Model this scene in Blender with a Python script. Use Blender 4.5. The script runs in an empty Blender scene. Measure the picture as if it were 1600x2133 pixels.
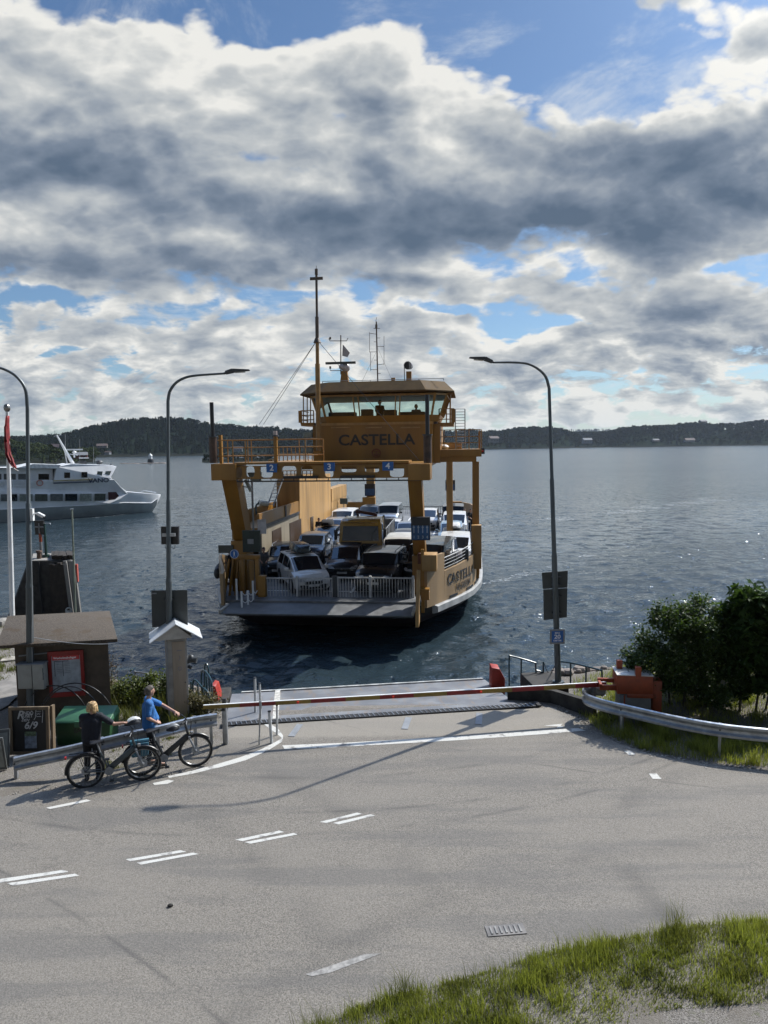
import bpy, bmesh, math, random
import numpy as np
from mathutils import Vector, Matrix, Euler
random.seed(7)
rng = np.random.default_rng(7)
S = bpy.context.scene
C = S.collection

# ---------------------------------------------------------------- camera
CAM_H = 6.9
FPX, CX, CY = 1480.0, 800.0, 1066.5
PITCH, ROLL = math.radians(5.27), -0.014
cam_d = bpy.data.cameras.new('camera')
cam_d.sensor_fit = 'HORIZONTAL'; cam_d.sensor_width = 36.0; cam_d.lens = FPX / 1600 * 36.0
cam_d.clip_start = 0.1; cam_d.clip_end = 12000
cam = bpy.data.objects.new('camera', cam_d); C.objects.link(cam)
RM = Matrix.Rotation(math.pi / 2 - PITCH, 3, 'X') @ Matrix.Rotation(ROLL, 3, 'Z')
cam.matrix_world = Matrix.Translation((0, 0, CAM_H)) @ RM.to_4x4()
S.camera = cam

def ray(x, y):
    return RM @ Vector(((x - CX) / FPX, (CY - y) / FPX, -1.0))
def at(x, y, z=None, Y=None):
    """world point of a spot in the photograph, on the level z or at the distance Y"""
    d = ray(x, y)
    k = (z - CAM_H) / d.z if Y is None else Y / d.y
    return Vector((0, 0, CAM_H)) + d * k

# ---------------------------------------------------------------- sun, sky
SUN_AZ, SUN_EL = math.radians(50), math.radians(45)      # azimuth from +Y towards +X
sd = Vector((math.sin(SUN_AZ) * math.cos(SUN_EL), math.cos(SUN_AZ) * math.cos(SUN_EL), math.sin(SUN_EL)))
sl = bpy.data.lights.new('sun', 'SUN'); sl.energy = 4.8; sl.angle = math.radians(0.53); sl.color = (1.0, 0.955, 0.87)
so = bpy.data.objects.new('sun', sl); C.objects.link(so)
so.rotation_euler = sd.to_track_quat('Z', 'Y').to_euler()

S.view_settings.view_transform = 'Standard'; S.view_settings.look = 'None'
S.view_settings.exposure = 0.32; S.view_settings.gamma = 1.0
S.cycles.max_bounces = 6; S.cycles.diffuse_bounces = 2; S.cycles.glossy_bounces = 3
S.cycles.transmission_bounces = 5; S.cycles.volume_bounces = 0; S.cycles.transparent_max_bounces = 8
S.cycles.caustics_reflective = False; S.cycles.caustics_refractive = False
S.cycles.use_denoising = True

W = bpy.data.worlds.new('World'); S.world = W; W.use_nodes = True
W.cycles.sampling_method = 'MANUAL'; W.cycles.sample_map_resolution = 512
NT = W.node_tree; NT.nodes.clear()

class NG:
    """short helpers to wire a node tree"""
    def __init__(s, nt): s.nt = nt
    def node(s, t, **kw):
        n = s.nt.nodes.new(t)
        for k, v in kw.items(): setattr(n, k, v)
        return n
    def put(s, sock, v):
        if v is None: return
        if isinstance(v, bpy.types.NodeSocket): s.nt.links.new(v, sock)
        else: sock.default_value = v
    def m(s, op, a, b=None, c=None, clamp=False):
        n = s.node('ShaderNodeMath', operation=op); n.use_clamp = clamp
        for i, v in enumerate((a, b, c)): s.put(n.inputs[i], v)
        return n.outputs[0]
    def v(s, op, a, b=None, out=0, scale=None):
        n = s.node('ShaderNodeVectorMath', operation=op)
        s.put(n.inputs[0], a); s.put(n.inputs[1], b)
        if scale is not None: s.put(n.inputs['Scale'], scale)
        return n.outputs[out]
    def noise(s, vec, scale, detail=6, rough=0.55, dist=0.0, lac=2.0):
        n = s.node('ShaderNodeTexNoise'); s.put(n.inputs['Vector'], vec)
        n.inputs['Scale'].default_value = scale; n.inputs['Detail'].default_value = detail
        n.inputs['Roughness'].default_value = rough; n.inputs['Distortion'].default_value = dist
        n.inputs['Lacunarity'].default_value = lac
        return n.outputs['Fac']
    def ramp(s, f, pts, interp='LINEAR'):
        n = s.node('ShaderNodeValToRGB'); s.put(n.inputs[0], f)
        cr = n.color_ramp; cr.interpolation = interp
        while len(cr.elements) < len(pts): cr.elements.new(0.5)
        for e, (p, c) in zip(cr.elements, pts):
            e.position = p; e.color = (*c, 1) if hasattr(c, '__len__') else (c, c, c, 1)
        return n.outputs[0]
    def step(s, f, a, b):
        n = s.node('ShaderNodeMapRange', interpolation_type='SMOOTHSTEP'); s.put(n.inputs[0], f)
        n.inputs[1].default_value = a; n.inputs[2].default_value = b
        return n.outputs[0]
    def mix(s, f, a, b, typ='MIX'):
        n = s.node('ShaderNodeMix', data_type='RGBA', blend_type=typ)
        s.put(n.inputs[0], f)
        for i, q in ((6, a), (7, b)):
            if isinstance(q, bpy.types.NodeSocket): s.nt.links.new(q, n.inputs[i])
            else: n.inputs[i].default_value = (*q, 1) if len(q) == 3 else q
        return n.outputs[2]

def uvpx(x, y):
    d = ray(x, y); return d.x / d.y, d.z / d.y
g = NG(NT)
tc = g.node('ShaderNodeTexCoord').outputs['Generated']
sx = g.node('ShaderNodeSeparateXYZ'); g.put(sx.inputs[0], tc)
dx_, dy_, dz_ = sx.outputs

def density_group():
    grp = bpy.data.node_groups.new('cloud_density', 'ShaderNodeTree')
    grp.interface.new_socket('Dir', in_out='INPUT', socket_type='NodeSocketVector')
    grp.interface.new_socket('Density', in_out='OUTPUT', socket_type='NodeSocketFloat')
    h = NG(grp); gi = h.node('NodeGroupInput').outputs[0]; go = h.node('NodeGroupOutput')
    s_ = h.node('ShaderNodeSeparateXYZ'); h.put(s_.inputs[0], gi)
    zz = h.m('ADD', h.m('MAXIMUM', s_.outputs[2], 0.0), 0.24)
    cmb = h.node('ShaderNodeCombineXYZ')
    h.put(cmb.inputs[0], h.m('DIVIDE', s_.outputs[0], zz)); h.put(cmb.inputs[1], h.m('DIVIDE', s_.outputs[1], zz))
    p = cmb.outputs[0]
    warp = h.node('ShaderNodeTexNoise'); h.put(warp.inputs[0], p); warp.inputs['Scale'].default_value = 2.0; warp.inputs['Detail'].default_value = 3
    p2 = h.v('ADD', p, h.v('SCALE', h.v('SUBTRACT', warp.outputs['Color'], (0.5, 0.5, 0.5)), scale=0.30))
    n1 = h.noise(p2, 2.0, 9, 0.60)
    # billows: a cellular term in direction space makes the rounded heaps
    dd = h.node('ShaderNodeCombineXYZ'); ay = h.m('MAXIMUM', h.m('ABSOLUTE', s_.outputs[1]), 0.25)
    h.put(dd.inputs[0], h.m('DIVIDE', s_.outputs[0], ay)); h.put(dd.inputs[1], h.m('MULTIPLY', h.m('DIVIDE', s_.outputs[2], ay), 1.7))
    w2 = h.node('ShaderNodeTexNoise'); h.put(w2.inputs[0], dd.outputs[0]); w2.inputs['Scale'].default_value = 9; w2.inputs['Detail'].default_value = 4
    q = h.v('ADD', dd.outputs[0], h.v('SCALE', h.v('SUBTRACT', w2.outputs['Color'], (0.5, 0.5, 0.5)), scale=0.07))
    vo = h.node('ShaderNodeTexVoronoi', feature='F1'); h.put(vo.inputs['Vector'], q)
    vo.inputs['Scale'].default_value = 11; vo.inputs['Detail'].default_value = 2; vo.inputs['Roughness'].default_value = 0.55
    bil = h.m('SUBTRACT', 0.42, vo.outputs['Distance'])
    d3 = h.v('MULTIPLY', q, (1.0, 1.7, 1.0)); n3 = h.noise(d3, 17, 6, 0.58)
    low = h.m('SUBTRACT', 1.0, h.step(s_.outputs[2], 0.06, 0.26))
    hi = h.m('SUBTRACT', 1.0, h.m('MULTIPLY', low, 0.62))
    den = h.m('ADD', h.m('MULTIPLY', h.m('MULTIPLY', h.m('SUBTRACT', n1, 0.5), 1.5), hi), h.m('MULTIPLY', bil, 0.34))
    den = h.m('ADD', den, h.m('MULTIPLY', h.m('MULTIPLY', h.m('SUBTRACT', n3, 0.5), 1.5), low))
    h.put(go.inputs[0], den)
    return grp
DG = density_group()
def dens(vec):
    n = g.node('ShaderNodeGroup'); n.node_tree = DG; g.put(n.inputs[0], vec); return n.outputs[0]

ay = g.m('MAXIMUM', g.m('ABSOLUTE', dy_), 0.25)
U = g.m('DIVIDE', dx_, ay); V = g.m('DIVIDE', dz_, ay)
uvc = g.node('ShaderNodeCombineXYZ'); g.put(uvc.inputs[0], U); g.put(uvc.inputs[1], V)
wn = g.node('ShaderNodeTexNoise'); g.put(wn.inputs[0], uvc.outputs[0]); wn.inputs['Scale'].default_value = 5; wn.inputs['Detail'].default_value = 5
UV = g.v('ADD', uvc.outputs[0], g.v('SCALE', g.v('SUBTRACT', wn.outputs['Color'], (0.5, 0.5, 0.5)), scale=0.16))
def blobs(lst):
    acc = None
    for x, y, rx, ry, w in lst:
        u, v = uvpx(x, y)
        d = g.v('MULTIPLY', g.v('SUBTRACT', UV, (u, v, 0)), (FPX / rx, FPX / ry, 0))
        e = g.m('EXPONENT', g.m('MULTIPLY', g.v('DOT_PRODUCT', d, d, out=1), -1.0))
        acc = g.m('MULTIPLY', e, w) if acc is None else g.m('MULTIPLY_ADD', e, w, acc)
    return acc
# where the cloud banks and the blue openings stand
COVER = [(200, 190, 480, 170, .50), (780, 180, 220, 110, .50), (1400, 320, 430, 120, .55), (700, 470, 1300, 150, .50), (0, 330, 400, 200, .25),
         (1160, 110, 190, 75, -.55), (1120, 10, 150, 60, -.20), (1340, 10, 160, 40, .30), (1300, 80, 70, 25, .30), (560, 50, 110, 50, -.32), (300, -30, 200, 40, -.2), (300, 60, 300, 60, .16), (1590, 110, 80, 60, .35),
         (60, 635, 150, 16, -.35), (1130, 690, 110, 18, -.40), (1180, 590, 50, 30, -.3), (1540, 565, 120, 14, -.3), (560, 640, 120, 10, -.20), (900, 655, 120, 10, -.3), (1560, 740, 90, 12, -.35), (150, 720, 90, 10, -.2),
         (800, 750, 1800, 130, .40), (300, 690, 500, 30, .12), (1350, 650, 260, 40, .2), (1250, 725, 150, 40, .25), (800, 862, 2200, 40, .22)]
DARK = [(860, 470, 480, 80, .48), (1400, 470, 420, 75, .42), (130, 310, 360, 70, .32), (1350, 290, 320, 50, .34), (200, 590, 420, 36, .34), (760, 250, 110, 60, .26), (520, 400, 330, 50, .20),
        (860, 600, 330, 22, .30), (1480, 640, 170, 22, .32), (1500, 700, 160, 14, .28), (150, 815, 320, 22, .24), (1100, 838, 500, 12, .16), (480, 690, 300, 18, .24), (600, 790, 500, 10, .12), (1450, 780, 300, 12, .14),
        (150, 140, 320, 110, -.38), (830, 140, 210, 100, -.46), (480, 200, 200, 80, -.25), (900, 300, 70, 60, -.35), (1450, 190, 280, 45, -.42), (650, 745, 160, 40, -.18), (90, 480, 160, 40, -.34), (1250, 725, 140, 34, -.24), (650, 370, 100, 22, -.34), (1050, 560, 280, 18, -.26), (900, 300, 60, 60, -.3)]
cover = blobs(COVER); dark = blobs(DARK)
den0 = g.m('ADD', dens(tc), cover)
sunv = (0.013, 0.0, 0.022)
den1 = g.m('ADD', dens(g.v('ADD', tc, sunv)), cover)
fall = g.step(dz_, 0.0, 0.05)
alpha = g.step(den0, -0.05, 0.13)
thick = g.step(den0, 0.05, 0.80)
relief = g.m('SUBTRACT', den0, den1)
L = g.m('ADD', g.m('MULTIPLY', relief, 1.2), 0.70)
L = g.m('SUBTRACT', L, g.m('MULTIPLY', thick, 0.34))
L = g.m('SUBTRACT', L, g.m('MULTIPLY', dark, 0.80))
L = g.m('ADD', L, g.m('MULTIPLY', g.m('SUBTRACT', 1.0, g.step(den0, 0.02, 0.34)), 0.26))
L = g.m('ADD', L, g.m('MULTIPLY', g.m('SUBTRACT', 1.0, g.step(dz_, 0.0, 0.10)), 0.10), clamp=True)
ccol = g.ramp(L, [(0.0, (.085, .122, .178)), (0.30, (.155, .195, .255)), (0.52, (.265, .300, .345)), (0.78, (.44, .46, .47)), (1.0, (.68, .675, .645))])
sky = g.node('ShaderNodeTexSky', sky_type='NISHITA'); sky.sun_disc = False
sky.sun_elevation = SUN_EL; sky.sun_rotation = SUN_AZ
sky.air_density = 1.0; sky.dust_density = 0.6; sky.ozone_density = 2.0
blue = g.v('MULTIPLY', sky.outputs[0], (0.060, 0.072, 0.082))
hz = g.m('SUBTRACT', 1.0, g.step(dz_, -0.02, 0.12))
blue = g.mix(g.m('MULTIPLY', hz, 0.45), blue, (.42, .49, .51))
wz = g.m('ADD', g.m('MAXIMUM', dz_, 0.0), 0.11)
wv = g.node('ShaderNodeCombineXYZ'); g.put(wv.inputs[0], g.m('DIVIDE', dx_, wz)); g.put(wv.inputs[1], g.m('MULTIPLY', g.m('DIVIDE', dy_, wz), 0.7))
wisp = g.m('MULTIPLY', g.step(g.noise(wv.outputs[0], 2.6, 8, 0.66, dist=0.6), 0.50, 0.74), 0.75)
blue = g.mix(wisp, blue, (.56, .60, .64))
ccol = g.mix(g.m('MULTIPLY', hz, 0.42), ccol, (.46, .50, .50))
col = g.mix(alpha, blue, ccol)
down = g.step(dz_, -0.03, 0.0)
col = g.mix(down, (.16, .19, .22), col)
sdot = g.m('MAXIMUM', g.v('DOT_PRODUCT', tc, tuple(sd), out=1), 0.0)
glow = g.m('ADD', 1.0, g.m('MULTIPLY', g.m('POWER', sdot, 26.0), 3.2))
col = g.v('SCALE', col, scale=glow)
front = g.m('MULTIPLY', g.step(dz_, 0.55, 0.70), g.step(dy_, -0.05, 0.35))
col = g.v('SCALE', col, scale=g.m('ADD', 1.0, g.m('MULTIPLY', front, 2.4)))  # unseen sky above the view boosted to brighten reflections on the water
col = g.v('SCALE', col, scale=g.m('ADD', 0.60, g.m('MULTIPLY', g.step(dy_, -0.45, 0.05), 0.40)))   # unseen sky behind the viewer dimmed to cut fill on camera-facing sides
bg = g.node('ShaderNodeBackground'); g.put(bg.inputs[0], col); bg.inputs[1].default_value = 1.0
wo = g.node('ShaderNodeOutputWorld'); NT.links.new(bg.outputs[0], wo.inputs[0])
# ---------------------------------------------------------------- materials
MATS = {}
def mat(name, col, rough=0.6, metal=0.0, var=0.12, scale=3.0, bump=0.0, bscale=40.0, spec=0.5, col2=None, coat=0.0, streak=False, alpha=None, emis=None):
    if name in MATS: return MATS[name]
    m = bpy.data.materials.new(name); m.use_nodes = True
    nt = m.node_tree; q = NG(nt); b = nt.nodes['Principled BSDF']
    tco = q.node('ShaderNodeTexCoord').outputs['Object']
    vec = tco
    if streak: vec = q.v('MULTIPLY', tco, (1.0, 1.0, 0.12))
    n = q.noise(vec, scale, 5, 0.6)
    c2 = col2 or tuple(max(0, c * (1 - 2.2 * var)) for c in col)
    c1 = tuple(min(1, c * (1 + var)) for c in col)
    f = q.step(n, 0.34, 0.68)
    nt.links.new(q.mix(f, c2, c1), b.inputs['Base Color'])
    b.inputs['Roughness'].default_value = rough; b.inputs['Metallic'].default_value = metal
    nt.links.new(q.m('ADD', q.m('MULTIPLY', q.m('SUBTRACT', n, 0.5), 0.35), rough, clamp=True), b.inputs['Roughness'])
    b.inputs['Specular IOR Level'].default_value = spec
    b.inputs['Coat Weight'].default_value = coat; b.inputs['Coat Roughness'].default_value = 0.05
    if bump:
        bn = q.node('ShaderNodeBump'); bn.inputs['Strength'].default_value = bump; bn.inputs['Distance'].default_value = 0.02
        nt.links.new(q.noise(tco, bscale, 4, 0.6), bn.inputs['Height']); nt.links.new(bn.outputs[0], b.inputs['Normal'])
    if emis:
        b.inputs['Emission Color'].default_value = (*emis[0], 1); b.inputs['Emission Strength'].default_value = emis[1]
    MATS[name] = m
    return m

def M_leaf(name, col, col2, trans=0.35, spec=.3):
    if name in MATS: return MATS[name]
    m = bpy.data.materials.new(name); m.use_nodes = True; nt = m.node_tree; q = NG(nt); b = nt.nodes['Principled BSDF']
    at_ = q.node('ShaderNodeVertexColor', layer_name='tint')
    c = q.mix(at_.outputs['Color'], col, col2)
    nt.links.new(c, b.inputs['Base Color']); b.inputs['Roughness'].default_value = 0.5
    b.inputs['Specular IOR Level'].default_value = spec
    tr = q.node('ShaderNodeBsdfTranslucent'); nt.links.new(q.mix(1.0, c, (1.25, 1.3, .6), 'MULTIPLY'), tr.inputs[0])
    mx = q.node('ShaderNodeMixShader'); mx.inputs[0].default_value = trans
    nt.links.new(b.outputs[0], mx.inputs[1]); nt.links.new(tr.outputs[0], mx.inputs[2])
    nt.links.new(mx.outputs[0], nt.nodes['Material Output'].inputs[0])
    MATS[name] = m; return m

YEL = lambda: mat('ferry_yellow_paint', (.285, .138, .022), .42, var=.10, scale=.9, streak=True, bump=.05, bscale=8)
YELW = lambda: mat('worn_yellow_paint', (.40, .23, .08), .55, var=.14, scale=1.6, streak=True)
CREAM = lambda: mat('hull_buff_paint', (.31, .205, .105), .5, var=.10, scale=.8, streak=True)
BRN = lambda: mat('shaded_door_brown', (.045, .022, .008), .5, var=.1)  # brown darkened to stand in for shade inside the deep door openings
WHT = lambda: mat('white_paint', (.74, .75, .74), .4, var=.05)
BLK = lambda: mat('black_paint', (.012, .012, .014), .4, var=.1)
DKG = lambda: mat('dark_grey_metal', (.045, .05, .055), .5, var=.1)
GRY = lambda: mat('galvanised_steel', (.36, .38, .40), .38, metal=.75, var=.10, scale=6)
GRYP = lambda: mat('grey_paint', (.22, .23, .24), .5, var=.08)
RUB = lambda: mat('black_rubber', (.014, .014, .015), .75, var=.1)
GLS = lambda: mat('dark_glass', (.010, .014, .018), .06, var=.05, spec=.9)
ORG = lambda: mat('orange_paint', (.27, .048, .014), .5, var=.12, scale=5)
RED = lambda: mat('red_paint', (.26, .016, .014), .4, var=.08)
BLU = lambda: mat('blue_sign_face', (.012, .11, .36), .4, var=.05)
WSG = lambda: mat('white_sign_face', (.80, .80, .80), .5, var=.03)
CON = lambda: mat('concrete', (.26, .245, .22), .9, var=.18, scale=5, bump=.25)
TEAL = lambda: mat('blue_green_rail_paint', (.02, .055, .07), .35, var=.1)

# ---------------------------------------------------------------- mesh builder
class MB:
    def __init__(s): s.v = []; s.f = []
    def add(s, vs, fs):
        o = len(s.v); s.v += [tuple(p) for p in vs]; s.f += [tuple(i + o for i in f) for f in fs]; return s
    def box(s, c, size, rot=None, taper=None):
        """taper: scale of the top in x,y"""
        hx, hy, hz = [a / 2 for a in size]; tx, ty = taper or (1, 1)
        ps = [(-hx, -hy, -hz), (hx, -hy, -hz), (hx, hy, -hz), (-hx, hy, -hz), (-hx * tx, -hy * ty, hz), (hx * tx, -hy * ty, hz), (hx * tx, hy * ty, hz), (-hx * tx, hy * ty, hz)]
        R = rot if isinstance(rot, Matrix) else (Euler(rot).to_matrix() if rot else Matrix.Identity(3))
        c = Vector(c)
        return s.add([R @ Vector(p) + c for p in ps], [(0, 3, 2, 1), (4, 5, 6, 7), (0, 1, 5, 4), (1, 2, 6, 5), (2, 3, 7, 6), (3, 0, 4, 7)])
    def b2(s, lo, hi):
        return s.box([(a + b) / 2 for a, b in zip(lo, hi)], [abs(b - a) for a, b in zip(lo, hi)])
    def beam(s, a, b, w, h, up=(0, 0, 1), w2=None, h2=None):
        a = Vector(a); b = Vector(b); d = (b - a).normalized(); u = Vector(up)
        if abs(d.dot(u)) > .98: u = Vector((0, 1, 0))
        r = d.cross(u).normalized(); u = r.cross(d)
        w2 = w2 or w; h2 = h2 or h
        ps = [a + r * x * w / 2 + u * y * h / 2 for x, y in ((-1, -1), (1, -1), (1, 1), (-1, 1))] + [b + r * x * w2 / 2 + u * y * h2 / 2 for x, y in ((-1, -1), (1, -1), (1, 1), (-1, 1))]
        return s.add(ps, [(3, 2, 1, 0), (4, 5, 6, 7), (0, 1, 5, 4), (1, 2, 6, 5), (2, 3, 7, 6), (3, 0, 4, 7)])
    def tube(s, pts, r, n=8, cap=True, closed=False):
        pts = [Vector(p) for p in pts]; N = len(pts)
        rs = r if hasattr(r, '__len__') else [r] * N
        rings = []; prev = None
        for i, p in enumerate(pts):
            if closed: d = pts[(i + 1) % N] - pts[i - 1]
            else: d = pts[min(i + 1, N - 1)] - pts[max(i - 1, 0)]
            d = d.normalized() if d.length > 1e-9 else Vector((0, 0, 1))
            if prev is None:
                u = Vector((0, 0, 1)) if abs(d.z) < .9 else Vector((1, 0, 0))
                u = (u - d * u.dot(d)).normalized()
            else:
                u = prev - d * prev.dot(d); u = u.normalized() if u.length > 1e-6 else d.orthogonal().normalized()
            prev = u; w = d.cross(u)
            rings.append([p + (u * math.cos(2 * math.pi * k / n) + w * math.sin(2 * math.pi * k / n)) * rs[i] for k in range(n)])
        vs = [q for rg in rings for q in rg]; fs = []
        for i in range(N if closed else N - 1):
            a = i * n; b = ((i + 1) % N) * n
            for k in range(n): fs.append((a + k, a + (k + 1) % n, b + (k + 1) % n, b + k))
        if cap and not closed:
            fs.append(tuple(range(n - 1, -1, -1))); fs.append(tuple((N - 1) * n + k for k in range(n)))
        return s.add(vs, fs)
    def cyl(s, a, b, r, n=16, r2=None): return s.tube([a, b], [r, r if r2 is None else r2], n)
    def prism(s, poly, z0, z1, frame=None):
        """poly in (x,y), extruded z0..z1; frame maps local to world"""
        F = frame or (lambda x, y, z: (x, y, z)); n = len(poly)
        vs = [F(x, y, z0) for x, y in poly] + [F(x, y, z1) for x, y in poly]
        fs = [tuple(range(n - 1, -1, -1)), tuple(range(n, 2 * n))] + [(i, (i + 1) % n, n + (i + 1) % n, n + i) for i in range(n)]
        return s.add(vs, fs)
    def loft(s, rings, closed=True, cap=True):
        n = len(rings[0]); vs = [p for r in rings for p in r]; fs = []
        for i in range(len(rings) - 1):
            for k in range(n if closed else n - 1):
                fs.append((i * n + k, i * n + (k + 1) % n, (i + 1) * n + (k + 1) % n, (i + 1) * n + k))
        if cap and closed:
            fs.append(tuple(range(n - 1, -1, -1))); fs.append(tuple((len(rings) - 1) * n + k for k in range(n)))
        return s.add(vs, fs)
    def sphere(s, c, r, n=12, m=8, sc=(1, 1, 1)):
        c = Vector(c); rings = []
        for j in range(m + 1):
            t = math.pi * j / m; rr = max(math.sin(t), 1e-3)
            rings.append([c + Vector((rr * math.cos(2 * math.pi * k / n) * sc[0], rr * math.sin(2 * math.pi * k / n) * sc[1], -math.cos(t) * sc[2])) * r for k in range(n)])
        return s.loft(rings)
    def text(s, txt, size, frame, depth=0.004, align='CENTER', stretch=1.0, shear=0.0):
        """frame: 4x4 matrix; letters stand in its local x,y plane, z out of it"""
        cu = bpy.data.curves.new('txt', 'FONT'); cu.body = txt; cu.size = size; cu.extrude = depth
        cu.align_x = align; cu.align_y = 'CENTER'; cu.shear = shear; cu.resolution_u = 4
        cu.offset = size * 0.02
        o = bpy.data.objects.new('txt', cu); C.objects.link(o)
        dg = bpy.context.evaluated_depsgraph_get(); me = bpy.data.meshes.new_from_object(o.evaluated_get(dg))
        vs = [frame @ Vector((v.co.x * stretch, v.co.y, v.co.z)) for v in me.vertices]
        fs = [tuple(p.vertices) for p in me.polygons]
        bpy.data.objects.remove(o); bpy.data.curves.remove(cu); bpy.data.meshes.remove(me)
        return s.add(vs, fs)
    def mesh(s, name, smooth=None, fix=True, bevel=0):
        me = bpy.data.meshes.new(name); me.from_pydata(s.v, [], s.f)
        if fix or bevel:
            bm = bmesh.new(); bm.from_mesh(me)
            bmesh.ops.recalc_face_normals(bm, faces=bm.faces)
            if bevel:
                es = [e for e in bm.edges if len(e.link_faces) == 2 and e.calc_face_angle(0) > .6]
                bmesh.ops.bevel(bm, geom=es, offset=bevel, segments=2, profile=.5, affect='EDGES', clamp_overlap=True)
            bm.to_mesh(me); bm.free()
        me.validate()
        if smooth is not None:
            me.shade_smooth(); me.set_sharp_from_angle(angle=math.radians(smooth))
        return me
    def build(s, name, material, parent=None, smooth=35, bevel=0, label=None, fix=True):
        me = s.mesh(name, smooth, fix, bevel); me.materials.append(material)
        o = bpy.data.objects.new(name, me); C.objects.link(o)
        if parent is not None: o.parent = parent
        if label: o['label'] = label
        return o

def tag(o, label=None, cat=None, group=None, kind=None):
    if label: o['label'] = label
    if cat: o['category'] = cat
    if group: o['group'] = group
    if kind: o['kind'] = kind
    return o
def thing(name, label, cat, loc=(0, 0, 0), rz=0, group=None):
    o = bpy.data.objects.new(name, None); C.objects.link(o); o.location = loc; o.rotation_euler = (0, 0, rz)
    o.empty_display_size = .2
    return tag(o, label, cat, group)
def struct(o): o['kind'] = 'structure'; return o
def copy_tree(o, parent=None):
    c = o.copy(); C.objects.link(c)
    if parent is not None: c.parent = parent
    for ch in list(o.children): copy_tree(ch, c)
    return c
def np_mesh(name, verts, faces, material, nper, tint=None, parent=None, smooth=False):
    """fast mesh from arrays, all faces with nper corners"""
    me = bpy.data.meshes.new(name); nv, nf = len(verts), len(faces)
    me.vertices.add(nv); me.vertices.foreach_set('co', np.ascontiguousarray(verts, dtype=np.float32).ravel())
    me.loops.add(nf * nper); me.loops.foreach_set('vertex_index', np.ascontiguousarray(faces, dtype=np.int32).ravel())
    me.polygons.add(nf); me.polygons.foreach_set('loop_start', np.arange(0, nf * nper, nper, dtype=np.int32))
    me.polygons.foreach_set('loop_total', np.full(nf, nper, dtype=np.int32))
    me.update(calc_edges=True)
    if tint is not None:
        ca = me.color_attributes.new('tint', 'FLOAT_COLOR', 'POINT')
        a = np.ones((nv, 4), np.float32); a[:, :3] = np.asarray(tint, np.float32).reshape(nv, -1); ca.data.foreach_set('color', a.ravel())
    if smooth: me.shade_smooth()
    me.materials.append(material); o = bpy.data.objects.new(name, me); C.objects.link(o)
    if parent is not None: o.parent = parent
    return o
def arc(c, r, a0, a1, n, plane='xz'):
    out = []
    for i in range(n + 1):
        a = math.radians(a0 + (a1 - a0) * i / n); u, w = r * math.cos(a), r * math.sin(a)
        out.append(Vector(c) + {'xz': Vector((u, 0, w)), 'yz': Vector((0, u, w)), 'xy': Vector((u, w, 0))}[plane])
    return out
def smooth_path(pts, n=6):
    """Catmull-Rom through the points"""
    P = [Vector(p) for p in pts]; P = [P[0] * 2 - P[1]] + P + [P[-1] * 2 - P[-2]]; out = []
    for i in range(1, len(P) - 2):
        for k in range(n):
            t = k / n; a, b, c, d = P[i - 1:i + 3]
            out.append(.5 * ((2 * b) + (c - a) * t + (2 * a - 5 * b + 4 * c - d) * t * t + (3 * b - a - 3 * c + d) * t ** 3))
    out.append(P[-2]); return out

# clothing and bodies: tapered capsules merged into one skin by voxel remeshing
def capsule(mb, a, b, ra, rb, n=12):
    a = Vector(a); b = Vector(b); d = b - a; L = d.length
    if L < 1e-5: mb.sphere(a, ra, n, 8); return
    d /= L; u = d.orthogonal().normalized(); w = d.cross(u); rings = []
    for j in range(5):
        t = -math.pi / 2 + math.pi / 2 * j / 4 + (1e-3 if j == 0 else 0); rings.append((a + d * ra * math.sin(t), max(ra * math.cos(t), 2e-4)))
    for j in range(1, 5):
        t = math.pi / 2 * j / 4; rings.append((b + d * rb * math.sin(t), max(rb * math.cos(t), 2e-4)))
    rings.insert(5, (b, rb))
    mb.loft([[c + (u * math.cos(2 * math.pi * k / n) + w * math.sin(2 * math.pi * k / n)) * r for k in range(n)] for c, r in rings])
def remesh(mb, name, voxel, material, parent, it=2):
    me = mb.mesh(name, None, True); o = bpy.data.objects.new(name, me); C.objects.link(o)
    r = o.modifiers.new('r', 'REMESH'); r.mode = 'VOXEL'; r.voxel_size = voxel
    if it:
        s_ = o.modifiers.new('s', 'SMOOTH'); s_.iterations = it; s_.factor = .5
    dg = bpy.context.evaluated_depsgraph_get(); me2 = bpy.data.meshes.new_from_object(o.evaluated_get(dg))
    o.modifiers.clear(); o.data = me2; bpy.data.meshes.remove(me); me2.materials.clear(); me2.materials.append(material); me2.shade_smooth()
    if parent is not None: o.parent = parent
    return o
def textured_sign(mb, *a, **k): return mb.text(*a, **k)
def face_frame(c, right, up):
    """matrix with x along right, y along up, z out towards the reader"""
    r = Vector(right).normalized(); u = Vector(up).normalized(); n = r.cross(u)
    m = Matrix.Identity(4)
    for i in range(3): m[i][0] = r[i]; m[i][1] = u[i]; m[i][2] = n[i]; m[i][3] = c[i]
    return m
# ================================================================ THE SETTING
WATER_Z = -1.5
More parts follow.
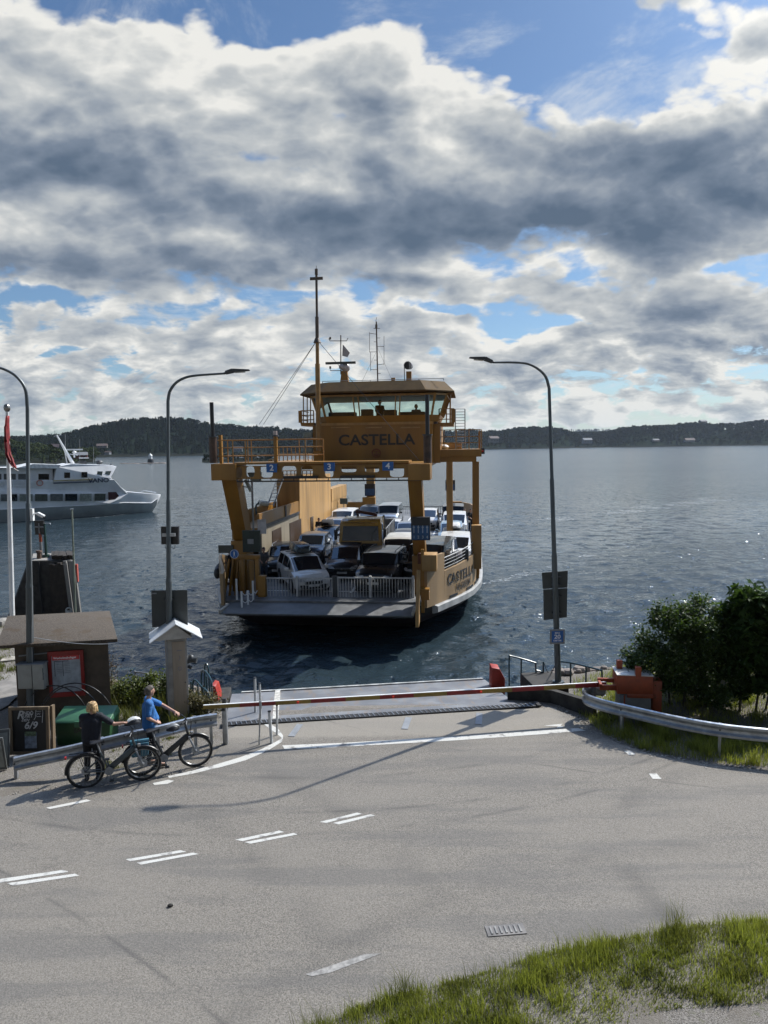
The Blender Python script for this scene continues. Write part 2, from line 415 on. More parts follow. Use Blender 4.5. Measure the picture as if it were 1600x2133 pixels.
# ---- shore outline (land inside), world metres
def shore_signed(X, Y):
    """positive on land: rough distance to the water's edge"""
    # main quay line: land in front of y_edge(x); left spur reaches out behind the hut
    xs = np.array([-400, -60, -30, -19, -15.2, -13.6, -10.6, -9.0, -7.2, -5.4, -4.9, 4.3, 5.2, 7.5, 11, 20, 60, 400])
    ys = np.array([60, 60, 34, 29.5, 28.2, 25.5, 23.0, 20.6, 20.0, 19.6, 18.3, 18.9, 21.0, 21.2, 22.5, 26, 45, 60])
    return np.interp(X, xs, ys) - Y
def vnoise(x, y, s=1.0, seed=0):
    r = 0
    for k, (a, b, c, d) in enumerate(((1.0, .31, .7, 1.9), (-.43, 1.13, 2.1, .4), (.77, -.91, 4.0, 3.3), (1.7, 1.2, .2, 5.1), (-2.1, .8, 1.1, 2.2))):
        r = r + np.sin((a * x + b * y) * s + c + seed) * np.cos((b * x - a * y) * s * .83 + d + seed * 1.7) / (1 + .35 * k)
    return r / 3
def ground_z(X, Y):
    d = shore_signed(X, Y) + .25 * vnoise(X, Y, 1.6)
    in_ramp = (X > -5.0) & (X < 4.6)
    z = np.where(d > 0, -0.01, -0.01 + d * np.where(in_ramp, 6.0, 1.1))
    bank = np.clip((X - 5.4) / 2.0, 0, 1) * np.clip((Y - 16.3) / 2.5, 0, 1) * .42 * np.clip(d * 1.2, 0, 1)      # raised bank on the right
    bankl = np.clip((-8.5 - X) / 3.0, 0, 1) * np.clip((Y - 19.5) / 4, 0, 1) * .12 * np.clip(d, 0, 1)
    z = z + bank + bankl + np.where(Y > 16.0, .03, 0.004) * vnoise(X, Y, 3.1) * (np.abs(X + .3) > 5)
    return np.clip(z, -5.5, 5)
xs_ = np.concatenate([np.linspace(-6000, -70, 16), np.arange(-60, -16, 1.2), np.arange(-16, 13, .25), np.arange(13, 60, 1.5), np.linspace(70, 6000, 16)])
ys_ = np.concatenate([np.linspace(-400, -30, 5), np.arange(-25, 9, 2.0), np.arange(9, 34, .25), np.arange(34, 64, 1.5), np.geomspace(70, 9000, 18)])
GX, GY = np.meshgrid(xs_, ys_); GZ = ground_z(GX, GY)
gv = np.stack([GX, GY, GZ], -1).reshape(-1, 3); nx_ = len(xs_); ny_ = len(ys_)
ii = np.arange(ny_ - 1)[:, None] * nx_ + np.arange(nx_ - 1)[None]
gf = np.stack([ii, ii + 1, ii + nx_ + 1, ii + nx_], -1).reshape(-1, 4)
def ground_mat():
    m = bpy.data.materials.new('gravel_and_earth'); m.use_nodes = True; nt = m.node_tree; q = NG(nt); b = nt.nodes['Principled BSDF']
    tco = q.node('ShaderNodeTexCoord').outputs['Object']
    n1 = q.noise(tco, 55, 3, .7); n2 = q.noise(tco, .9, 5, .6); n3 = q.noise(tco, 9, 5, .6)
    c = q.mix(q.step(n1, .35, .68), (.085, .075, .062), (.27, .245, .215))
    c = q.mix(q.m('MULTIPLY', q.step(n2, .48, .62), .75), c, (.15, .13, .105))
    c = q.mix(q.m('MULTIPLY', q.step(n3, .55, .7), .6), c, (.10, .105, .05))
    nt.links.new(c, b.inputs['Base Color']); b.inputs['Roughness'].default_value = .95
    bn = q.node('ShaderNodeBump'); bn.inputs['Strength'].default_value = .8; bn.inputs['Distance'].default_value = .03
    nt.links.new(n1, bn.inputs['Height']); nt.links.new(bn.outputs[0], b.inputs['Normal'])
    return m
go = np_mesh('ground', gv, gf, ground_mat(), 4, smooth=True); tag(go, 'earth and gravel ground running under the road and down into the water', kind='structure')

# ---- road: one asphalt sheet
def asphalt_mat():
    m = bpy.data.materials.new('asphalt'); m.use_nodes = True; nt = m.node_tree; q = NG(nt); b = nt.nodes['Principled BSDF']
    tco = q.node('ShaderNodeTexCoord').outputs['Object']
    sep = q.node('ShaderNodeSeparateXYZ'); q.put(sep.inputs[0], tco); X, Y = sep.outputs[0], sep.outputs[1]
    fine = q.noise(tco, 52, 3, .8); med = q.noise(tco, 15, 4, .7); big = q.noise(tco, .35, 4, .55); st = q.noise(q.v('MULTIPLY', tco, (.25, 1.6, 1)), .9, 5, .6)
    c = q.mix(q.step(fine, .32, .70), (.074, .067, .057), (.268, .242, .204))
    c = q.mix(q.m('MULTIPLY', q.step(med, .42, .68), .35), c, (.17, .158, .140))
    c = q.mix(q.m('MULTIPLY', q.step(big, .42, .62), .30), c, (.205, .186, .158))
    c = q.mix(q.m('MULTIPLY', q.step(st, .46, .62), .42), c, (.095, .092, .088))
    # a lighter, worn apron of concrete-coloured dust before the ramp
    ap = q.m('MULTIPLY', q.step(Y, 15.9, 16.9), q.m('SUBTRACT', 1.0, q.step(X, 3.4, 5.6)))
    apn = q.m('ADD', ap, q.m('MULTIPLY', q.m('SUBTRACT', q.noise(tco, 1.6, 4, .6), .5), .6), clamp=True)
    c = q.mix(q.m('MULTIPLY', q.step(apn, .35, .7), .60), c, (.26, .235, .195))
    # tyre tracks of turning cars: arcs about a centre far to the left
    for (cx, cy, r, w, s) in ((-1.5, 26.5, 13.6, .05, .50), (-1.5, 26.5, 12.2, .07, .40), (-2.5, 27.5, 15.4, .05, .45), (6, 1, 9.0, .20, .26), (6, 1, 10.6, .22, .24), (7.5, 10.9, 3.6, .22, .34), (-14, 2, 15, .3, .20), (-14, 2, 17, .3, .20), (-30, -26, 44, .035, .5), (14, 40, 27.4, .03, .45)):
        d = q.v('DISTANCE', q.v('MULTIPLY', tco, (1, 1, 0)), (cx, cy, 0), out=1)
        k = q.m('EXPONENT', q.m('MULTIPLY', q.m('POWER', q.m('DIVIDE', q.m('ABSOLUTE', q.m('SUBTRACT', d, r)), w), 2.0), -1.0))
        k = q.m('MULTIPLY', k, q.step(q.noise(tco, .7, 3, .5), .40, .60))
        c = q.mix(q.m('MULTIPLY', k, s), c, (.05, .048, .046))
    # thin cracks
    vo = q.node('ShaderNodeTexVoronoi', feature='DISTANCE_TO_EDGE'); vo.inputs['Scale'].default_value = .30
    w = q.node('ShaderNodeTexNoise'); q.put(w.inputs[0], tco); w.inputs['Scale'].default_value = 1.5; w.inputs['Detail'].default_value = 6
    q.put(vo.inputs['Vector'], q.v('ADD', tco, q.v('SCALE', q.v('SUBTRACT', w.outputs['Color'], (.5, .5, .5)), scale=1.2)))
    ck = q.m('MULTIPLY', q.m('LESS_THAN', vo.outputs['Distance'], .0035), q.step(q.noise(tco, .2, 2, .5), .52, .60))
    c = q.mix(q.m('MULTIPLY', ck, .30), c, (.07, .065, .06))
    sp_ = q.node('ShaderNodeTexVoronoi'); sp_.inputs['Scale'].default_value = 3.2; q.put(sp_.inputs['Vector'], tco)
    c = q.mix(q.m('MULTIPLY', q.m('LESS_THAN', sp_.outputs['Distance'], .035), .55), c, (.05, .045, .04))
    nt.links.new(c, b.inputs['Base Color'])
    b.inputs['Roughness'].default_value = .82; b.inputs['Specular IOR Level'].default_value = .35
    bn = q.node('ShaderNodeBump'); bn.inputs['Strength'].default_value = .9; bn.inputs['Distance'].default_value = .008
    nt.links.new(q.m('ADD', fine, med), bn.inputs['Height']); nt.links.new(bn.outputs[0], b.inputs['Normal'])
    return m
def flatpoly(name, pts, z, material, label=None, kind='structure', n=0):
    from mathutils.geometry import tessellate_polygon
    V3 = [Vector((x, y, z)) for x, y in pts]; tris = tessellate_polygon([V3]); fs = []
    for t_ in tris:
        a_, b_, c_ = (V3[i] for i in t_)
        fs.append(t_ if (b_ - a_).cross(c_ - a_).z > 0 else t_[::-1])
    me = bpy.data.meshes.new(name); me.from_pydata([tuple(v) for v in V3], [], fs); me.update(); me.materials.append(material)
    o = bpy.data.objects.new(name, me); C.objects.link(o); tag(o, label, kind=kind); return o
def G(x, y, z=0): p = at(x, y, z=z); return (p.x, p.y)
ROAD_L = [G(x, y) for x, y in ((470, 1512), (470, 1540), (455, 1560), (430, 1596), (400, 1611), (330, 1624), (215, 1638), (100, 1648), (0, 1662))]
ROAD_R = [G(x, y) for x, y in ((1600, 1608), (1530, 1600), (1440, 1588), (1350, 1570), (1290, 1550), (1240, 1525), (1200, 1496), (1150, 1474))]
road_pts = ROAD_L + [(-12, 13.2), (-30, 12), (-60, 10), (-60, -60), (80, -60), (80, 17), (30, 16.4)] + [(10.2, 14.35)] + ROAD_R[0:]
def wobble(pts, amp=.04, step=.35):
    out = []
    for i, p in enumerate(pts):
        q_ = pts[(i + 1) % len(pts)]; L_ = math.dist(p, q_)
        k = max(1, int(L_ / step)) if L_ < 12 else 1
        for j in range(k):
            t = j / k; out.append((p[0] + (q_[0] - p[0]) * t + (random.uniform(-amp, amp) if j else 0), p[1] + (q_[1] - p[1]) * t + (random.uniform(-amp, amp) if j else 0)))
    return out
ASPH = asphalt_mat()
road = flatpoly('road', wobble(road_pts), .012, ASPH, 'grey asphalt road turning down to the ferry ramp')
def side_sheet(name, pts, z, m, label): return flatpoly(name, wobble(pts, .06, .3), z, m, label)
PATHM = mat('worn_pavement', (.21, .195, .175), .92, var=.14, scale=2.2, bump=.4, bscale=90)
side_sheet('path', [G(x, y) for x, y in ((-250, 1520), (0, 1482), (60, 1440), (46, 1400), (30, 1385), (-20, 1386), (-120, 1398), (-300, 1420))], .045, PATHM, 'worn paved path at the left behind the hut')

# painted marks (worn white)
def paint_mat():
    m = bpy.data.materials.new('worn_road_paint'); m.use_nodes = True; nt = m.node_tree; q = NG(nt); b = nt.nodes['Principled BSDF']
    tco = q.node('ShaderNodeTexCoord').outputs['Object']
    n = q.noise(tco, 60, 4, .7); n2 = q.noise(tco, 3.5, 4, .6)
    f = q.m('MULTIPLY', q.step(n, .34, .46), q.step(n2, .32, .48))
    nt.links.new(q.mix(f, (.17, .16, .15), (.50, .49, .45)), b.inputs['Base Color']); b.inputs['Roughness'].default_value = .8
    bn = q.node('ShaderNodeBump'); bn.inputs['Strength'].default_value = .6; bn.inputs['Distance'].default_value = .006
    nt.links.new(n, bn.inputs['Height']); nt.links.new(bn.outputs[0], b.inputs['Normal']); return m
PAINT = paint_mat()
FADED = mat('faded_road_paint', (.27, .26, .24), .85, var=.18, scale=14)
MZ = .017
def mark(name, px, m=None, label=None, z=MZ): return flatpoly(name, [G(x, y) for x, y in px], z, m or PAINT, label)
mark('stop_line', [(588, 1554), (700, 1549.5), (960, 1535), (1204, 1518), (1220, 1523), (1140, 1530), (960, 1543), (700, 1558), (593, 1562)], label='long white stop line across the road before the ramp')
el = [(350, 1618), (400, 1607), (450, 1594), (500, 1579), (545, 1562), (572, 1548), (588, 1539), (566, 1522), (540, 1503)]
el2 = [(552, 1502), (580, 1520), (590, 1534), (588, 1546), (558, 1565), (512, 1585), (458, 1600), (402, 1613), (352, 1622)]
mark('edge_line', el + el2, label='white edge line curving round the footway beside the barrier')
for px in ([(0, 1833), (133, 1814), (143, 1818), (0, 1841)], [(14, 1842), (156, 1822), (165, 1826), (28, 1847)],
           [(262, 1792), (376, 1773), (388, 1776), (272, 1796)], [(285, 1799), (402, 1778), (414, 1781), (294, 1803)],
           [(490, 1751), (582, 1732), (592, 1735), (505, 1754)], [(510, 1756), (612, 1737), (620, 1740), (522, 1759.5)],
           [(666, 1714), (744, 1694.5), (754, 1697), (680, 1716)], [(694, 1716), (772, 1698), (782, 1700.5), (706, 1719)],
           [(96, 1684), (180, 1667), (190, 1670), (104, 1687)], [(318, 1633), (350, 1626), (363, 1628), (350, 1634), (322, 1637)]):
    mark('centre_dash', px, label='short white dash painted on the asphalt')
for px in ([(636, 2032), (760, 1990), (796, 1988), (690, 2028), (650, 2036)], [(1352, 1613), (1368, 1613), (1378, 1624), (1360, 1624)], [(1300, 1566), (1312, 1565), (1326, 1573), (1310, 1574)],
           [(1132, 1513), (1172, 1509), (1168, 1513), (1176, 1515), (1160, 1518), (1162, 1514.5)]):
    mark('faded_mark', px, FADED if px[0][0] < 900 else PAINT, label='worn scrap of white road paint')
# drain cover, its own small thing
dc = [G(x, y) for x, y in ((1012, 1937), (1050, 1932), (1092, 1942), (1060, 1948))]
cxy = Vector((sum(p[0] for p in dc) / 4, sum(p[1] for p in dc) / 4, .012))
t = thing('drain_cover', 'small square iron drain cover set in the asphalt near the grass', 'drain cover', cxy, .1)
mb = MB(); mb.box((0, 0, .006), (.56, .22, .012)); mb.build('cover_frame', mat('worn_iron', (.16, .15, .14), .6, .5), t)
mb = MB()
for i in range(7): mb.box((-.21 + i * .07, 0, .018), (.026, .15, .010))
mb.build('grating', mat('pale_iron', (.24, .23, .21), .5, .4), t)
# little dropped clod on the road
mb = MB(); p = at(354, 1889, z=.012)
mb.sphere((p.x, p.y, .035), .03, 8, 5, (1.3, 1, .8)); mb.sphere((p.x + .03, p.y + .01, .028), .018, 7, 5)
tag(mb.build('stone', mat('dark_clod', (.02, .018, .015), .9)), 'tiny dark clod lying alone on the open asphalt', 'stone')

# ---- water
def water_mesh():
    rows = [16.5]
    while rows[-1] < 9000: rows.append(rows[-1] * (1 + .0052 if rows[-1] < 160 else 1 + .012))
    R = np.array(rows); tcol = np.concatenate([np.linspace(-40, -1.0, 26)[:-1], np.linspace(-1.0, 1.0, 380), np.linspace(1.0, 40, 26)[1:]])
    YY, TT = np.meshgrid(R, tcol, indexing='ij'); XX = TT * np.where(YY < 60, YY, YY)
    XX = np.clip(XX, -9000, 9000)
    sp = YY * .0055
    Z = np.zeros_like(XX); r = np.random.default_rng(3)
    for lam, amp, n in ((7.0, .014, 5), (3.4, .010, 7), (1.7, .011, 9), (.85, .0080, 10), (.45, .0045, 8)):
        for k in range(n):
            th = r.normal(math.radians(205), .75); l = lam * r.uniform(.75, 1.3); kk = 2 * math.pi / l; ph = r.uniform(0, 6.28)
            s_ = np.sin(kk * (XX * math.cos(th) + YY * math.sin(th)) + ph + .6 * np.sin(.11 * XX + ph) + .6 * np.sin(.13 * YY + 2 * ph))
            Z += amp * s_ * np.clip(l / (sp * 3.0) - .6, 0, 1)
    calm = np.exp(-((YY - (46 + .55 * (XX - 8))) / 5.0) ** 2) * (XX > 4)
    Z *= (1 - .55 * calm) * (1 - .6 * np.clip((YY - 35) / 90, 0, 1))
    V = np.stack([XX, YY, Z + WATER_Z], -1).reshape(-1, 3); n0, n1 = XX.shape
    i = np.arange(n0 - 1)[:, None] * n1 + np.arange(n1 - 1)[None]
    F = np.stack([i, i + 1, i + n1 + 1, i + n1], -1).reshape(-1, 4)
    return V, F
def water_mat():
    m = bpy.data.materials.new('sea_water'); m.use_nodes = True; nt = m.node_tree; q = NG(nt); b = nt.nodes['Principled BSDF']
    tco = q.node('ShaderNodeTexCoord').outputs['Object']
    sep = q.node('ShaderNodeSeparateXYZ'); q.put(sep.inputs[0], tco); X, Y = sep.outputs[0], sep.outputs[1]
    v1 = q.v('MULTIPLY', tco, (1.0, 1.35, 1))
    n1 = q.noise(v1, 4.2, 5, .66, dist=.3); n2 = q.noise(v1, .9, 4, .6); n3 = q.noise(v1, .12, 3, .55)
    h = q.m('ADD', q.m('MULTIPLY', n1, .03), q.m('ADD', q.m('MULTIPLY', n2, .26), q.m('MULTIPLY', n3, .25)))
    n4 = q.noise(v1, 13.0, 1, .5); 
    # smooth slick left by the ferry's wake and wind lanes
    ln = q.m('SUBTRACT', Y, q.m('ADD', q.m('MULTIPLY', X, .72), q.m('ADD', 50, q.m('MULTIPLY', q.m('SUBTRACT', n3, .5), 16))))
    slick = q.m('EXPONENT', q.m('MULTIPLY', q.m('POWER', q.m('DIVIDE', ln, 11.0), 2.0), -1.0))
    slick = q.m('MULTIPLY', slick, q.step(X, 4.0, 9.0))
    lane = q.step(q.noise(q.v('MULTIPLY', tco, (.25, 1.0, 1)), .030, 4, .6), .46, .60)
    calm = q.m('MAXIMUM', q.m('MULTIPLY', slick, .62), q.m('MULTIPLY', lane, .30))
    bn = q.node('ShaderNodeBump'); bn.inputs['Distance'].default_value = 1.0
    nt.links.new(q.m('MULTIPLY', q.m('SUBTRACT', .95, calm), q.m('SUBTRACT', 1.0, q.m('MULTIPLY', q.step(Y, 20, 90), .78))), bn.inputs['Strength'])
    nt.links.new(h, bn.inputs['Height'])
    def jitter(sc, stretch, det, amp, seed):
        t_ = q.node('ShaderNodeTexNoise'); q.put(t_.inputs['Vector'], q.v('ADD', q.v('MULTIPLY', tco, (1.0, stretch, 1.0)), (seed, seed * 1.7, 0)))
        t_.inputs['Scale'].default_value = sc; t_.inputs['Detail'].default_value = det; t_.inputs['Roughness'].default_value = .6
        return q.v('MULTIPLY', q.v('SUBTRACT', t_.outputs['Color'], (.5, .5, .5)), (amp * .7, amp, 0))
    ca = q.m('SUBTRACT', 1.0, q.m('MULTIPLY', calm, .9))
    rip = q.v('ADD', jitter(2.6, .8, 4, .36, 3.0), jitter(.8, .6, 3, .16, 11.0))
    fac = q.step(q.noise(q.v('MULTIPLY', tco, (1.0, .45, 1)), 2.4, 2, .6), .58, .66)
    rip = q.v('SCALE', q.v('ADD', rip, q.v('SCALE', jitter(3.4, .5, 1, 3.0, 29.0), scale=fac)), scale=ca)
    nt.links.new(q.v('NORMALIZE', q.v('ADD', bn.outputs[0], rip)), b.inputs['Normal'])
    foam = q.m('MULTIPLY', q.m('MULTIPLY', slick, q.step(q.noise(q.v('MULTIPLY', tco, (.6, 1.5, 1)), 1.4, 6, .7), .50, .70)), .45)
    nt.links.new(q.mix(foam, (.022, .036, .045), (.50, .55, .57)), b.inputs['Base Color'])
    nt.links.new(q.m('ADD', q.m('ADD', .07, q.m('MULTIPLY', q.step(Y, 25, 220), .13)), q.m('MULTIPLY', foam, .4)), b.inputs['Roughness']); b.inputs['IOR'].default_value = 1.333
    return m
V_, F_ = water_mesh()
wa = np_mesh('water', V_, F_, water_mat(), 4, smooth=True); tag(wa, 'rippled blue grey sea water of the strait', kind='structure')
# ================================================================ FAR SHORES
def proto_conifer(r, n=7, layers=7):
    v = []; f = []
    for L in range(layers):
        t = L / layers; z0 = .10 + .82 * t; rad = .20 * (1 - t) ** .85 + .015; top = z0 + .30 * (1 - t * .6)
        a0 = r.uniform(0, 6.28)
        for k in range(n):
            if r.uniform() < .12: continue
            a = a0 + 2 * math.pi * k / n + r.normal(0, .12); rr = rad * r.uniform(.65, 1.25); da = .42
            o = len(v)
            v += [(0, 0, min(top, 1.02)), (rr * math.cos(a - da) * .8, rr * math.sin(a - da) * .8, z0 + .03), (rr * math.cos(a) * 1.1, rr * math.sin(a) * 1.1, z0 - .05 * r.uniform(.2, 1.4)), (rr * math.cos(a + da) * .8, rr * math.sin(a + da) * .8, z0 + .03)]
            f.append((o, o + 1, o + 2, o + 3))
    o = len(v); v += [(-.012, 0, 0), (.012, 0, 0), (.012, 0, .5), (-.012, 0, .5)]; f.append((o, o + 1, o + 2, o + 3))
    return np.array(v), np.array(f)
def proto_round(r, n=90, lo=.28, w=.30, pine=False):
    v = []; f = []
    lobes = [(r.normal(0, w * .45), r.normal(0, w * .45), r.uniform(lo + .15, .88), r.uniform(.10, .2)) for _ in range(9 if not pine else 6)]
    for i in range(n):
        c = lobes[r.integers(len(lobes))]; d = r.normal(size=3); d /= np.linalg.norm(d); rad = c[3] * r.uniform(.6, 1.05)
        p = np.array([c[0], c[1], c[2]]) + d * rad * np.array([1.1, 1.1, .8])
        u = np.cross(d, r.normal(size=3)); u /= np.linalg.norm(u); w_ = np.cross(d, u); s = r.uniform(.035, .075)
        o = len(v); v += [tuple(p - u * s - w_ * s * .6), tuple(p + u * s * .9 - w_ * s * .7), tuple(p + u * s + w_ * s * .8), tuple(p - u * s * .7 + w_ * s)]
        f.append((o, o + 1, o + 2, o + 3))
    o = len(v); v += [(-.016, 0, 0), (.016, 0, 0), (.012, 0, .6), (-.012, 0, .6)]; f.append((o, o + 1, o + 2, o + 3))
    return np.array(v), np.array(f)
r_ = np.random.default_rng(11)
PC = [proto_conifer(r_, 6) for _ in range(5)]; PR = [proto_round(r_) for _ in range(5)]; PP = [proto_round(r_, 60, .5, .26, True) for _ in range(4)]
def forest(name, label, pts, hs, kinds, material, cat='forest'):
    vs, fs, ts, off = [], [], [], 0
    for p, h, k in zip(pts, hs, kinds):
        V, F = (PC, PR, PP)[k][r_.integers(4)]
        a = r_.uniform(0, 6.28); ca, sa = math.cos(a), math.sin(a); wd = (1.0, 1.15, 1.05)[k] * r_.uniform(.8, 1.25)
        X = (V[:, 0] * ca - V[:, 1] * sa) * h * wd + p[0]; Y = (V[:, 0] * sa + V[:, 1] * ca) * h * wd + p[1]; Z = V[:, 2] * h + p[2]
        vs.append(np.stack([X, Y, Z], 1)); fs.append(F + off); off += len(V)
        ts.append(np.full((len(V), 1), np.clip(r_.uniform(0, .7) + (.35 if k == 1 else 0) * r_.uniform(0, 1), 0, 1)))
    o = np_mesh(name, np.concatenate(vs), np.concatenate(fs), material, 4, tint=np.repeat(np.concatenate(ts), 3, 1))
    return tag(o, label, cat, kind='stuff')
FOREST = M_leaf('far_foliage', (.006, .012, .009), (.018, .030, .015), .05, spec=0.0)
def land_mat(name, base, rock):
    m = bpy.data.materials.new(name); m.use_nodes = True; nt = m.node_tree; q = NG(nt); b = nt.nodes['Principled BSDF']
    geo = q.node('ShaderNodeNewGeometry'); sep = q.node('ShaderNodeSeparateXYZ'); q.put(sep.inputs[0], geo.outputs['Position'])
    tco = geo.outputs['Position']; n = q.noise(tco, .06, 5, .6); n2 = q.noise(tco, .25, 5, .65)
    c = q.mix(q.step(n, .4, .6), base, tuple(k * 1.8 for k in base))
    lowz = q.m('SUBTRACT', 1.0, q.step(q.m('ADD', sep.outputs[2], q.m('MULTIPLY', n2, -6)), -3.5, 1.0))
    c = q.mix(q.m('MULTIPLY', lowz, .85), c, rock)
    nt.links.new(c, b.inputs['Base Color']); b.inputs['Roughness'].default_value = 1.0; b.inputs['Specular IOR Level'].default_value = 0.0; return m
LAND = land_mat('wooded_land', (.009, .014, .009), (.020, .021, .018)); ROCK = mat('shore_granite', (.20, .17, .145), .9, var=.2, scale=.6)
def island(name, label, prof, D, depth, treeh, n_trees, conif, step=14, smooth_noise=2.5, fr=None):
    """prof: [(px, py of the tree tops, py of waterline or None)]; D: distance of the shore"""
    xs = np.arange(prof[0][0], prof[-1][0] + 1e-3, step); px = [p[0] for p in prof]
    top = np.interp(xs, px, [p[1] for p in prof]); dd = np.interp(xs, px, [p[2] for p in prof])
    NJ = 9; V = []; H = []
    for i, x in enumerate(xs):
        shore = dd[i]; a = at(x, top[i], Y=shore + depth * .55)
        hz = max(a.z - treeh * .9, 0.8)
        end = min(1, min(i, len(xs) - 1 - i) / 3) if fr is None else 1
        for j in range(NJ):
            t = j / (NJ - 1); dn = shore + depth * t * 1.35 + (0 if j else -8)
            prof_h = [-1.8, .10, .35, .62, .85, 1.0, .97, .75, -.1][j]
            z = -2.2 if j == 0 else -1.4 + (hz + 1.4) * prof_h
            if 0 < j < 8: z += smooth_noise * float(vnoise(x * .05, dn * .03, 1.0))
            dirv = at(x, 930, Y=1.0)
            V.append((dirv.x * dn, dn, z))
    n = len(xs); V = np.array(V).reshape(n, NJ, 3)
    i = np.arange(n - 1)[:, None] * NJ + np.arange(NJ - 1)[None]
    F = np.stack([i, i + NJ, i + NJ + 1, i + 1], -1).reshape(-1, 4)
    o = np_mesh(name, V.reshape(-1, 3), F, LAND, 4, smooth=True); tag(o, label, kind='structure')
    pts, hs, ks = [], [], []
    for _ in range(n_trees):
        u = r_.uniform(0, n - 1.001); w = r_.uniform(.55, 6.2) if r_.uniform() > .35 else r_.uniform(4.0, 6.0)
        i0, j0 = int(u), int(w); fu, fw = u - i0, w - j0
        p = (V[i0, j0] * (1 - fu) + V[i0 + 1, j0] * fu) * (1 - fw) + (V[i0, j0 + 1] * (1 - fu) + V[i0 + 1, j0 + 1] * fu) * fw
        if p[2] < -1.1: continue
        pts.append((p[0], p[1], p[2] - .6)); hs.append(treeh * r_.uniform(.65, 1.12) * (1.0 if w > 2 else .75))
        ks.append(0 if r_.uniform() < conif else (1 if r_.uniform() < .6 else 2))
    return V, pts, hs, ks
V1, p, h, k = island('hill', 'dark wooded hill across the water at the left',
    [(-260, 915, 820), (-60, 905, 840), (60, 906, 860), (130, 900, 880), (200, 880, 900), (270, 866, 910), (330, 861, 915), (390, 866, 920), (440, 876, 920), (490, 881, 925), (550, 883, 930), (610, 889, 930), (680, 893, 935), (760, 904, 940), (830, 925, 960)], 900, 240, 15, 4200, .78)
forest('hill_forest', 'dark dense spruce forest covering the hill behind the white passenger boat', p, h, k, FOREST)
V2, p, h, k = island('headland', 'low wooded headland behind the flagpole', [(-420, 880, 420), (-200, 880, 440), (-60, 896, 450), (0, 912, 455), (50, 918, 460), (100, 926, 470), (150, 938, 480), (200, 952, 490)], 450, 90, 9, 900, .35, fr=None)
forest('headland_wood', 'lighter mixed wood on the low headland behind the flagpole and boat mast', p, h, k, M_leaf('near_far_foliage', (.030, .042, .020), (.055, .07, .03), .1, spec=0.0))
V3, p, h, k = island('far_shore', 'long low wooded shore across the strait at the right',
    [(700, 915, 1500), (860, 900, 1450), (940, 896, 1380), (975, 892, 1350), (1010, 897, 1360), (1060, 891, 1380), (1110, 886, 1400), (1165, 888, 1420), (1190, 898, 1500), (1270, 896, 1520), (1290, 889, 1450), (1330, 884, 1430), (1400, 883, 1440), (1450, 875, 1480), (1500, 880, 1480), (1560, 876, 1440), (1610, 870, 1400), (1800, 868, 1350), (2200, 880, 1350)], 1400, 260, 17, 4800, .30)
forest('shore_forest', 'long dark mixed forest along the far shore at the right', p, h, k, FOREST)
V4, p, h, k = island('back_ridge', 'pale distant ridge seen over the far shore woods', [(1000, 905, 3600), (1150, 893, 3600), (1250, 891, 3600), (1330, 894, 3600), (1500, 905, 3600)], 3600, 500, 16, 900, .6, step=20)
forest('ridge_forest', 'faint distant forest ridge in a gap over the far shore', p, h, k, FOREST)
# grassy islet with bushes behind the ferry's left rail
V5, p, h, k = island('islet', 'low rocky islet with bushes seen through the left railing of the ferry', [(420, 961, 445), (440, 957, 440), (470, 952, 440), (500, 955, 440), (530, 951, 440), (556, 955, 445), (570, 962, 450)], 440, 26, 2.2, 150, .15, step=6, smooth_noise=.3)
forest('islet_bushes', 'low dark bushes on the small islet', [(a, b, c) for a, b, c in p], [x * 1.6 for x in h], k, FOREST)
def rocks(name, label, x0, x1, y, D, hz, group=None):
    r = np.random.default_rng(int(x0)); mb = MB()
    for i in range(9):
        x = x0 + (x1 - x0) * i / 8; p = at(x, y, z=WATER_Z)
        mb.sphere((p.x, p.y + r.uniform(-1, 1), WATER_Z), 1.0, 8, 5, (r.uniform(1.5, 3), r.uniform(1, 2), hz * r.uniform(.5, 1.3)))
    o = mb.build(name, ROCK, smooth=None); tag(o, label, 'rocks', group); return o
rocks('skerry', 'flat bare rocks in the water left of the small lighthouse', 255, 285, 966, 0, .45)
rocks('skerry', 'flat bare rocks that carry the small lighthouse', 296, 345, 965.5, 0, .6)
# lighthouse
p = at(314, 965, z=WATER_Z)
t = thing('lighthouse', 'tiny lighthouse with dark base and white top on a rock in the strait', 'lighthouse', p)
mb = MB(); mb.tube([(0, 0, 0), (0, 0, 2.6)], [2.0, 1.8], 12); mb.build('base', DKG(), t)
mb = MB(); mb.tube([(0, 0, 2.6), (0, 0, 4.6)], [1.1, 1.0], 12); mb.build('lantern', WHT(), t)
mb = MB(); mb.tube([(0, 0, 4.6), (0, 0, 5.1), (0, 0, 5.8), (0, 0, 6.4)], [1.3, 1.15, .3, .06], 12); mb.build('roof', WHT(), t)
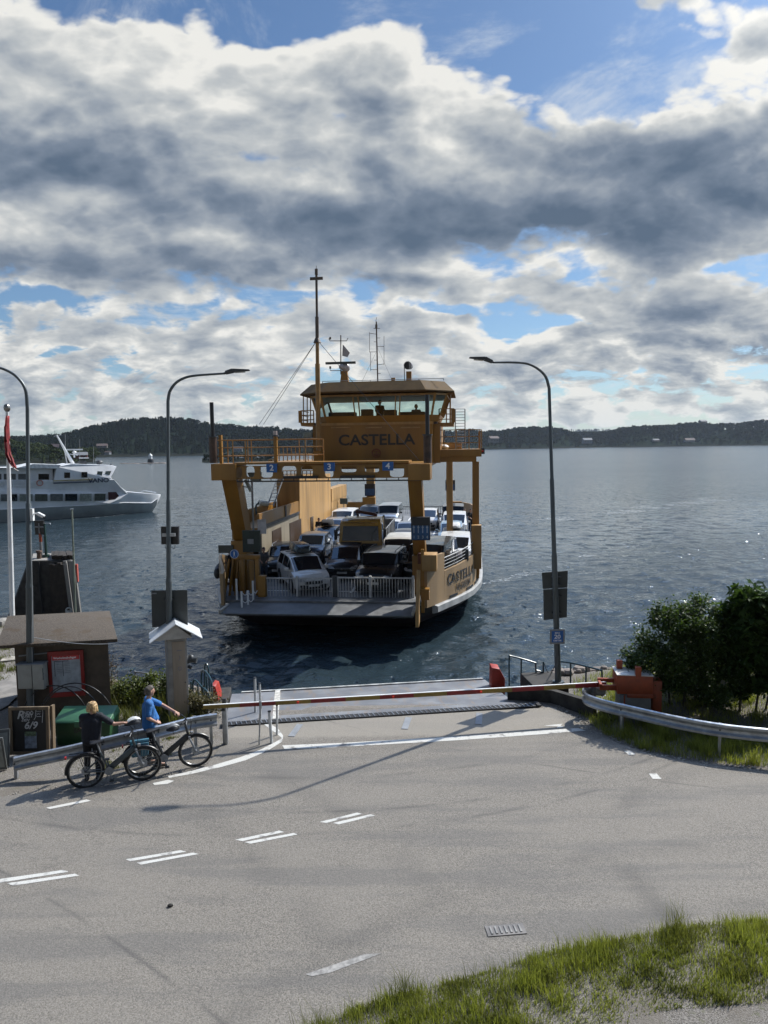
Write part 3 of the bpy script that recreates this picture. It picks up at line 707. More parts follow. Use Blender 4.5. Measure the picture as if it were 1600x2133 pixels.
# houses far off
def house(px, py, D, w, h, wall, roof, label, flip=False):
    b = at(px, py, Y=D); t = thing('house', label, 'house', b, random.uniform(-.4, .4))
    mb = MB(); mb.box((0, 0, h / 2), (w, w * .6, h)); mb.build('wall', wall, t, smooth=None)
    mb = MB(); mb.prism([(-w * .36, h), (w * .36, h), (0, h + w * .24)], -w * .54, w * .54, lambda x, y, z: (z, x, y)); mb.build('roof', roof, t, smooth=None)
    for i in range(3):
        mb = MB(); x = (-.32 + .32 * i) * w; mb.b2((x - .6, -w * .3 - .06, h * .4), (x + .6, -w * .3 + .02, h * .4 + 1.4)); mb.build('window', GLS(), t, smooth=None)
RT = mat('pale_metal_roof', (.20, .21, .22), .8); RB = mat('brown_roof', (.10, .07, .06), .8); WW = mat('house_white', (.22, .23, .24), .7); WD = mat('house_grey_wood', (.16, .15, .14), .8); WR = mat('house_red_wood', (.14, .04, .03), .8)
house(1223, 924, 1405, 17, 7, WW, RT, 'largest white house on the far shore just right of the tall right street lamp')
house(1028, 922, 1350, 18, 8, WD, RB, 'grey house among trees on the far shore beside the ferry ladder')
house(1464, 881, 1500, 15, 3, WD, RT, 'house high on the far hillside with a bright sunlit roof')
house(1436, 921, 1435, 18, 4, WW, RB, 'low white house by the water under the bright roofed hillside house')
house(1366, 920, 1435, 12, 3, WD, RT, 'small grey cottage by the far water left of the low white house')
house(213, 933, 905, 12, 2.6, WD, RB, 'dark long cottage among the trees low on the left hill')
house(225, 947, 895, 7, 3, WW, RB, 'small pale boathouse at the waterline below the left hill')
house(496, 941, 915, 11, 4, WW, RB, 'pale house at the foot of the hill seen through the ferry left railing')
house(168, 955, 455, 8, 2.2, WR, RT, 'flat roofed shed on the headland behind the boat mast')
p0 = at(1320, 926, Y=1420)
# ================================================================ THE QUAY
POLE = mat('weathered_lamp_pole', (.085, .10, .105), .45, metal=.3, var=.15, scale=4, streak=True)
SIGNB = mat('sign_back', (.035, .042, .042), .5, var=.1)
# ---- ferry ramp on the shore: steel plate, toothed hinge and concrete sides
hl, hr = at(466, 1512, z=0), at(1122, 1471, z=0)
rx = (hr - hl).normalized(); ry = Vector((-rx.y, rx.x, 0)); RO = (hl + hr) / 2
def RP(a, b, z=0): q = RO + rx * a + ry * b; return Vector((q.x, q.y, z))
ramp = thing('linkspan_ramp', 'grey steel ramp plate of the ferry berth with a toothed black hinge', 'ramp', RO, math.atan2(rx.y, rx.x))
def plate_mat():
    m = bpy.data.materials.new('worn_steel_plate'); m.use_nodes = True; nt = m.node_tree; q = NG(nt); b = nt.nodes['Principled BSDF']
    tco = q.node('ShaderNodeTexCoord').outputs['Object']
    n = q.noise(tco, .8, 5, .6); n2 = q.noise(q.v('MULTIPLY', tco, (2.5, .5, 1)), 2, 5, .6)
    c = q.mix(q.step(n, .4, .65), (.17, .175, .185), (.26, .265, .27))
    c = q.mix(q.m('MULTIPLY', q.step(n2, .52, .66), .6), c, (.26, .20, .15))
    nt.links.new(c, b.inputs['Base Color']); b.inputs['Roughness'].default_value = .5; b.inputs['Metallic'].default_value = .35
    ch = q.node('ShaderNodeTexChecker'); ch.inputs['Scale'].default_value = 22; q.put(ch.inputs[0], tco)
    bn = q.node('ShaderNodeBump'); bn.inputs['Strength'].default_value = .25; bn.inputs['Distance'].default_value = .005
    nt.links.new(ch.outputs['Fac'], bn.inputs['Height']); nt.links.new(bn.outputs[0], b.inputs['Normal']); return m
PL = plate_mat()
wL = (hr - hl).length / 2
def slab(mb, x0, x1, y0, y1, z0, z1, th=.12): # sloping plate
    mb.add([(x0, y0, z0 - th), (x1, y0, z0 - th), (x1, y1, z1 - th), (x0, y1, z1 - th), (x0, y0, z0), (x1, y0, z0), (x1, y1, z1), (x0, y1, z1)], [(0, 3, 2, 1), (4, 5, 6, 7), (0, 1, 5, 4), (1, 2, 6, 5), (2, 3, 7, 6), (3, 0, 4, 7)])
mb = MB(); slab(mb, -wL + 1.35, wL - .55, .16, 3.3, .03, -.34); mb.build('deck_plate', PL, ramp, smooth=None)
mb = MB(); slab(mb, -wL, -wL + 1.2, .16, 2.5, .03, -.06); mb.build('footway_plate', PL, ramp, smooth=None)
mb = MB(); slab(mb, -wL + 1.2, -wL + 1.35, .10, 3.0, .055, -.20, .2); mb.build('white_kerb', mat('worn_white_kerb', (.50, .48, .43), .8, var=.2, scale=8), ramp, smooth=None)
mb = MB(); slab(mb, -wL + .2, wL - .6, 3.3, 3.42, -.30, -.315, .2); mb.build('outer_edge', mat('pale_worn_edge', (.42, .42, .40), .6, var=.2), ramp, smooth=None)
mb = MB(); mb.box((0, .02, .03), (2 * wL, .24, .03)); 
for s_ in (-1, 1): mb.box((s_ * (wL - .02), .02, .05), (.10, .3, .05))
mb.build('hinge_strip', RUB(), ramp, smooth=None)
mb = MB(); n = 66
for i in range(n): mb.box((-wL + 2 * wL * (i + .5) / n, .02, .052), (.022, .22, .012), (0, 0, .22))
mb.build('hinge_teeth', GRY(), ramp, smooth=None)
for sx in (.45, -2.3, 2.3):      # wear strips on the apron
    mb = MB(); mb.box((sx, -.62, .019), (.16, .75, .012), (0, 0, -.30)); mb.build('guide_strip', GRYP(), ramp, smooth=None)
CONC = CON(); DCON = mat('dark_wet_concrete', (.040, .037, .033), .9, var=.25, scale=3, bump=.3, bscale=14)
# abutments either side, quay face
def quaybox(name, label, a0, a1, b0, b1, ztop, m=None, taper=None):
    mb = MB(); p = RP((a0 + a1) / 2, (b0 + b1) / 2); h = ztop + 2.6
    mb.box((p.x, p.y, ztop - h / 2), (a1 - a0, b1 - b0, h), (0, 0, math.atan2(rx.y, rx.x)))
    return tag(mb.build(name, m or CONC, smooth=None, bevel=.02), label, 'quay wall')
quaybox('abutment', 'low dark concrete abutment at the left edge of the ramp', -wL - .75, -wL - .06, -.2, 3.0, -.02, DCON)
a = quaybox('abutment', 'dark concrete abutment carrying the right street lamp beside the ramp', wL + .05, wL + 1.0, .4, 1.7, .36, DCON)
quaybox('quay_wall', 'submerged quay wall under the ramp hinge', -wL - .1, wL + .1, -.35, .06, -.05, DCON)
# sloping side wall from the apron up to the rail on the right
mb = MB()
pa, pb = at(1000, 1452, z=0), at(1232, 1500, z=0)
pts_top = [at(1058, 1432, z=.30), at(1150, 1436, z=.34), at(1240, 1462, z=.38), at(1262, 1490, z=.10)]
path = [Vector((p.x, p.y, 0)) for p in pts_top]
for i in range(3):
    a_, b_ = pts_top[i], pts_top[i + 1]
    mb.beam((a_.x, a_.y, a_.z - .35), (b_.x, b_.y, b_.z - .35), .16, .70)
tag(mb.build('ramp_side_wall', DCON, smooth=None), 'dark curved concrete kerb wall along the right side of the ramp apron', 'wall')

# ---- street lamps
def lamp(label, base, top_px, arm_px, head_px, Y, r0=.075, r1=.042, dY=0.0):
    t = thing('street_lamp', label, 'street lamp', base, 0, 'tall bent grey street lamps of the berth')
    B = Vector(base); T = at(*top_px, Y=Y) - B
    lo = T * (3.5 / T.z); mid = T * (5.6 / T.z)
    mb = MB(); mb.tube([(0, 0, 0), lo], [r0 * 1.18, r0], 12); mb.tube([(0, 0, 0), (0, 0, .06)], r0 * 2.1, 12); mb.tube([lo, lo + Vector((0, 0, .12))], [r0 * 1.1, r0 * .85], 12)
    mb.build('pole_base', POLE, t)
    mb = MB(); mb.tube([lo, mid, mid + Vector((0, 0, .03)), T], [r0 * .85, r0 * .80, r1 * 1.15, r1], 12); mb.build('pole', POLE, t)
    pts = [T] + [at(x, y, Y=Y + dY * i / len(arm_px)) - B for i, (x, y) in enumerate(arm_px)]
    sp = smooth_path(pts, 6)
    mb = MB(); mb.tube(sp, [r1 - (r1 - .026) * i / (len(sp) - 1) for i in range(len(sp))], 10); mb.build('arm', POLE, t)
    h0, h1, h2 = [at(x, y, Y=Y + dY) - B for x, y in head_px]
    mb = MB(); mb.tube([pts[-1], h0], .032, 8); d = (h2 - h0).normalized(); upv = Vector((0, 0, 1))
    mb.beam(h0 - d * .05, h1, .09, .09, w2=.20, h2=.10); mb.beam(h1, h2, .24, .085, w2=.16, h2=.03); mb.build('lamp_head', DKG(), t, bevel=.008)
    mb = MB(); mb.beam(h1 + Vector((0, 0, -.05)) + d * .04, h2 + Vector((0, 0, -.03)) - d * .12, .14, .02); mb.build('lamp_glass', mat('lamp_glass', (.30, .31, .30), .2), t)
    return t, B, T
YR = 19.0
bR = at(1163, 1421, Y=YR); bR.z = .36
lampR = lamp('tall bent street lamp right of the ramp, with the blue sign 20 on its pole', bR, (1144, 808), [(1137, 785), (1122, 769), (1100, 758), (1072, 755), (1030, 755)], [(1022, 753), (1010, 747), (978, 745)], YR)
bL = at(353, 1487, z=0)
YL = bL.y
lampL = lamp('bent street lamp behind the white roofed cabinet left of the ramp', bL, (350, 834), [(354, 815), (366, 798), (385, 787), (410, 782), (466, 778)], [(474, 776), (486, 772), (520, 771)], YL)
bF = at(64, 1500, Y=17.6); bF.z = 0
lampF = lamp('street lamp at the left edge beside the hut, its arm out of the picture', bF, (57, 850), [(53, 812), (38, 788), (15, 772), (-15, 764), (-70, 763)], [(-80, 762), (-95, 758), (-130, 757)], 17.6, r0=.082)
# band clamps and cable down the front pole, grey cabinet on it, camera
B = lampF[1]
def polept(B, T, z): return B + T * (z / T.z)
mb = MB(); cab = [polept(B, lampF[2], z) + Vector((.085 + .012 * math.sin(z * 2.3), -.05, 0)) for z in np.arange(.1, 5.0, .18)]
mb.tube([p for p in cab], .012, 6); tag(mb.build('cable', mat('pale_cable', (.30, .31, .31), .5)), 'thin grey cable running down the front left lamp pole', 'cable')
c = at(79, 1410, Y=17.45); c2 = at(51, 1410, Y=17.45)
t = thing('meter_cabinet', 'grey twin meter cabinet strapped to the front left lamp pole', 'meter cabinet', ((c.x + c2.x) / 2 - .02, 17.45, c.z))
CAB = mat('cabinet_grey', (.33, .33, .30), .5, var=.06)
mb = MB(); mb.box((-.15, .12, 0), (.36, .22, .62)); mb.build('left_box', CAB, t, bevel=.01)
mb = MB(); mb.box((.20, .10, .0), (.28, .24, .64)); mb.build('right_box', CAB, t, bevel=.01)
mb = MB(); mb.box((-.15, .10, .325), (.40, .28, .025)); mb.box((.20, .08, .335), (.32, .30, .025)); mb.build('rain_cover', GRYP(), t)
mb = MB(); mb.box((.33, .0, .08), (.015, .05, .30)); mb.box((.33, .0, .08), (.02, .02, .05)); mb.build('lock_strip', DKG(), t)
cp = at(72, 1072, Y=17.6)
t = thing('security_camera', 'small white security camera on the front left lamp pole', 'camera', cp)
mb = MB(); mb.box((-.06, 0, 0), (.07, .09, .30)); mb.tube([(-.02, 0, .02), (.06, 0, .03), (.10, 0, .0)], .018, 6); mb.build('bracket', WHT(), t)
mb = MB(); mb.beam((.08, 0, .03), (.25, -.04, -.05), .075, .075); mb.build('housing', WHT(), t, bevel=.006)
mb = MB(); mb.cyl((.22, -.035, -.055), (.265, -.05, -.082), .026, 10); mb.build('lens', BLK(), t)

def signpanel(name, label, cat, corners_px, Y, m, frame_m=None, thick=.02, dy=0, group=None):
    """flat plate whose front corners were read at the distance Y (left-top, right-top, right-bottom, left-bottom)"""
    P = [at(x, y, Y=Y + dyk) for (x, y, dyk) in corners_px]; o = sum(P, Vector()) / 4
    t = thing(name, label, cat, o, 0, group); mb = MB()
    mb.add([p - o for p in P] + [p - o + Vector((0, thick, 0)) for p in P], [(0, 1, 2, 3), (7, 6, 5, 4), (0, 4, 5, 1), (1, 5, 6, 2), (2, 6, 7, 3), (3, 7, 4, 0)])
    mb.build('plate', m, t, smooth=None); return t, o
# right lamp: two dark sign backs, one above the other, and the blue advisory sign
t, o = signpanel('road_sign', 'upper dark back of a road sign on the right lamp pole', 'sign', [(1129, 1193, .1), (1183, 1189, -.1), (1182, 1224, -.1), (1131, 1227, .1)], YR + .16, SIGNB)
mb = MB(); mb.beam((-.02, -.03, .05), (.0, -.03, .05), .04, .03); 
for z in (-.12, .10): mb.box((0.02, -.06, z), (.24, .14, .03))
mb.build('clamp', DKG(), t)
t, o = signpanel('road_sign', 'tall dark back of the lower road sign on the right lamp pole', 'sign', [(1132, 1228, .1), (1182, 1225, -.1), (1181, 1286, -.1), (1133, 1292, .1)], YR + .16, SIGNB)
mb = MB()
for z in (-.25, .22): mb.box((0.02, -.06, z), (.24, .14, .03))
mb.build('clamp', DKG(), t)
o = at(1161, 1326, Y=YR - .13)
t = thing('speed_sign', 'small square blue sign with the number 20 on the right lamp pole', 'sign', o, math.radians(2))
mb = MB(); mb.box((0, 0, 0), (.41, .016, .41)); mb.build('border', GRYP(), t, bevel=.004)
mb = MB(); mb.box((0, -.010, 0), (.31, .006, .31)); mb.build('panel', BLU(), t, smooth=None)
mb = MB(); SF = lambda x, z, y=-.014: face_frame((x, y, z), (1, 0, 0), (0, 0, 1))
mb.text('MAX', .065, SF(0, .10), .001); mb.text('20', .155, SF(0, -.005), .001, stretch=1.15); mb.text('KM/TIM', .065, SF(0, -.11), .001); mb.build('lettering', WSG(), t, smooth=None)
# left lamp: large dark sign back and twin signal box
t, o = signpanel('road_sign', 'large dark back of a road sign on the lamp pole behind the cabinet', 'sign', [(315, 1230, 0), (390, 1229, 0), (391, 1302, 0), (317, 1307, 0)], YL + .14, SIGNB)
mb = MB()
for z in (-.3, .25): mb.box((0, -.05, z), (.22, .10, .03))
mb.build('clamp', DKG(), t)
mb = MB(); mb.box((-.38, -.012, .40), (.12, .005, .03)); mb.build('sticker', GRYP(), t)
t, o = signpanel('signal_box', 'black square signal box on the lamp pole left of the ramp, seen from behind', 'traffic signal', [(335, 1097, 0), (371, 1097, 0), (371, 1134, 0), (336, 1134, 0)], YL + .10, BLK(), thick=.12)
mb = MB(); mb.box((.01, -.10, .03), (.33, .08, .08)); mb.build('bracket', GRY(), t)
mb = MB(); mb.tube(smooth_path([(-.12, -.02, -.25), (-.10, -.04, -.33), (-.02, -.05, -.30)], 5), .008, 5); mb.tube(smooth_path([(.14, -.02, -.25), (.12, -.04, -.34), (.05, -.05, -.30)], 5), .008, 5); mb.build('cable_loop', RUB(), t)

# ---- white roofed cabinet (barrier control)
cb = at(371, 1487, z=0); cY = cb.y - .35
p0 = at(352, 1490, Y=cY); p1 = at(394, 1490, Y=cY); x0, x1 = p0.x, p1.x; zr = at(352, 1328, Y=cY).z
t = thing('control_cabinet', 'tall narrow beige cabinet with a little white gabled roof', 'cabinet', ((x0 + x1) / 2, cY, 0), math.radians(19))
w = x1 - x0; BEI = mat('beige_weathered_panel', (.33, .27, .205), .6, var=.12, scale=2.2, streak=True)
mb = MB(); mb.box((0, .28, zr / 2), (w, .56, zr)); mb.build('body', mat('cabinet_frame_grey', (.30, .29, .27), .5), t, bevel=.01)
mb = MB(); mb.box((.055, -.012, zr / 2 - .02), (w - .20, .024, zr - .18)); mb.build('door', BEI, t, bevel=.004)
mb = MB(); mb.cyl((w / 2 - .07, -.04, .95), (w / 2 - .07, -.02, .95), .018, 8); mb.build('handle', DKG(), t)
mb = MB(); mb.box((-w / 2 + .03, -.01, zr / 2), (.03, .02, zr - .1)); mb.build('conduit', GRYP(), t)
mb = MB(); rw = .64; ey = -.25; yb = .78; rz = zr + .40
for s_ in (-1, 1):
    a_ = [(0, ey, rz), (s_ * rw, ey, zr - .02), (s_ * rw, yb, zr - .02), (0, yb, rz)]
    b_ = [(x, y, z - .025) for x, y, z in a_]; mb.add(a_ + b_, [(0, 1, 2, 3), (7, 6, 5, 4), (0, 4, 5, 1), (1, 5, 6, 2), (2, 6, 7, 3), (3, 7, 4, 0)])
mb.build('roof', mat('white_sheet_roof', (.62, .64, .65), .35, .2, var=.06), t, smooth=None)
mb = MB(); mb.prism([(-rw + .06, zr + .005), (rw - .25, zr + .005), (0, rz - .04)], -.20, .55, lambda x, y, z: (x, z, y)); mb.build('gable', mat('cabinet_gable', (.40, .38, .34), .6), t, smooth=None)
mb = MB(); f_ = lambda z: face_frame((.06, -.027, z), (1, 0, 0), (0, 0, 1))
mb.tube(arc((.07, -.027, zr * .62), .045, 0, 360, 14, 'xz'), .006, 4); mb.tube([(.05, -.027, zr * .72), (.09, -.027, zr * .75), (.06, -.027, zr * .78)], .006, 4); mb.box((.07, -.026, zr * .84), (.12, .003, .02)); mb.build('graffiti', mat('faint_blue_scribble', (.20, .19, .23), .6), t)
mb = MB(); mb.tube([(w / 2, .1, zr * .70), (w / 2 + .06, .1, zr * .70)], [.10, .09], 10); mb.sphere((w / 2 + .10, .10, zr * .71), .10, 10, 8, (.9, 1, 1.1)); mb.cyl((w / 2 + .14, .08, zr * .70), (w / 2 + .24, .04, zr * .69), .07, 12, .085); mb.cyl((w / 2 + .02, .1, zr * .62), (w / 2 + .10, .06, zr * .60), .045, 10); mb.build('siren_lamp', DKG(), t)

# ---- hut with flat mossy roof
Yh = 17.9
a0 = at(46, 1495, Y=Yh); a1 = at(228, 1495, Y=Yh); hx0, hx1 = a0.x, a1.x; hz = at(130, 1340, Y=Yh).z
t = thing('quay_hut', 'small brown rendered hut with a flat gritty roof beside the lamp pole', 'hut', ((hx0 + hx1) / 2, Yh, 0), math.radians(10))
hw = (hx1 - hx0) * 1.0; SHK = math.tan(math.radians(14))
WALLM = mat('brown_render', (.105, .082, .060), .95, var=.12, scale=3, bump=.5, bscale=60)
mb = MB(); mb.prism([(-hw / 2, 0), (hw / 2, 0), (hw / 2 - 2.1 * SHK, 2.1), (-hw / 2 - 2.1 * SHK, 2.1)], -.1, hz); mb.build('wall', WALLM, t, smooth=None)
def roof_mat():
    m = bpy.data.materials.new('mossy_roof_felt'); m.use_nodes = True; nt = m.node_tree; q = NG(nt); b = nt.nodes['Principled BSDF']
    tco = q.node('ShaderNodeTexCoord').outputs['Object']; n = q.noise(tco, 38, 4, .7); n2 = q.noise(tco, 1.6, 5, .65)
    c = q.mix(q.step(n, .35, .65), (.035, .028, .020), (.125, .100, .076)); c = q.mix(q.m('MULTIPLY', q.step(n2, .52, .66), .7), c, (.065, .040, .018))
    nt.links.new(c, b.inputs['Base Color']); b.inputs['Roughness'].default_value = .95
    bn = q.node('ShaderNodeBump'); bn.inputs['Strength'].default_value = .9; bn.inputs['Distance'].default_value = .03; nt.links.new(n, bn.inputs['Height']); nt.links.new(bn.outputs[0], b.inputs['Normal']); return m
mb = MB(); ro = [(-hw / 2 - .32, -.30), (hw / 2 + .30, -.30), (hw / 2 + .22 - 2.6 * SHK, 2.5), (-hw / 2 - .30 - 2.6 * SHK, 2.5)]
vs = [(x, y, hz + .02 + (y + .3) * .05) for x, y in ro]; mb.add([(x, y, z + .09) for x, y, z in vs] + vs, [(0, 1, 2, 3), (7, 6, 5, 4), (0, 4, 5, 1), (1, 5, 6, 2), (2, 6, 7, 3), (3, 7, 4, 0)]); mb.build('roof', roof_mat(), t, bevel=.02)
mb = MB(); mb.beam((-hw / 2 + .1, -.02, hz - .26), (.0 - .28, -.02, hz - .22), .03, .03); mb.build('conduit', GRYP(), t)
# timetable board
f0 = at(139, 1403, Y=Yh - .06); bw, bh = .86, 1.20
f0 = at(139, 1403, Y=Yh + (at(139, 1403, Y=Yh).x - t.location.x) * math.tan(math.radians(10)) - .06)
tt = thing('timetable_board', 'red framed timetable case hung on the hut wall', 'notice case', f0, math.radians(10))
mb = MB()
for s_ in (-1, 1): mb.box((s_ * (bw / 2 - .04), 0, 0), (.08, .07, bh - .002)); mb.box((0, 0, s_ * (bh / 2 - .06)), (bw - .162, .07, .12))
mb.build('frame', RED(), tt)
mb = MB(); mb.box((0, .005, 0), (bw - .16, .02, bh - .24)); mb.build('sheet', mat('pale_timetable_paper', (.36, .40, .44), .5, var=.1, scale=6), tt)
mb = MB(); mb.box((0, -.010, bh / 2 - .18), (bw - .20, .006, .11)); mb.build('header', mat('header_red', (.55, .05, .05), .5), tt)
mb = MB(); mb.text('Waxholmsbolaget', .075, face_frame((-.30, -.014, bh / 2 - .18), (1, 0, 0), (0, 0, 1)), .001, align='LEFT'); mb.build('header_lettering', WSG(), tt, smooth=None)
mb = MB()
for i, xx in enumerate((-.28, -.08)): mb.box((xx, -.007, .14), (.012, .004, .40))
mb.box((-.11, -.007, .335), (.34, .004, .015))
mb.build('table_lines', DKG(), tt)
mb = MB()
for k in range(14): mb.box((-.17 + (.20 if k % 2 else 0), -.0065, .30 - .045 * (k // 2)), (.13, .003, .010))
mb.build('print', mat('faint_print', (.20, .22, .25), .6), tt)
# overhead cable lamp pole -> cabinet roof
pA = at(70, 1328, Y=17.55); pB = at(318, 1330, Y=cY - .1)
mb = MB(); mb.tube([pA.lerp(pB, i / 14) + Vector((0, 0, -.16 * math.sin(math.pi * i / 14))) for i in range(15)], .010, 5)
tag(mb.build('overhead_cable', mat('pale_cable', (.3, .31, .31), .5)), 'slack cable strung from the front lamp pole across the hut to the white cabinet roof', 'cable')
# bike rack hoops in front of hut
def hoop(c, r, h, yaw, label):
    pts = [Vector((math.cos(a) * r, 0, math.sin(a) * h)) for a in np.linspace(0, math.pi, 25)]
    R_ = Matrix.Rotation(yaw, 3, 'Z'); mb = MB(); mb.tube([R_ @ p for p in pts], .016, 7)
    o = mb.build('rack_hoop', BLK()); o.location = c; tag(o, label, 'bike rack', 'black rack hoops in front of the hut'); return o
for px, top, r, dy, lab in ((160, 1423, .98, -.55, 'widest black hoop, its right end beyond the hut corner'), (150, 1430, .80, -.75, 'second black hoop crossing the timetable case'), (115, 1428, .85, -.35, 'black hoop leaning lowest behind the notice board')):
    c_ = at(px, 1500, Y=Yh + dy); tz = at(px, top, Y=Yh + dy).z; hoop((c_.x, c_.y, 0), r, tz, .10 * (dy + .5), lab)
# sand bin
gb0 = at(112, 1565, z=0); gb1 = at(225, 1550, z=0); Yb = 16.1
bx0 = at(112, 1560, Y=Yb).x; bx1 = at(232, 1550, Y=Yb).x
t = thing('sand_bin', 'green plastic sand bin behind the cyclist in black', 'sand bin', ((bx0 + bx1) / 2, Yb, 0)); bw_ = bx1 - bx0
GRN = mat('green_plastic', (.012, .060, .018), .45, var=.08); GRN2 = mat('green_lid', (.035, .12, .06), .5, var=.06)
mb = MB(); mb.box((0, .32, .28), (bw_ - .12, .56, .56), taper=(1.08, 1.06)); mb.build('tub', GRN, t, bevel=.03)
mb = MB(); mb.add([(-bw_ / 2, -.02, .56), (bw_ / 2, -.02, .56), (bw_ / 2, .66, .56), (-bw_ / 2, .66, .56), (-bw_ / 2 + .03, .04, .62), (bw_ / 2 - .03, .04, .62), (bw_ / 2 - .03, .60, .76), (-bw_ / 2 + .03, .60, .76)], [(0, 3, 2, 1), (4, 5, 6, 7), (0, 1, 5, 4), (1, 2, 6, 5), (2, 3, 7, 6), (3, 0, 4, 7)]); mb.build('lid', GRN2, t, bevel=.015)
mb = MB(); mb.box((-.05, -.03, .54), (.20, .05, .14)); mb.build('catch', GRN2, t, bevel=.01)
mb = MB(); mb.text('SAND', .15, face_frame((.0, .028, .36), (1, 0, 0), (0, 0, 1)), .004); mb.build('lettering', BLK(), t, smooth=None)
# chalk notice board
nb0 = at(20, 1600, Y=15.5); nb1 = at(104, 1600, Y=15.5); zt = at(60, 1468, Y=15.75).z; zb = .06
t = thing('notice_board', 'wooden framed black chalk board with a pale poster beside the hut', 'notice board', ((nb0.x + nb1.x) / 2, 15.55, 0)); nw = nb1.x - nb0.x; nh = zt - zb
WOOD = mat('weathered_timber', (.16, .115, .07), .8, var=.15, scale=7, streak=True)
tilt = Matrix.Rotation(math.radians(-4), 3, 'X')
def tb(mb, c, s_): c = tilt @ Vector(c); mb.box(c, s_, tilt)
mb = MB()
for s_ in (-1, 1): tb(mb, (s_ * (nw / 2 - .035), 0, zb + nh / 2), (.07, .06, nh))
for z in (zb + .035, zb + nh - .035): tb(mb, (0, 0, z), (nw - .142, .06, .07))
tb(mb, (nw / 2 + .03, .10, zb + nh / 2), (.05, .12, nh))
mb.build('frame', WOOD, t)
mb = MB(); tb(mb, (0, .02, zb + nh / 2), (nw - .13, .02, nh - .12)); mb.build('chalk_panel', mat('blackboard', (.008, .008, .009), .55), t)
mb = MB(); tb(mb, (.02, .004, zb + nh * .29), (.27, .008, nh * .33)); mb.build('poster', mat('blue_grey_poster', (.16, .20, .27), .5, var=.2, scale=9), t)
mb = MB(); tb(mb, (.02, -.003, zb + nh * .43), (.255, .006, .10)); mb.build('poster_picture', mat('poster_green', (.10, .15, .09), .5, var=.3, scale=20), t)
mb = MB(); M_ = lambda x, z: (tilt.to_4x4() @ face_frame((x, .006, zb + nh * z), (1, 0, 0), (0, 0, 1)))
mb.text('R', .26, M_(-.21, .82), .001, shear=.3); mb.text('INDÖ', .095, M_(-.03, .865), .001); mb.text('USET', .095, M_(-.03, .80), .001); mb.text('DEN', .085, M_(-.10, .715), .001, shear=.5); mb.text('6/9', .23, M_(.02, .60), .001, shear=.25)
tp = lambda L_: [tilt @ Vector((x, .004, zb + nh * z)) for x, z in L_]
mb.tube(tp([(.10, .72), (.14, .77), (.15, .92), (.22, .945), (.30, .93), (.31, .88), (.29, .66)]), .007, 4); mb.tube(tp([(.16, .90), (.27, .90)]), .006, 4); mb.tube(tp([(.16, .86), (.26, .86)]), .004, 4); mb.tube(tp([(.16, .79), (.27, .79)]), .006, 4); mb.tube(tp([(.15, .81), (.21, .85), (.25, .82)]), .005, 4)
mb.build('chalk_writing', mat('chalk', (.50, .50, .50), .9), t, smooth=None)
# part of a second board at the edge
t = thing('folding_sign', 'grey folding sign cut off by the left edge of the picture', 'folding sign', at(-8, 1602, z=0), .2)
for s_ in (-1, 1):
    mb = MB(); mb.box((0, s_ * .16, .40), (.5, .03, .80), (-s_ * .22, 0, 0)); mb.build('board', mat('grey_board', (.10, .105, .10), .6), t)
    mb = MB(); mb.box((0, s_ * .16 - .022, .40), (.42, .006, .66), (-s_ * .22, 0, 0)); mb.build('sheet', mat('pale_grey_sheet', (.22, .23, .21), .6), t)

# ---- flagpole with red pennant
fb = at(26, 1297, z=0.0); fy = fb.y
T_ = at(15, 856, Y=fy)
t = thing('flagpole', 'white flagpole at the left edge', 'flagpole', fb); mb = MB(); mb.tube([(0, 0, 0), (T_ - fb) * .5, T_ - fb], [.10, .085, .06], 10); mb.build('pole', WHT(), t)
mb = MB(); mb.sphere(T_ - fb + Vector((0, 0, .12)), .13, 8, 6, (1, 1, 1.3)); mb.build('finial', mat('gilt_grey', (.25, .24, .22), .3, .7), t)
fpx = [(15, 866, 3, 1), (13, 890, 6, 4), (14, 920, 7, 6), (17, 945, 8, 7), (24, 962, 9, 7), (33, 976, 3, 4)]
L0, R0 = [], []
for x, y, wd, _ in fpx:
    L0.append(at(x - wd * .62, y, Y=fy - .22)); R0.append(at(x + wd * .62, y, Y=fy - .14))
rowsF = []
for i in range(len(L0) - 1):
    for k in range(4):
        u = k / 4; a_ = L0[i].lerp(L0[i + 1], u); b_ = R0[i].lerp(R0[i + 1], u); rowsF.append([a_.lerp(b_, v / 8) + Vector((0, .10 * math.sin(v * 1.7 + i * .9), 0)) for v in range(9)])
rowsF.append([L0[-1].lerp(R0[-1], v / 8) for v in range(9)])
o = MB().loft(rowsF, closed=False, cap=False).build('pennant', mat('red_cloth', (.20, .010, .012), .7, var=.15, scale=8)); md = o.modifiers.new('thick', 'SOLIDIFY'); md.thickness = .012
tag(o, 'long limp red pennant hanging down the white flagpole', 'pennant')
mb = MB(); p5 = R0[-1]; mb.tube([L0[-2], L0[-1] + Vector((.0, -.02, -.02)), p5 + Vector((.05, 0, -.1))], .03, 6); o2 = mb.build('pennant_edge', mat('white_cloth', (.5, .48, .46), .8)); o2.parent = o
mb = MB(); mb.tube([at(-10, 1172, Y=fy - 1), at(22, 1152, Y=fy - 1.5), at(60, 1118, Y=fy - 2), at(80, 1100, Y=fy - 2.4)], .016, 5); 

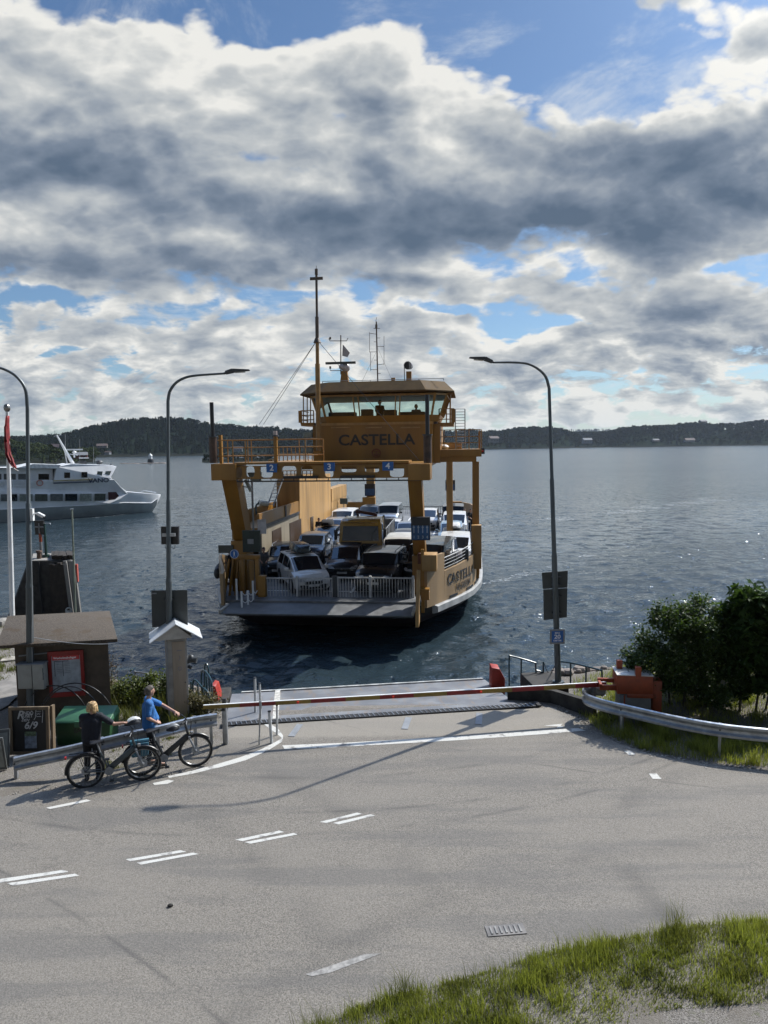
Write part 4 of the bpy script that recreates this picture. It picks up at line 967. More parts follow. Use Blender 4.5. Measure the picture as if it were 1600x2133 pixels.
# ---- concrete dolphin in the water on the left
Yd = 34.0
pxs = [(-60, 1290), (-2, 1268), (66, 1172), (147, 1160)]
t = thing('mooring_dolphin', 'dark wedge shaped concrete dolphin in the water behind the hut', 'mooring dolphin', at(110, 1290, Y=Yd + 1) * 1)
o = t.location.copy(); o.z = WATER_Z; t.location = o
zt = at(110, 1168, Y=Yd).z - WATER_Z
def DX(x, Y): return at(x, 1200, Y=Y).x - o.x
mb = MB(); fr = [(DX(-6, Yd), -.6), (DX(166, Yd), -.6), (DX(158, Yd), zt), (DX(62, Yd), zt)]
bk = [(DX(-6, Yd) - 1.1, -.6), (DX(166, Yd) - 1.1, -.6), (DX(158, Yd) - 1.1, zt + .02), (DX(62, Yd) - 1.1, zt + .02)]
mb.add([(x, Yd - o.y, z) for x, z in fr] + [(x, Yd - o.y + 2.4, z) for x, z in bk], [(0, 1, 2, 3), (7, 6, 5, 4), (0, 4, 5, 1), (1, 5, 6, 2), (2, 6, 7, 3), (3, 7, 4, 0)])
mb.build('block', DCON, t, bevel=.06)
mb = MB(); mb.add([(DX(66, Yd), Yd - o.y + .05, zt + .015), (DX(150, Yd), Yd - o.y + .05, zt + .015), (DX(150, Yd) - 1.0, Yd - o.y + 2.3, zt + .035), (DX(66, Yd) - 1.0, Yd - o.y + 2.3, zt + .035)], [(0, 1, 2, 3)]); mb.build('top_slab', CONC, t, fix=False)
TIM = mat('tarred_timber', (.035, .028, .022), .9, var=.2, scale=4)
rr = random.Random(4)
for i in range(6):
    xx = DX(112 + i * 8, Yd); mb = MB(); mb.box((xx, Yd - o.y - .12, (zt - .5) / 2 + rr.uniform(-.15, .15)), (.20, .22, zt + .4)); mb.build('fender_timber', TIM, t, bevel=.02)
mb = MB()
for i in range(7): mb.box((DX(112 + i * 6.5, Yd) - .42, Yd - o.y + .9 + rr.uniform(-.1, .1), zt + .13 + .02 * (i % 2)), (.17, 1.7, .18), (0, 0, .42 + rr.uniform(-.05, .05)))
mb.build('cap_beams', TIM, t)
mb = MB(); mb.tube(smooth_path([(DX(84, Yd), Yd - o.y - .05, zt), (DX(84, Yd), Yd - o.y - .12, zt * .6), (DX(88, Yd), Yd - o.y - .14, zt * .25), (DX(78, Yd), Yd - o.y - .1, .1)], 6), .05, 7); mb.build('hanging_fender_rope', RUB(), t)
# bollard, signal post and gauge post on the dolphin
def onD(x, y=1168, dy=.8): p = at(x, y, Y=Yd + dy); return Vector((p.x, Yd + dy, WATER_Z + zt + .04))
bd = onD(82, dy=.6); t = thing('bollard', 'small rusty bollard on top of the concrete dolphin', 'bollard', bd); mb = MB(); mb.tube([(0, 0, 0), (0, 0, .30)], [.11, .10], 10); mb.build('post', mat('rusty_iron', (.10, .06, .04), .8), t); mb = MB(); mb.tube([(0, 0, .30), (0, 0, .38)], [.15, .13], 10); mb.build('cap', mat('rusty_iron', (.1, .06, .04), .8), t)
bp = onD(87, dy=1.0); H_ = at(82, 1085, Y=Yd + 1.0).z - bp.z
t = thing('harbour_signal', 'orange and grey signal post with a dark lamp board on the dolphin', 'signal', bp)
dxl = at(83, 1100, Y=Yd + 1).x - bp.x
mb = MB(); mb.tube([(0, 0, 0), (dxl * .5, 0, H_ * .42)], .075, 8); mb.build('lower_post', GRYP(), t); mb = MB(); mb.tube([(dxl * .5, 0, H_ * .42), (dxl, 0, H_ * .72)], .075, 8); mb.build('upper_post', ORG(), t)
for z, hh in ((.93, .30), (.76, .22), (.66, .14)):
    mb = MB(); mb.box((dxl, 0, H_ * z), (.44, .12, hh)); mb.build('lamp_board', BLK(), t)
mb = MB(); mb.box((dxl, -.08, H_ * .84), (.42, .04, .05)); mb.box((dxl, -.08, H_ * .80), (.05, .04, .5)); mb.build('bracket', GRYP(), t)
bp = onD(97, dy=1.0); H_ = at(97, 1090, Y=Yd + 1.0).z - bp.z
t = thing('gauge_post', 'thin dark green post with a bent top on the dolphin', 'post', bp); mb = MB(); mb.tube([(0, 0, 0), (0, 0, .12)], .16, 8); mb.tube([(0, 0, 0), (0, 0, H_ * .62)], .07, 8); mb.tube([(0, 0, H_ * .62), (0, 0, H_)], .05, 8); mb.build('post', mat('dark_green_paint', (.015, .05, .04), .5), t)
mb = MB(); mb.tube([(-.06, 0, H_), (.28, 0, H_), (.30, 0, H_ - .06)], .02, 6); mb.build('bent_top', GRY(), t)
bp = at(157, 1292, Y=Yd - 1.0); bp.z = WATER_Z - .5
tp_ = at(150, 1061, Y=Yd - 1.0) - bp
t = thing('tide_staff', 'tall thin pale staff rising beside the fender of the dolphin', 'staff', bp); mb = MB(); mb.tube([(0, 0, 0), tp_], [.05, .04], 8); mb.build('staff', mat('pale_green_pole', (.22, .25, .20), .6), t); mb = MB(); mb.tube([tp_ + Vector((-.09, 0, 0)), tp_ + Vector((.06, 0, .02))], .03, 6); mb.build('top_fitting', GRY(), t)
# white fender ladder in front of the dolphin
q0 = at(150, 1168, Y=Yd - .5); q1 = at(160, 1300, Y=Yd - .5)
t = thing('fender_ladder', 'pale grey timber fender with a ladder at the right corner of the dolphin', 'fender', (q1.x, Yd - .5, WATER_Z - .3))
lo_ = t.location.copy(); hh = q0.z - lo_.z; PAL = mat('bleached_timber', (.20, .195, .185), .8, var=.15, scale=5, streak=True)
for s_ in (-.14, .10, .24): mb = MB(); mb.beam((s_, 0, 0), (s_ - .26, 0, hh), .14, .14); mb.build('plank', PAL, t)
mb = MB(); mb.box((.12, .05, hh - .6), (.10, .1, .85)); mb.build('red_reflector', mat('salmon_red', (.55, .12, .09), .6), t)
mb = MB(); mb.box((-.30, -.1, .55), (.26, .16, 1.1)); mb.tube(arc((-.30, -.12, 1.1), .13, 0, 180, 8), .04, 6); mb.build('ladder_hoop', mat('pale_grey_paint', (.40, .42, .42), .5), t)

# ---- rocky kerb and grass corner on the left edge are in the ground; low wall stub
mb = MB(); p = at(4, 1300, z=.1); mb.box((p.x - .3, p.y, .12), (1.0, .7, .34)); tag(mb.build('stone_block', CONC, bevel=.06), 'low weathered concrete block by the water at the left edge', 'block')
mb = MB(); p = at(32, 1372, z=.1); mb.box((p.x, p.y, .08), (.8, .5, .10), (0, 0, .3)); mb.sphere((p.x + .3, p.y - .1, .14), .14, 8, 6, (1.4, 1, .7)); tag(mb.build('rubble', mat('pale_rubble', (.33, .30, .25), .9, var=.2), smooth=None), 'pale flat stone and rubble on the path left of the hut', 'rubble')

# ---- guardrails
def wbeam_profile():
    h = [(-.155, .0), (-.135, .035), (-.085, .04), (-.05, .0), (0, -.012), (.05, .0), (.085, .04), (.135, .035), (.155, .0)]
    return h
def guardrail(label, path, posts, side=1, cat='guardrail', end=None):
    P = smooth_path(path, 8); t = thing('guardrail', label, cat, (P[0].x, P[0].y, 0)); O = Vector((P[0].x, P[0].y, 0))
    rows = []; N = len(P)
    for i, p in enumerate(P):
        d = (P[min(i + 1, N - 1)] - P[max(i - 1, 0)]); d.z = 0; d.normalize(); n = Vector((d.y, -d.x, 0)) * side
        f_ = [p - O + n * y + Vector((0, 0, z)) for z, y in wbeam_profile()]; b_ = [p - O + n * (y - .006) + Vector((0, 0, z)) for z, y in reversed(wbeam_profile())]
        rows.append(f_ + b_)
    MB().loft(rows).build('rail', GRY(), t, smooth=50)
    for k in posts:
        p = P[int(k * (N - 1))]; d = (P[min(int(k * (N - 1)) + 1, N - 1)] - p)
        if d.length < 1e-4: d = p - P[-2]
        n = Vector((d.y, -d.x, 0)).normalized() * side; q_ = p - O - n * .09
        mb = MB(); mb.box((q_.x, q_.y, (p.z + .12) / 2 - .1), (.11, .06, p.z + .32), (0, 0, math.atan2(n.y, n.x))); mb.build('post', GRY(), t)
        mb = MB(); mb.cyl(p - O + n * -.02, p - O + n * .012, .018, 8); mb.build('bolt', DKG(), t)
    return t
def GP(x, y, z): p = at(x, y, z=z); return (p.x, p.y, p.z)
gl = [(30, 1592, .34), (60, 1585, .38), (150, 1566, .50), (250, 1542, .58), (330, 1525, .60), (400, 1507, .60), (452, 1499, .60)]
guardrail('left guardrail of ribbed steel, its left end sunk to the ground behind the bicycles', [GP(*a) for a in gl], (.02, .45, .68, .86, .97), side=1)
gr_ = [(1262, 1437, .62), (1232, 1437, .62), (1216, 1446, .60), (1224, 1458, .60), (1262, 1471, .60), (1330, 1487, .60), (1410, 1505, .60), (1500, 1521, .60), (1600, 1532, .60), (1760, 1545, .60), (2000, 1552, .60)]
guardrail('right guardrail curling round at its end in front of the bushes', [GP(*a) for a in gr_], (.10, .45, .70, .93), side=1)

# ---- tubular railings
def railing(label, paths, posts, r=.024, group=None, mt=None):
    """paths: polylines of world points; posts: (top point, ground z)"""
    o = Vector(paths[0][0]) if paths else Vector(posts[0][0]); O = Vector((o.x, o.y, 0)); t = thing('railing', label, 'railing', O, 0, group)
    for p in paths: MB().tube([Vector(q_) - O for q_ in smooth_path(p, 5)], r, 8).build('handrail', mt or TEAL(), t)
    for top, gz in posts: MB().tube([Vector(top) - O, Vector((top[0], top[1], gz)) - O], r, 8).build('post', mt or TEAL(), t)
    return t
YQ = 19.9
A = lambda x, y, Y=YQ: tuple(at(x, y, Y=Y))
railing('dark bent railing right of the red block on the ramp', [[A(1061, 1428), A(1061, 1372), A(1066, 1367), A(1112, 1380), A(1116, 1386), A(1117, 1424)], [A(1117, 1396), A(1130, 1402), A(1135, 1420)]], [(A(1086, 1373), .0), (A(1132, 1378), .0)])
railing('dark railing on the bank from the right lamp pole towards the orange barrier machine', [[A(1158, 1425, 19.3), A(1158, 1382, 19.3), A(1162, 1378, 19.3), A(1190, 1381, 19.0), A(1220, 1388, 18.6), A(1250, 1396, 18.2), A(1254, 1402, 18.2), A(1254, 1450, 18.2)]], [(A(1189, 1381, 19.0), .3), (A(1221, 1388, 18.6), .3)])
mb = MB(); mb.tube(smooth_path([A(1133, 1380), A(1140, 1398), A(1148, 1402), A(1157, 1384, 19.4)], 5), .012, 5); tag(mb.build('chain', DKG()), 'short chain hanging between the two railings by the right lamp', 'chain')
Yl = 18.6
railing('dark blue railing sloping down to the left red block', [[A(421, 1460, Yl + .9), A(421, 1398, Yl + .9), A(440, 1418, Yl + .1), A(441, 1470, Yl + .1)], [A(427, 1460, Yl + 1.3), A(427, 1388, Yl + 1.3), A(434, 1392, Yl + 1.2), A(437, 1440, Yl + 1.2)]], [(A(430, 1408, Yl + .5), -.1)])
railing('dark railing with close uprights beside the beige cabinet', [[A(398, 1478, 18.9), A(398, 1420, 18.9)], [A(403, 1475, 18.8), A(403, 1418, 18.8), A(420, 1430, 18.4), A(434, 1444, 18.1), A(437, 1470, 18.1)]], [(A(412, 1424, 18.6), -.05), (A(423, 1433, 18.35), -.05), (A(431, 1441, 18.15), -.05)])
railing('grey railing by the water left of the beige cabinet', [[A(282, 1450, 20.2), A(282, 1403, 20.2), A(286, 1400, 20.2), A(350, 1409, 19.7)]], [], mt=GRYP())
# ---- red blocks
def redblock(label, x0, x1, yt, yb, Y):
    a_ = at(x0, yb, Y=Y); b_ = at(x1, yb, Y=Y); tt_ = at(x0, yt, Y=Y); w_ = b_.x - a_.x; h_ = tt_.z - a_.z
    mb = MB(); mb.prism([(0, -.8), (w_, -.8), (w_, h_ * .42), (w_ * .62, h_ * .93), (w_ * .05, h_)], 0, .45, lambda x, y, z: (x, z, y))
    o = mb.build('ramp_buffer', RED() if False else mat('red_orange_block', (.34, .028, .014), .5), bevel=.015); o.location = (a_.x, Y, a_.z); tag(o, label, 'buffer', 'red corner blocks of the ramp')
redblock('red block at the right corner of the ramp', 1023, 1052, 1391, 1432, 20.3)
redblock('red block at the left corner of the ramp behind the railing', 441, 455, 1427, 1468, 19.0)
# ---- thin marker posts
PST = mat('white_grey_post', (.58, .59, .58), .5, var=.12, scale=6)
def mpost(label, x, yt, yb, r, Y=None, z=0.0, m=None, xt=None):
    b_ = at(x, yb, z=z); t_ = at(xt or x, yt, Y=b_.y); mb = MB(); t = thing('marker_post', label, 'post', b_, 0, 'slim posts by the barrier'); mb.tube([(0, 0, 0), t_ - b_], r, 10); mb.build('post', m or PST, t)
    mb = MB(); mb.tube([t_ - b_, (t_ - b_) + Vector((0, 0, .03))], r * 1.08, 10); mb.build('cap', DKG(), t)
mpost('taller of the two posts standing at the edge of the ramp plate', 532, 1413, 1484, .032, z=.0, xt=531)
mpost('shorter of the two posts standing at the edge of the ramp plate', 543, 1425, 1498, .028, z=.0, xt=541)
mpost('slim white post nearest the stop line', 566, 1483, 1549, .036, z=.0, xt=561)
mpost('slim white post under the barrier arm between kerb and ramp hinge', 577, 1470, 1532, .026, z=.0, xt=577)
# ---- barrier
bE = at(1288, 1424, Y=17.3); tipY = 16.6
P0 = at(1262, 1425, Y=17.4); P1 = at(424, 1473, Y=15.9)
hz_arm = (P0.z + P1.z) / 2
t = thing('road_barrier', 'long red and yellow barrier arm lowered across the road', 'barrier', P0)
V = P1 - P0; nseg = 12
YLW = mat('yellow_band', (.24, .16, .03), .5); RDB = mat('red_band', (.24, .02, .02), .5)
for i in range(nseg):
    a_, b_ = V * (i / nseg), V * ((i + 1) / nseg); h0 = .105 - .03 * i / nseg
    mb = MB(); mb.beam(a_, b_, .07, h0, h2=.105 - .03 * (i + 1) / nseg); mb.build('band', RDB if i % 2 == 0 else YLW, t, smooth=None)
mb = MB(); mb.beam(Vector((0, 0, .059)), V + Vector((0, 0, .046)), .045, .012); mb.build('top_strip', WHT(), t, smooth=None)
for f in (.33, .55, .78): mb = MB(); q_ = V * f; mb.box((q_.x, q_.y - .05, q_.z + .0), (.05, .04, .05)); mb.build('lamp', mat('red_lamp', (.8, .05, .03), .3), t)
q_ = V * .868; gz = 0 - P0.z
mb = MB(); mb.tube([(q_.x, q_.y - .06, q_.z + .04), (q_.x - .05, q_.y - .1, gz)], .018, 7); mb.build('drop_leg', GRY(), t)
mb = MB(); mb.tube([(q_.x, q_.y - .05, q_.z - .10), (q_.x, q_.y - .05, q_.z + .09)], .03, 7); mb.build('leg_hinge', GRY(), t)
# rest post at left
rp = at(462, 1530, z=0)
rp = P0 + V * .955; t = thing('rest_post', 'square grey post on which the tip of the barrier arm rests', 'post', (rp.x, rp.y + .12, 0)); mb = MB(); mb.box((0, 0, (rp.z + .02) / 2), (.11, .11, rp.z + .02)); mb.build('post', GRY(), t, bevel=.01); mb = MB(); mb.box((0, -.02, rp.z + .08), (.09, .03, .13)); mb.box((0, -.1, rp.z - .09), (.09, .14, .03)); mb.build('fork', DKG(), t)
# barrier machine
mp = at(1318, 1470, Y=17.2); g0 = float(ground_z(np.array([mp.x]), np.array([17.2]))[0])
t = thing('barrier_machine', 'orange barrier machine on a grey pedestal beside the bushes', 'barrier machine', (mp.x, 17.2, g0), math.radians(-8)); bz = at(1318, 1397, Y=17.2).z - g0
OR = ORG()
mb = MB(); mb.box((0, .0, bz * .28), (.74, .60, bz * .60)); mb.build('pedestal', mat('grey_pedestal', (.17, .17, .165), .7, var=.12), t, bevel=.01)
mb = MB(); mb.box((-.02, 0, bz * .79), (.84, .66, bz * .38)); mb.box((.10, -.02, bz * .57), (.60, .64, .10)); mb.build('housing', OR, t, bevel=.012)
mb = MB(); mb.box((-.02, 0, bz * .985), (.86, .68, .02)); mb.build('cover', mat('off_white_cover', (.62, .60, .56), .5), t)  # off-white cover plate on top of the housing
for x_, y_ in ((-.30, .20), (.05, -.30)): mb = MB(); mb.box((x_, y_, bz + .07), (.13, .13, .26)); mb.build('counterweight_lug', OR, t)
mb = MB(); mb.box((-.62, -.16, bz * .68), (.42, .06, .13)); mb.box((-.62, .18, bz * .74), (.42, .06, .10)); mb.box((-.80, .0, bz * .71), (.06, .38, .10)); mb.build('arm_fork', OR, t)
mb = MB(); mb.box((.56, .10, bz * .40), (.22, .40, bz * .84)); mb.build('side_box', OR, t, bevel=.01)
mb = MB(); mb.box((-.26, -.313, bz * .30), (.03, .02, bz * .55)); mb.build('edge_strip', OR, t)
# thin rope towards the machine
# ================================================================ THE FERRY
PSI = math.radians(6.8)
fc0 = at(455, 1278, z=0.0); fc1 = at(862, 1283, z=0.0)
FC = Vector(((fc0.x + fc1.x) / 2, (fc0.y + fc1.y) / 2, 0))
FM = Matrix.Translation(FC) @ Matrix.Rotation(-PSI, 4, 'Z'); FI = FM.inverted()
def LF(x, y, t=None, b=None, z=None):
    """spot of the photograph in the ferry's frame (b across, t towards the stern, z up)"""
    o = FI @ Vector((0, 0, CAM_H)); d = FI.to_3x3() @ ray(x, y)
    k = (t - o.y) / d.y if t is not None else ((b - o.x) / d.x if b is not None else (z - o.z) / d.z)
    return o + d * k
ferry = thing('car_ferry', 'large yellow car ferry with a tall bridge and cars on its open deck', 'ferry', FC, -PSI)
Y_, YW, CRM = YEL(), YELW(), CREAM()
DZ = .26                              # car deck level
HR = [(0, 4.15), (.6, 4.35), (1.4, 4.8), (2.5, 5.3), (4.0, 6.0), (5.5, 6.5), (7.5, 6.85), (10, 6.95), (15, 7.0), (38, 7.0), (41, 6.6), (43.5, 5.6), (45.5, 4.4)]
HL = [(t, -b * (.915 if t > 1 else 1.0)) for t, b in HR]
def side(S_, t): return float(np.interp(t, [p[0] for p in S_], [p[1] for p in S_]))
def hull_rows(z0, z1, k0, k1, t0=.9, t1=45.5, n=40):
    pass
# hull below the deck: black/red, tucked in towards the waterline and raked under the bow
def section(t, z, flare):
    r = side(HR, t); l = side(HL, t); return r * flare, l * flare
HULLM = mat('hull_dark_red_black', (.014, .006, .006), .8, var=.3, scale=1.2, streak=True)
levels = [(-2.6, .62, 7.5), (-1.9, .80, 5.2), (-1.3, .92, 3.6), (-.75, .985, 2.5), (-.42, 1.0, 1.9), (.115, .995, 1.8)]
tt_ = [0, .6, 1.4, 2.5, 4, 5.5, 7.5, 10, 15, 25, 38, 41, 43.5, 45.5]
rows = []
for z, k, t_in in levels:
    row = []
    for t in tt_: tq = t_in + t * (45.5 - 2 * t_in) / 45.5; row.append((side(HR, t) * k, tq, z))
    for t in reversed(tt_): tq = t_in + t * (45.5 - 2 * t_in) / 45.5; row.append((side(HL, t) * k, tq, z))
    rows.append(row)
MB().loft(rows).build('hull', HULLM, ferry, smooth=50)
# rubbing strake: white grey band round the hull
def strake(S_, t0, t1, z0, z1, off, m, name, n=46, th=.16, sgn=1):
    mb = MB(); R_ = []
    for i in range(n):
        t = t0 + (t1 - t0) * i / (n - 1); b = side(S_, t); e = off * sgn
        sh = .0
        R_.append([(b, t, z0 + sh), (b + e, t, z0 + .05 + sh), (b + e, t, z1 - .05 + sh), (b, t, z1 + sh), (b - sgn * .1, t, z1 + sh), (b - sgn * .1, t, z0 + sh)])
    return mb.loft(R_).build(name, m, ferry, smooth=50)
STRK = mat('rubbing_strake_grey', (.33, .335, .33), .45, var=.12, scale=2)
for S_, sg in ((HR, 1), (HL, -1)): strake(S_, 1.6, 44, -.26, .10, .15, STRK, 'rubbing_strake', sgn=sg)
# car deck
def deck_mat():
    m = bpy.data.materials.new('car_deck_paint'); m.use_nodes = True; nt = m.node_tree; q = NG(nt); b = nt.nodes['Principled BSDF']
    tco = q.node('ShaderNodeTexCoord').outputs['Object']; n = q.noise(tco, 1.2, 5, .6)
    c = q.mix(q.step(n, .4, .62), (.10, .105, .11), (.19, .195, .20))
    nt.links.new(c, b.inputs['Base Color']); b.inputs['Roughness'].default_value = .55; return m
DKM = deck_mat()
mb = MB(); poly = [(side(HR, t) - .05, t) for t in tt_[1:]] + [(side(HL, t) + .05, t) for t in reversed(tt_[1:])]
mb.prism([(x, y) for x, y in poly if y > 1.3], .12, DZ); mb.build('car_deck', DKM, ferry, smooth=None)
for i, b in enumerate((-1.75, 1.0, 3.75)):
    mb = MB(); mb.b2((b - .06, 3.2, DZ + .003), (b + .06, 40, DZ + .012)); mb.build('lane_line', WHT(), ferry, smooth=None)
for b in (-2.4, .6, 2.4): mb = MB(); mb.b2((b - .9, 3.4, DZ + .014), (b + .9, 3.5, DZ + .022)); mb.build('stop_mark', WHT(), ferry, smooth=None)
# bow ramp
mb = MB(); mb.add([(-4.1, .02, -.06), (4.1, .02, -.06), (4.1, 2.2, -.05), (-4.1, 2.2, -.05), (-4.1, 0, .0), (4.1, 0, .0), (4.1, 2.2, DZ + .012), (-4.1, 2.2, DZ + .012)], [(0, 3, 2, 1), (4, 5, 6, 7), (0, 1, 5, 4), (1, 2, 6, 5), (2, 3, 7, 6), (3, 0, 4, 7)])
mb.build('bow_ramp', mat('ramp_grey', (.16, .165, .17), .5, var=.12, scale=1.5), ferry, smooth=None)
MB().b2((-4.0, .5, -.22), (4.0, .62, -.07)).b2((-4.0, 1.3, -.34), (4.0, 1.5, -.07)).build('ramp_underside', BLK(), ferry, smooth=None)
for s_ in (-1, 1): mb = MB(); mb.b2((s_ * 4.02, .02, .0), (s_ * 4.12, 2.2, .14)); mb.build('ramp_edge', mat('pale_ramp_edge', (.45, .42, .36), .5), ferry, smooth=None)
# bow side: yellow ramp wing on the right with its pointed lower end, and posts
w = [LF(x, y, b=4.2) for x, y in ((866, 1300), (858, 1262))]
mb = MB(); mb.add([(4.2, -.25, -.40), (4.2, .35, -.30), (4.2, .95, 1.75), (4.2, .75, 1.75), (4.2, -.2, .25)] + [(4.34, -.25, -.40), (4.34, .35, -.30), (4.34, .95, 1.75), (4.34, .75, 1.75), (4.34, -.2, .25)], [(4, 3, 2, 1, 0), (5, 6, 7, 8, 9), (0, 1, 6, 5), (1, 2, 7, 6), (2, 3, 8, 7), (3, 4, 9, 8), (4, 0, 5, 9)]); mb.build('ramp_wing', YW, ferry, smooth=None)
mb = MB(); mb.b2((4.36, .55, .55), (4.72, .95, 1.0)); mb.build('hinge_box', Y_, ferry)
mb = MB(); mb.b2((4.36, 1.0, -.1), (4.50, 1.12, 2.6)); mb.build('guide_post', Y_, ferry)
# bulwarks, outer skin (buff) with slightly varying top
def bulwark(S_, sg, t0, t1, z1, name, m, n=None, z0=.10, th=.12):
    n = n or max(6, int((t1 - t0) * 2)); R_ = []
    for i in range(n):
        t = t0 + (t1 - t0) * i / (n - 1); b = side(S_, t); zt = z1(t) if callable(z1) else z1
        R_.append([(b, t, z0), (b + sg * .02, t, zt), (b - sg * th, t, zt), (b - sg * th, t, z0)])
    return MB().loft(R_).build(name, m, ferry, smooth=40)
zb_hi = LF(925, 1153, t=2.2).z; zb_lo = LF(926, 1189, t=2.5).z; zb_b = LF(994, 1150, t=6.3).z
bulwark(HR, 1, 1.05, 2.45, zb_hi, 'bow_plate', CRM)
bulwark(HR, 1, 2.452, 43, lambda t: float(np.interp(t, [2.45, 6.5, 12, 43], [zb_lo, zb_b, 1.25, 1.25])), 'bulwark', CRM, 80)
bulwark(HL, -1, 1.05, 43, lambda t: float(np.interp(t, [1.05, 5.0, 7, 43], [1.5, 1.75, 1.35, 1.3])), 'bulwark', CRM, 80)
mb = MB()   # dark scuppers at the foot of the bulwark
for t0, t1 in ((2.9, 3.6), (4.7, 5.6), (6.2, 7.2)): 
    ts = [t0, t1]; q_ = [(side(HR, t) + .03, t) for t in ts]; mb.beam((q_[0][0], q_[0][1], .20), (q_[1][0], q_[1][1], .20), .03, .10)
mb.build('scupper', BLK(), ferry, smooth=None)
# rails on the bow bulwark
for k in range(4):
    pts = []
    for i in range(9):
        t = 2.5 + (7.2 - 2.5) * i / 8; z = float(np.interp(t, [2.45, 6.5, 12], [zb_lo, zb_b, 1.25])) + .10 + k * .15; pts.append((side(HR, t) - .06, t, z))
    MB().tube(pts, .024 if k == 3 else .014, 6).build('bow_rail', STRK if k == 3 else GRYP(), ferry)
for t in (2.6, 3.7, 4.9, 6.0, 7.1):
    z = float(np.interp(t, [2.45, 6.5, 12], [zb_lo, zb_b, 1.25])); mb = MB(); mb.beam((side(HR, t) - .09, t, z - .1), (side(HR, t) - .12, t + .1, z + .58), .05, .09); mb.build('rail_stanchion', DKG(), ferry)
mb = MB(); t = 4.9; mb.box((side(HR, t) - .1, t, zb_lo + .35), (.30, .22, .55)); mb.build('fairlead', DKG(), ferry, bevel=.04)
# hull name
def curve_text(txt, size, t_mid, z, name, m, extra=0.03, stretch=1.0):
    """letters set one by one along the curved bulwark"""
    mb = MB(); adv = size * .66 * stretch; n = len(txt); ts = t_mid - (n - 1) / 2 * adv * .86
    ln = 0; t = ts
    for ch in txt:
        b = side(HR, t); b2 = side(HR, t + .1); d = Vector((b2 - b, .1, 0)).normalized(); nrm = Vector((d.y, -d.x, 0))
        if ch != ' ': mb.text(ch, size, face_frame(Vector((b, t, z)) + nrm * extra, d, (0, 0, 1)), .004, stretch=stretch)
        t += adv * d.y * (1.0 if ch not in 'IJ' else .7)
    return mb.build(name, m, ferry, smooth=None)
curve_text('CASTELLA', .62, 4.1, .98, 'hull_name', BLK(), .035, .98)
curve_text('VAXHOLM', .42, 4.25, .50, 'home_port', mat('faded_black_letters', (.06, .05, .04), .6), .035, .95)
# yellow locker on the right bow bulwark
mb = MB(); q0, q1 = LF(878, 1190, t=1.0), LF(900, 1153, t=1.0)
mb.b2((4.42, .95, q0.z - .0), (5.02, 1.85, zb_hi + .12)); mb.build('bow_locker', YW, ferry, bevel=.01)

# ---- front portal: two leaning legs, boxes on top, pierced beam
ZP0 = LF(667, 1000, t=1.2).z; ZP1 = LF(667, 966, t=1.2).z
def portal_leg(xt0, xt1, xb0, xb1, yb, tb, sgn):
    a0, a1 = LF(xt0, 1000, t=1.0), LF(xt1, 1000, t=1.0); c0, c1 = LF(xb0, yb, t=tb), LF(xb1, yb, t=tb)
    mb = MB(); dt = .62
    mb.add([(c0.x, tb - .1, c0.z), (c1.x, tb - .1, c0.z), (c1.x, tb + .8, c0.z), (c0.x, tb + .8, c0.z), (a0.x, 1.0, ZP0 + .05), (a1.x, 1.0, ZP0 + .05), (a1.x, 1.0 + .9, ZP0 + .05), (a0.x, 1.0 + .9, ZP0 + .05)], [(0, 3, 2, 1), (4, 5, 6, 7), (0, 1, 5, 4), (1, 2, 6, 5), (2, 3, 7, 6), (3, 0, 4, 7)])
    return mb.build('portal_leg', Y_, ferry, smooth=None, bevel=.02)
portal_leg(461, 492, 490, 517, 1130, 3.7, -1)
portal_leg(849, 878, 862, 887, 1160, 3.4, 1)
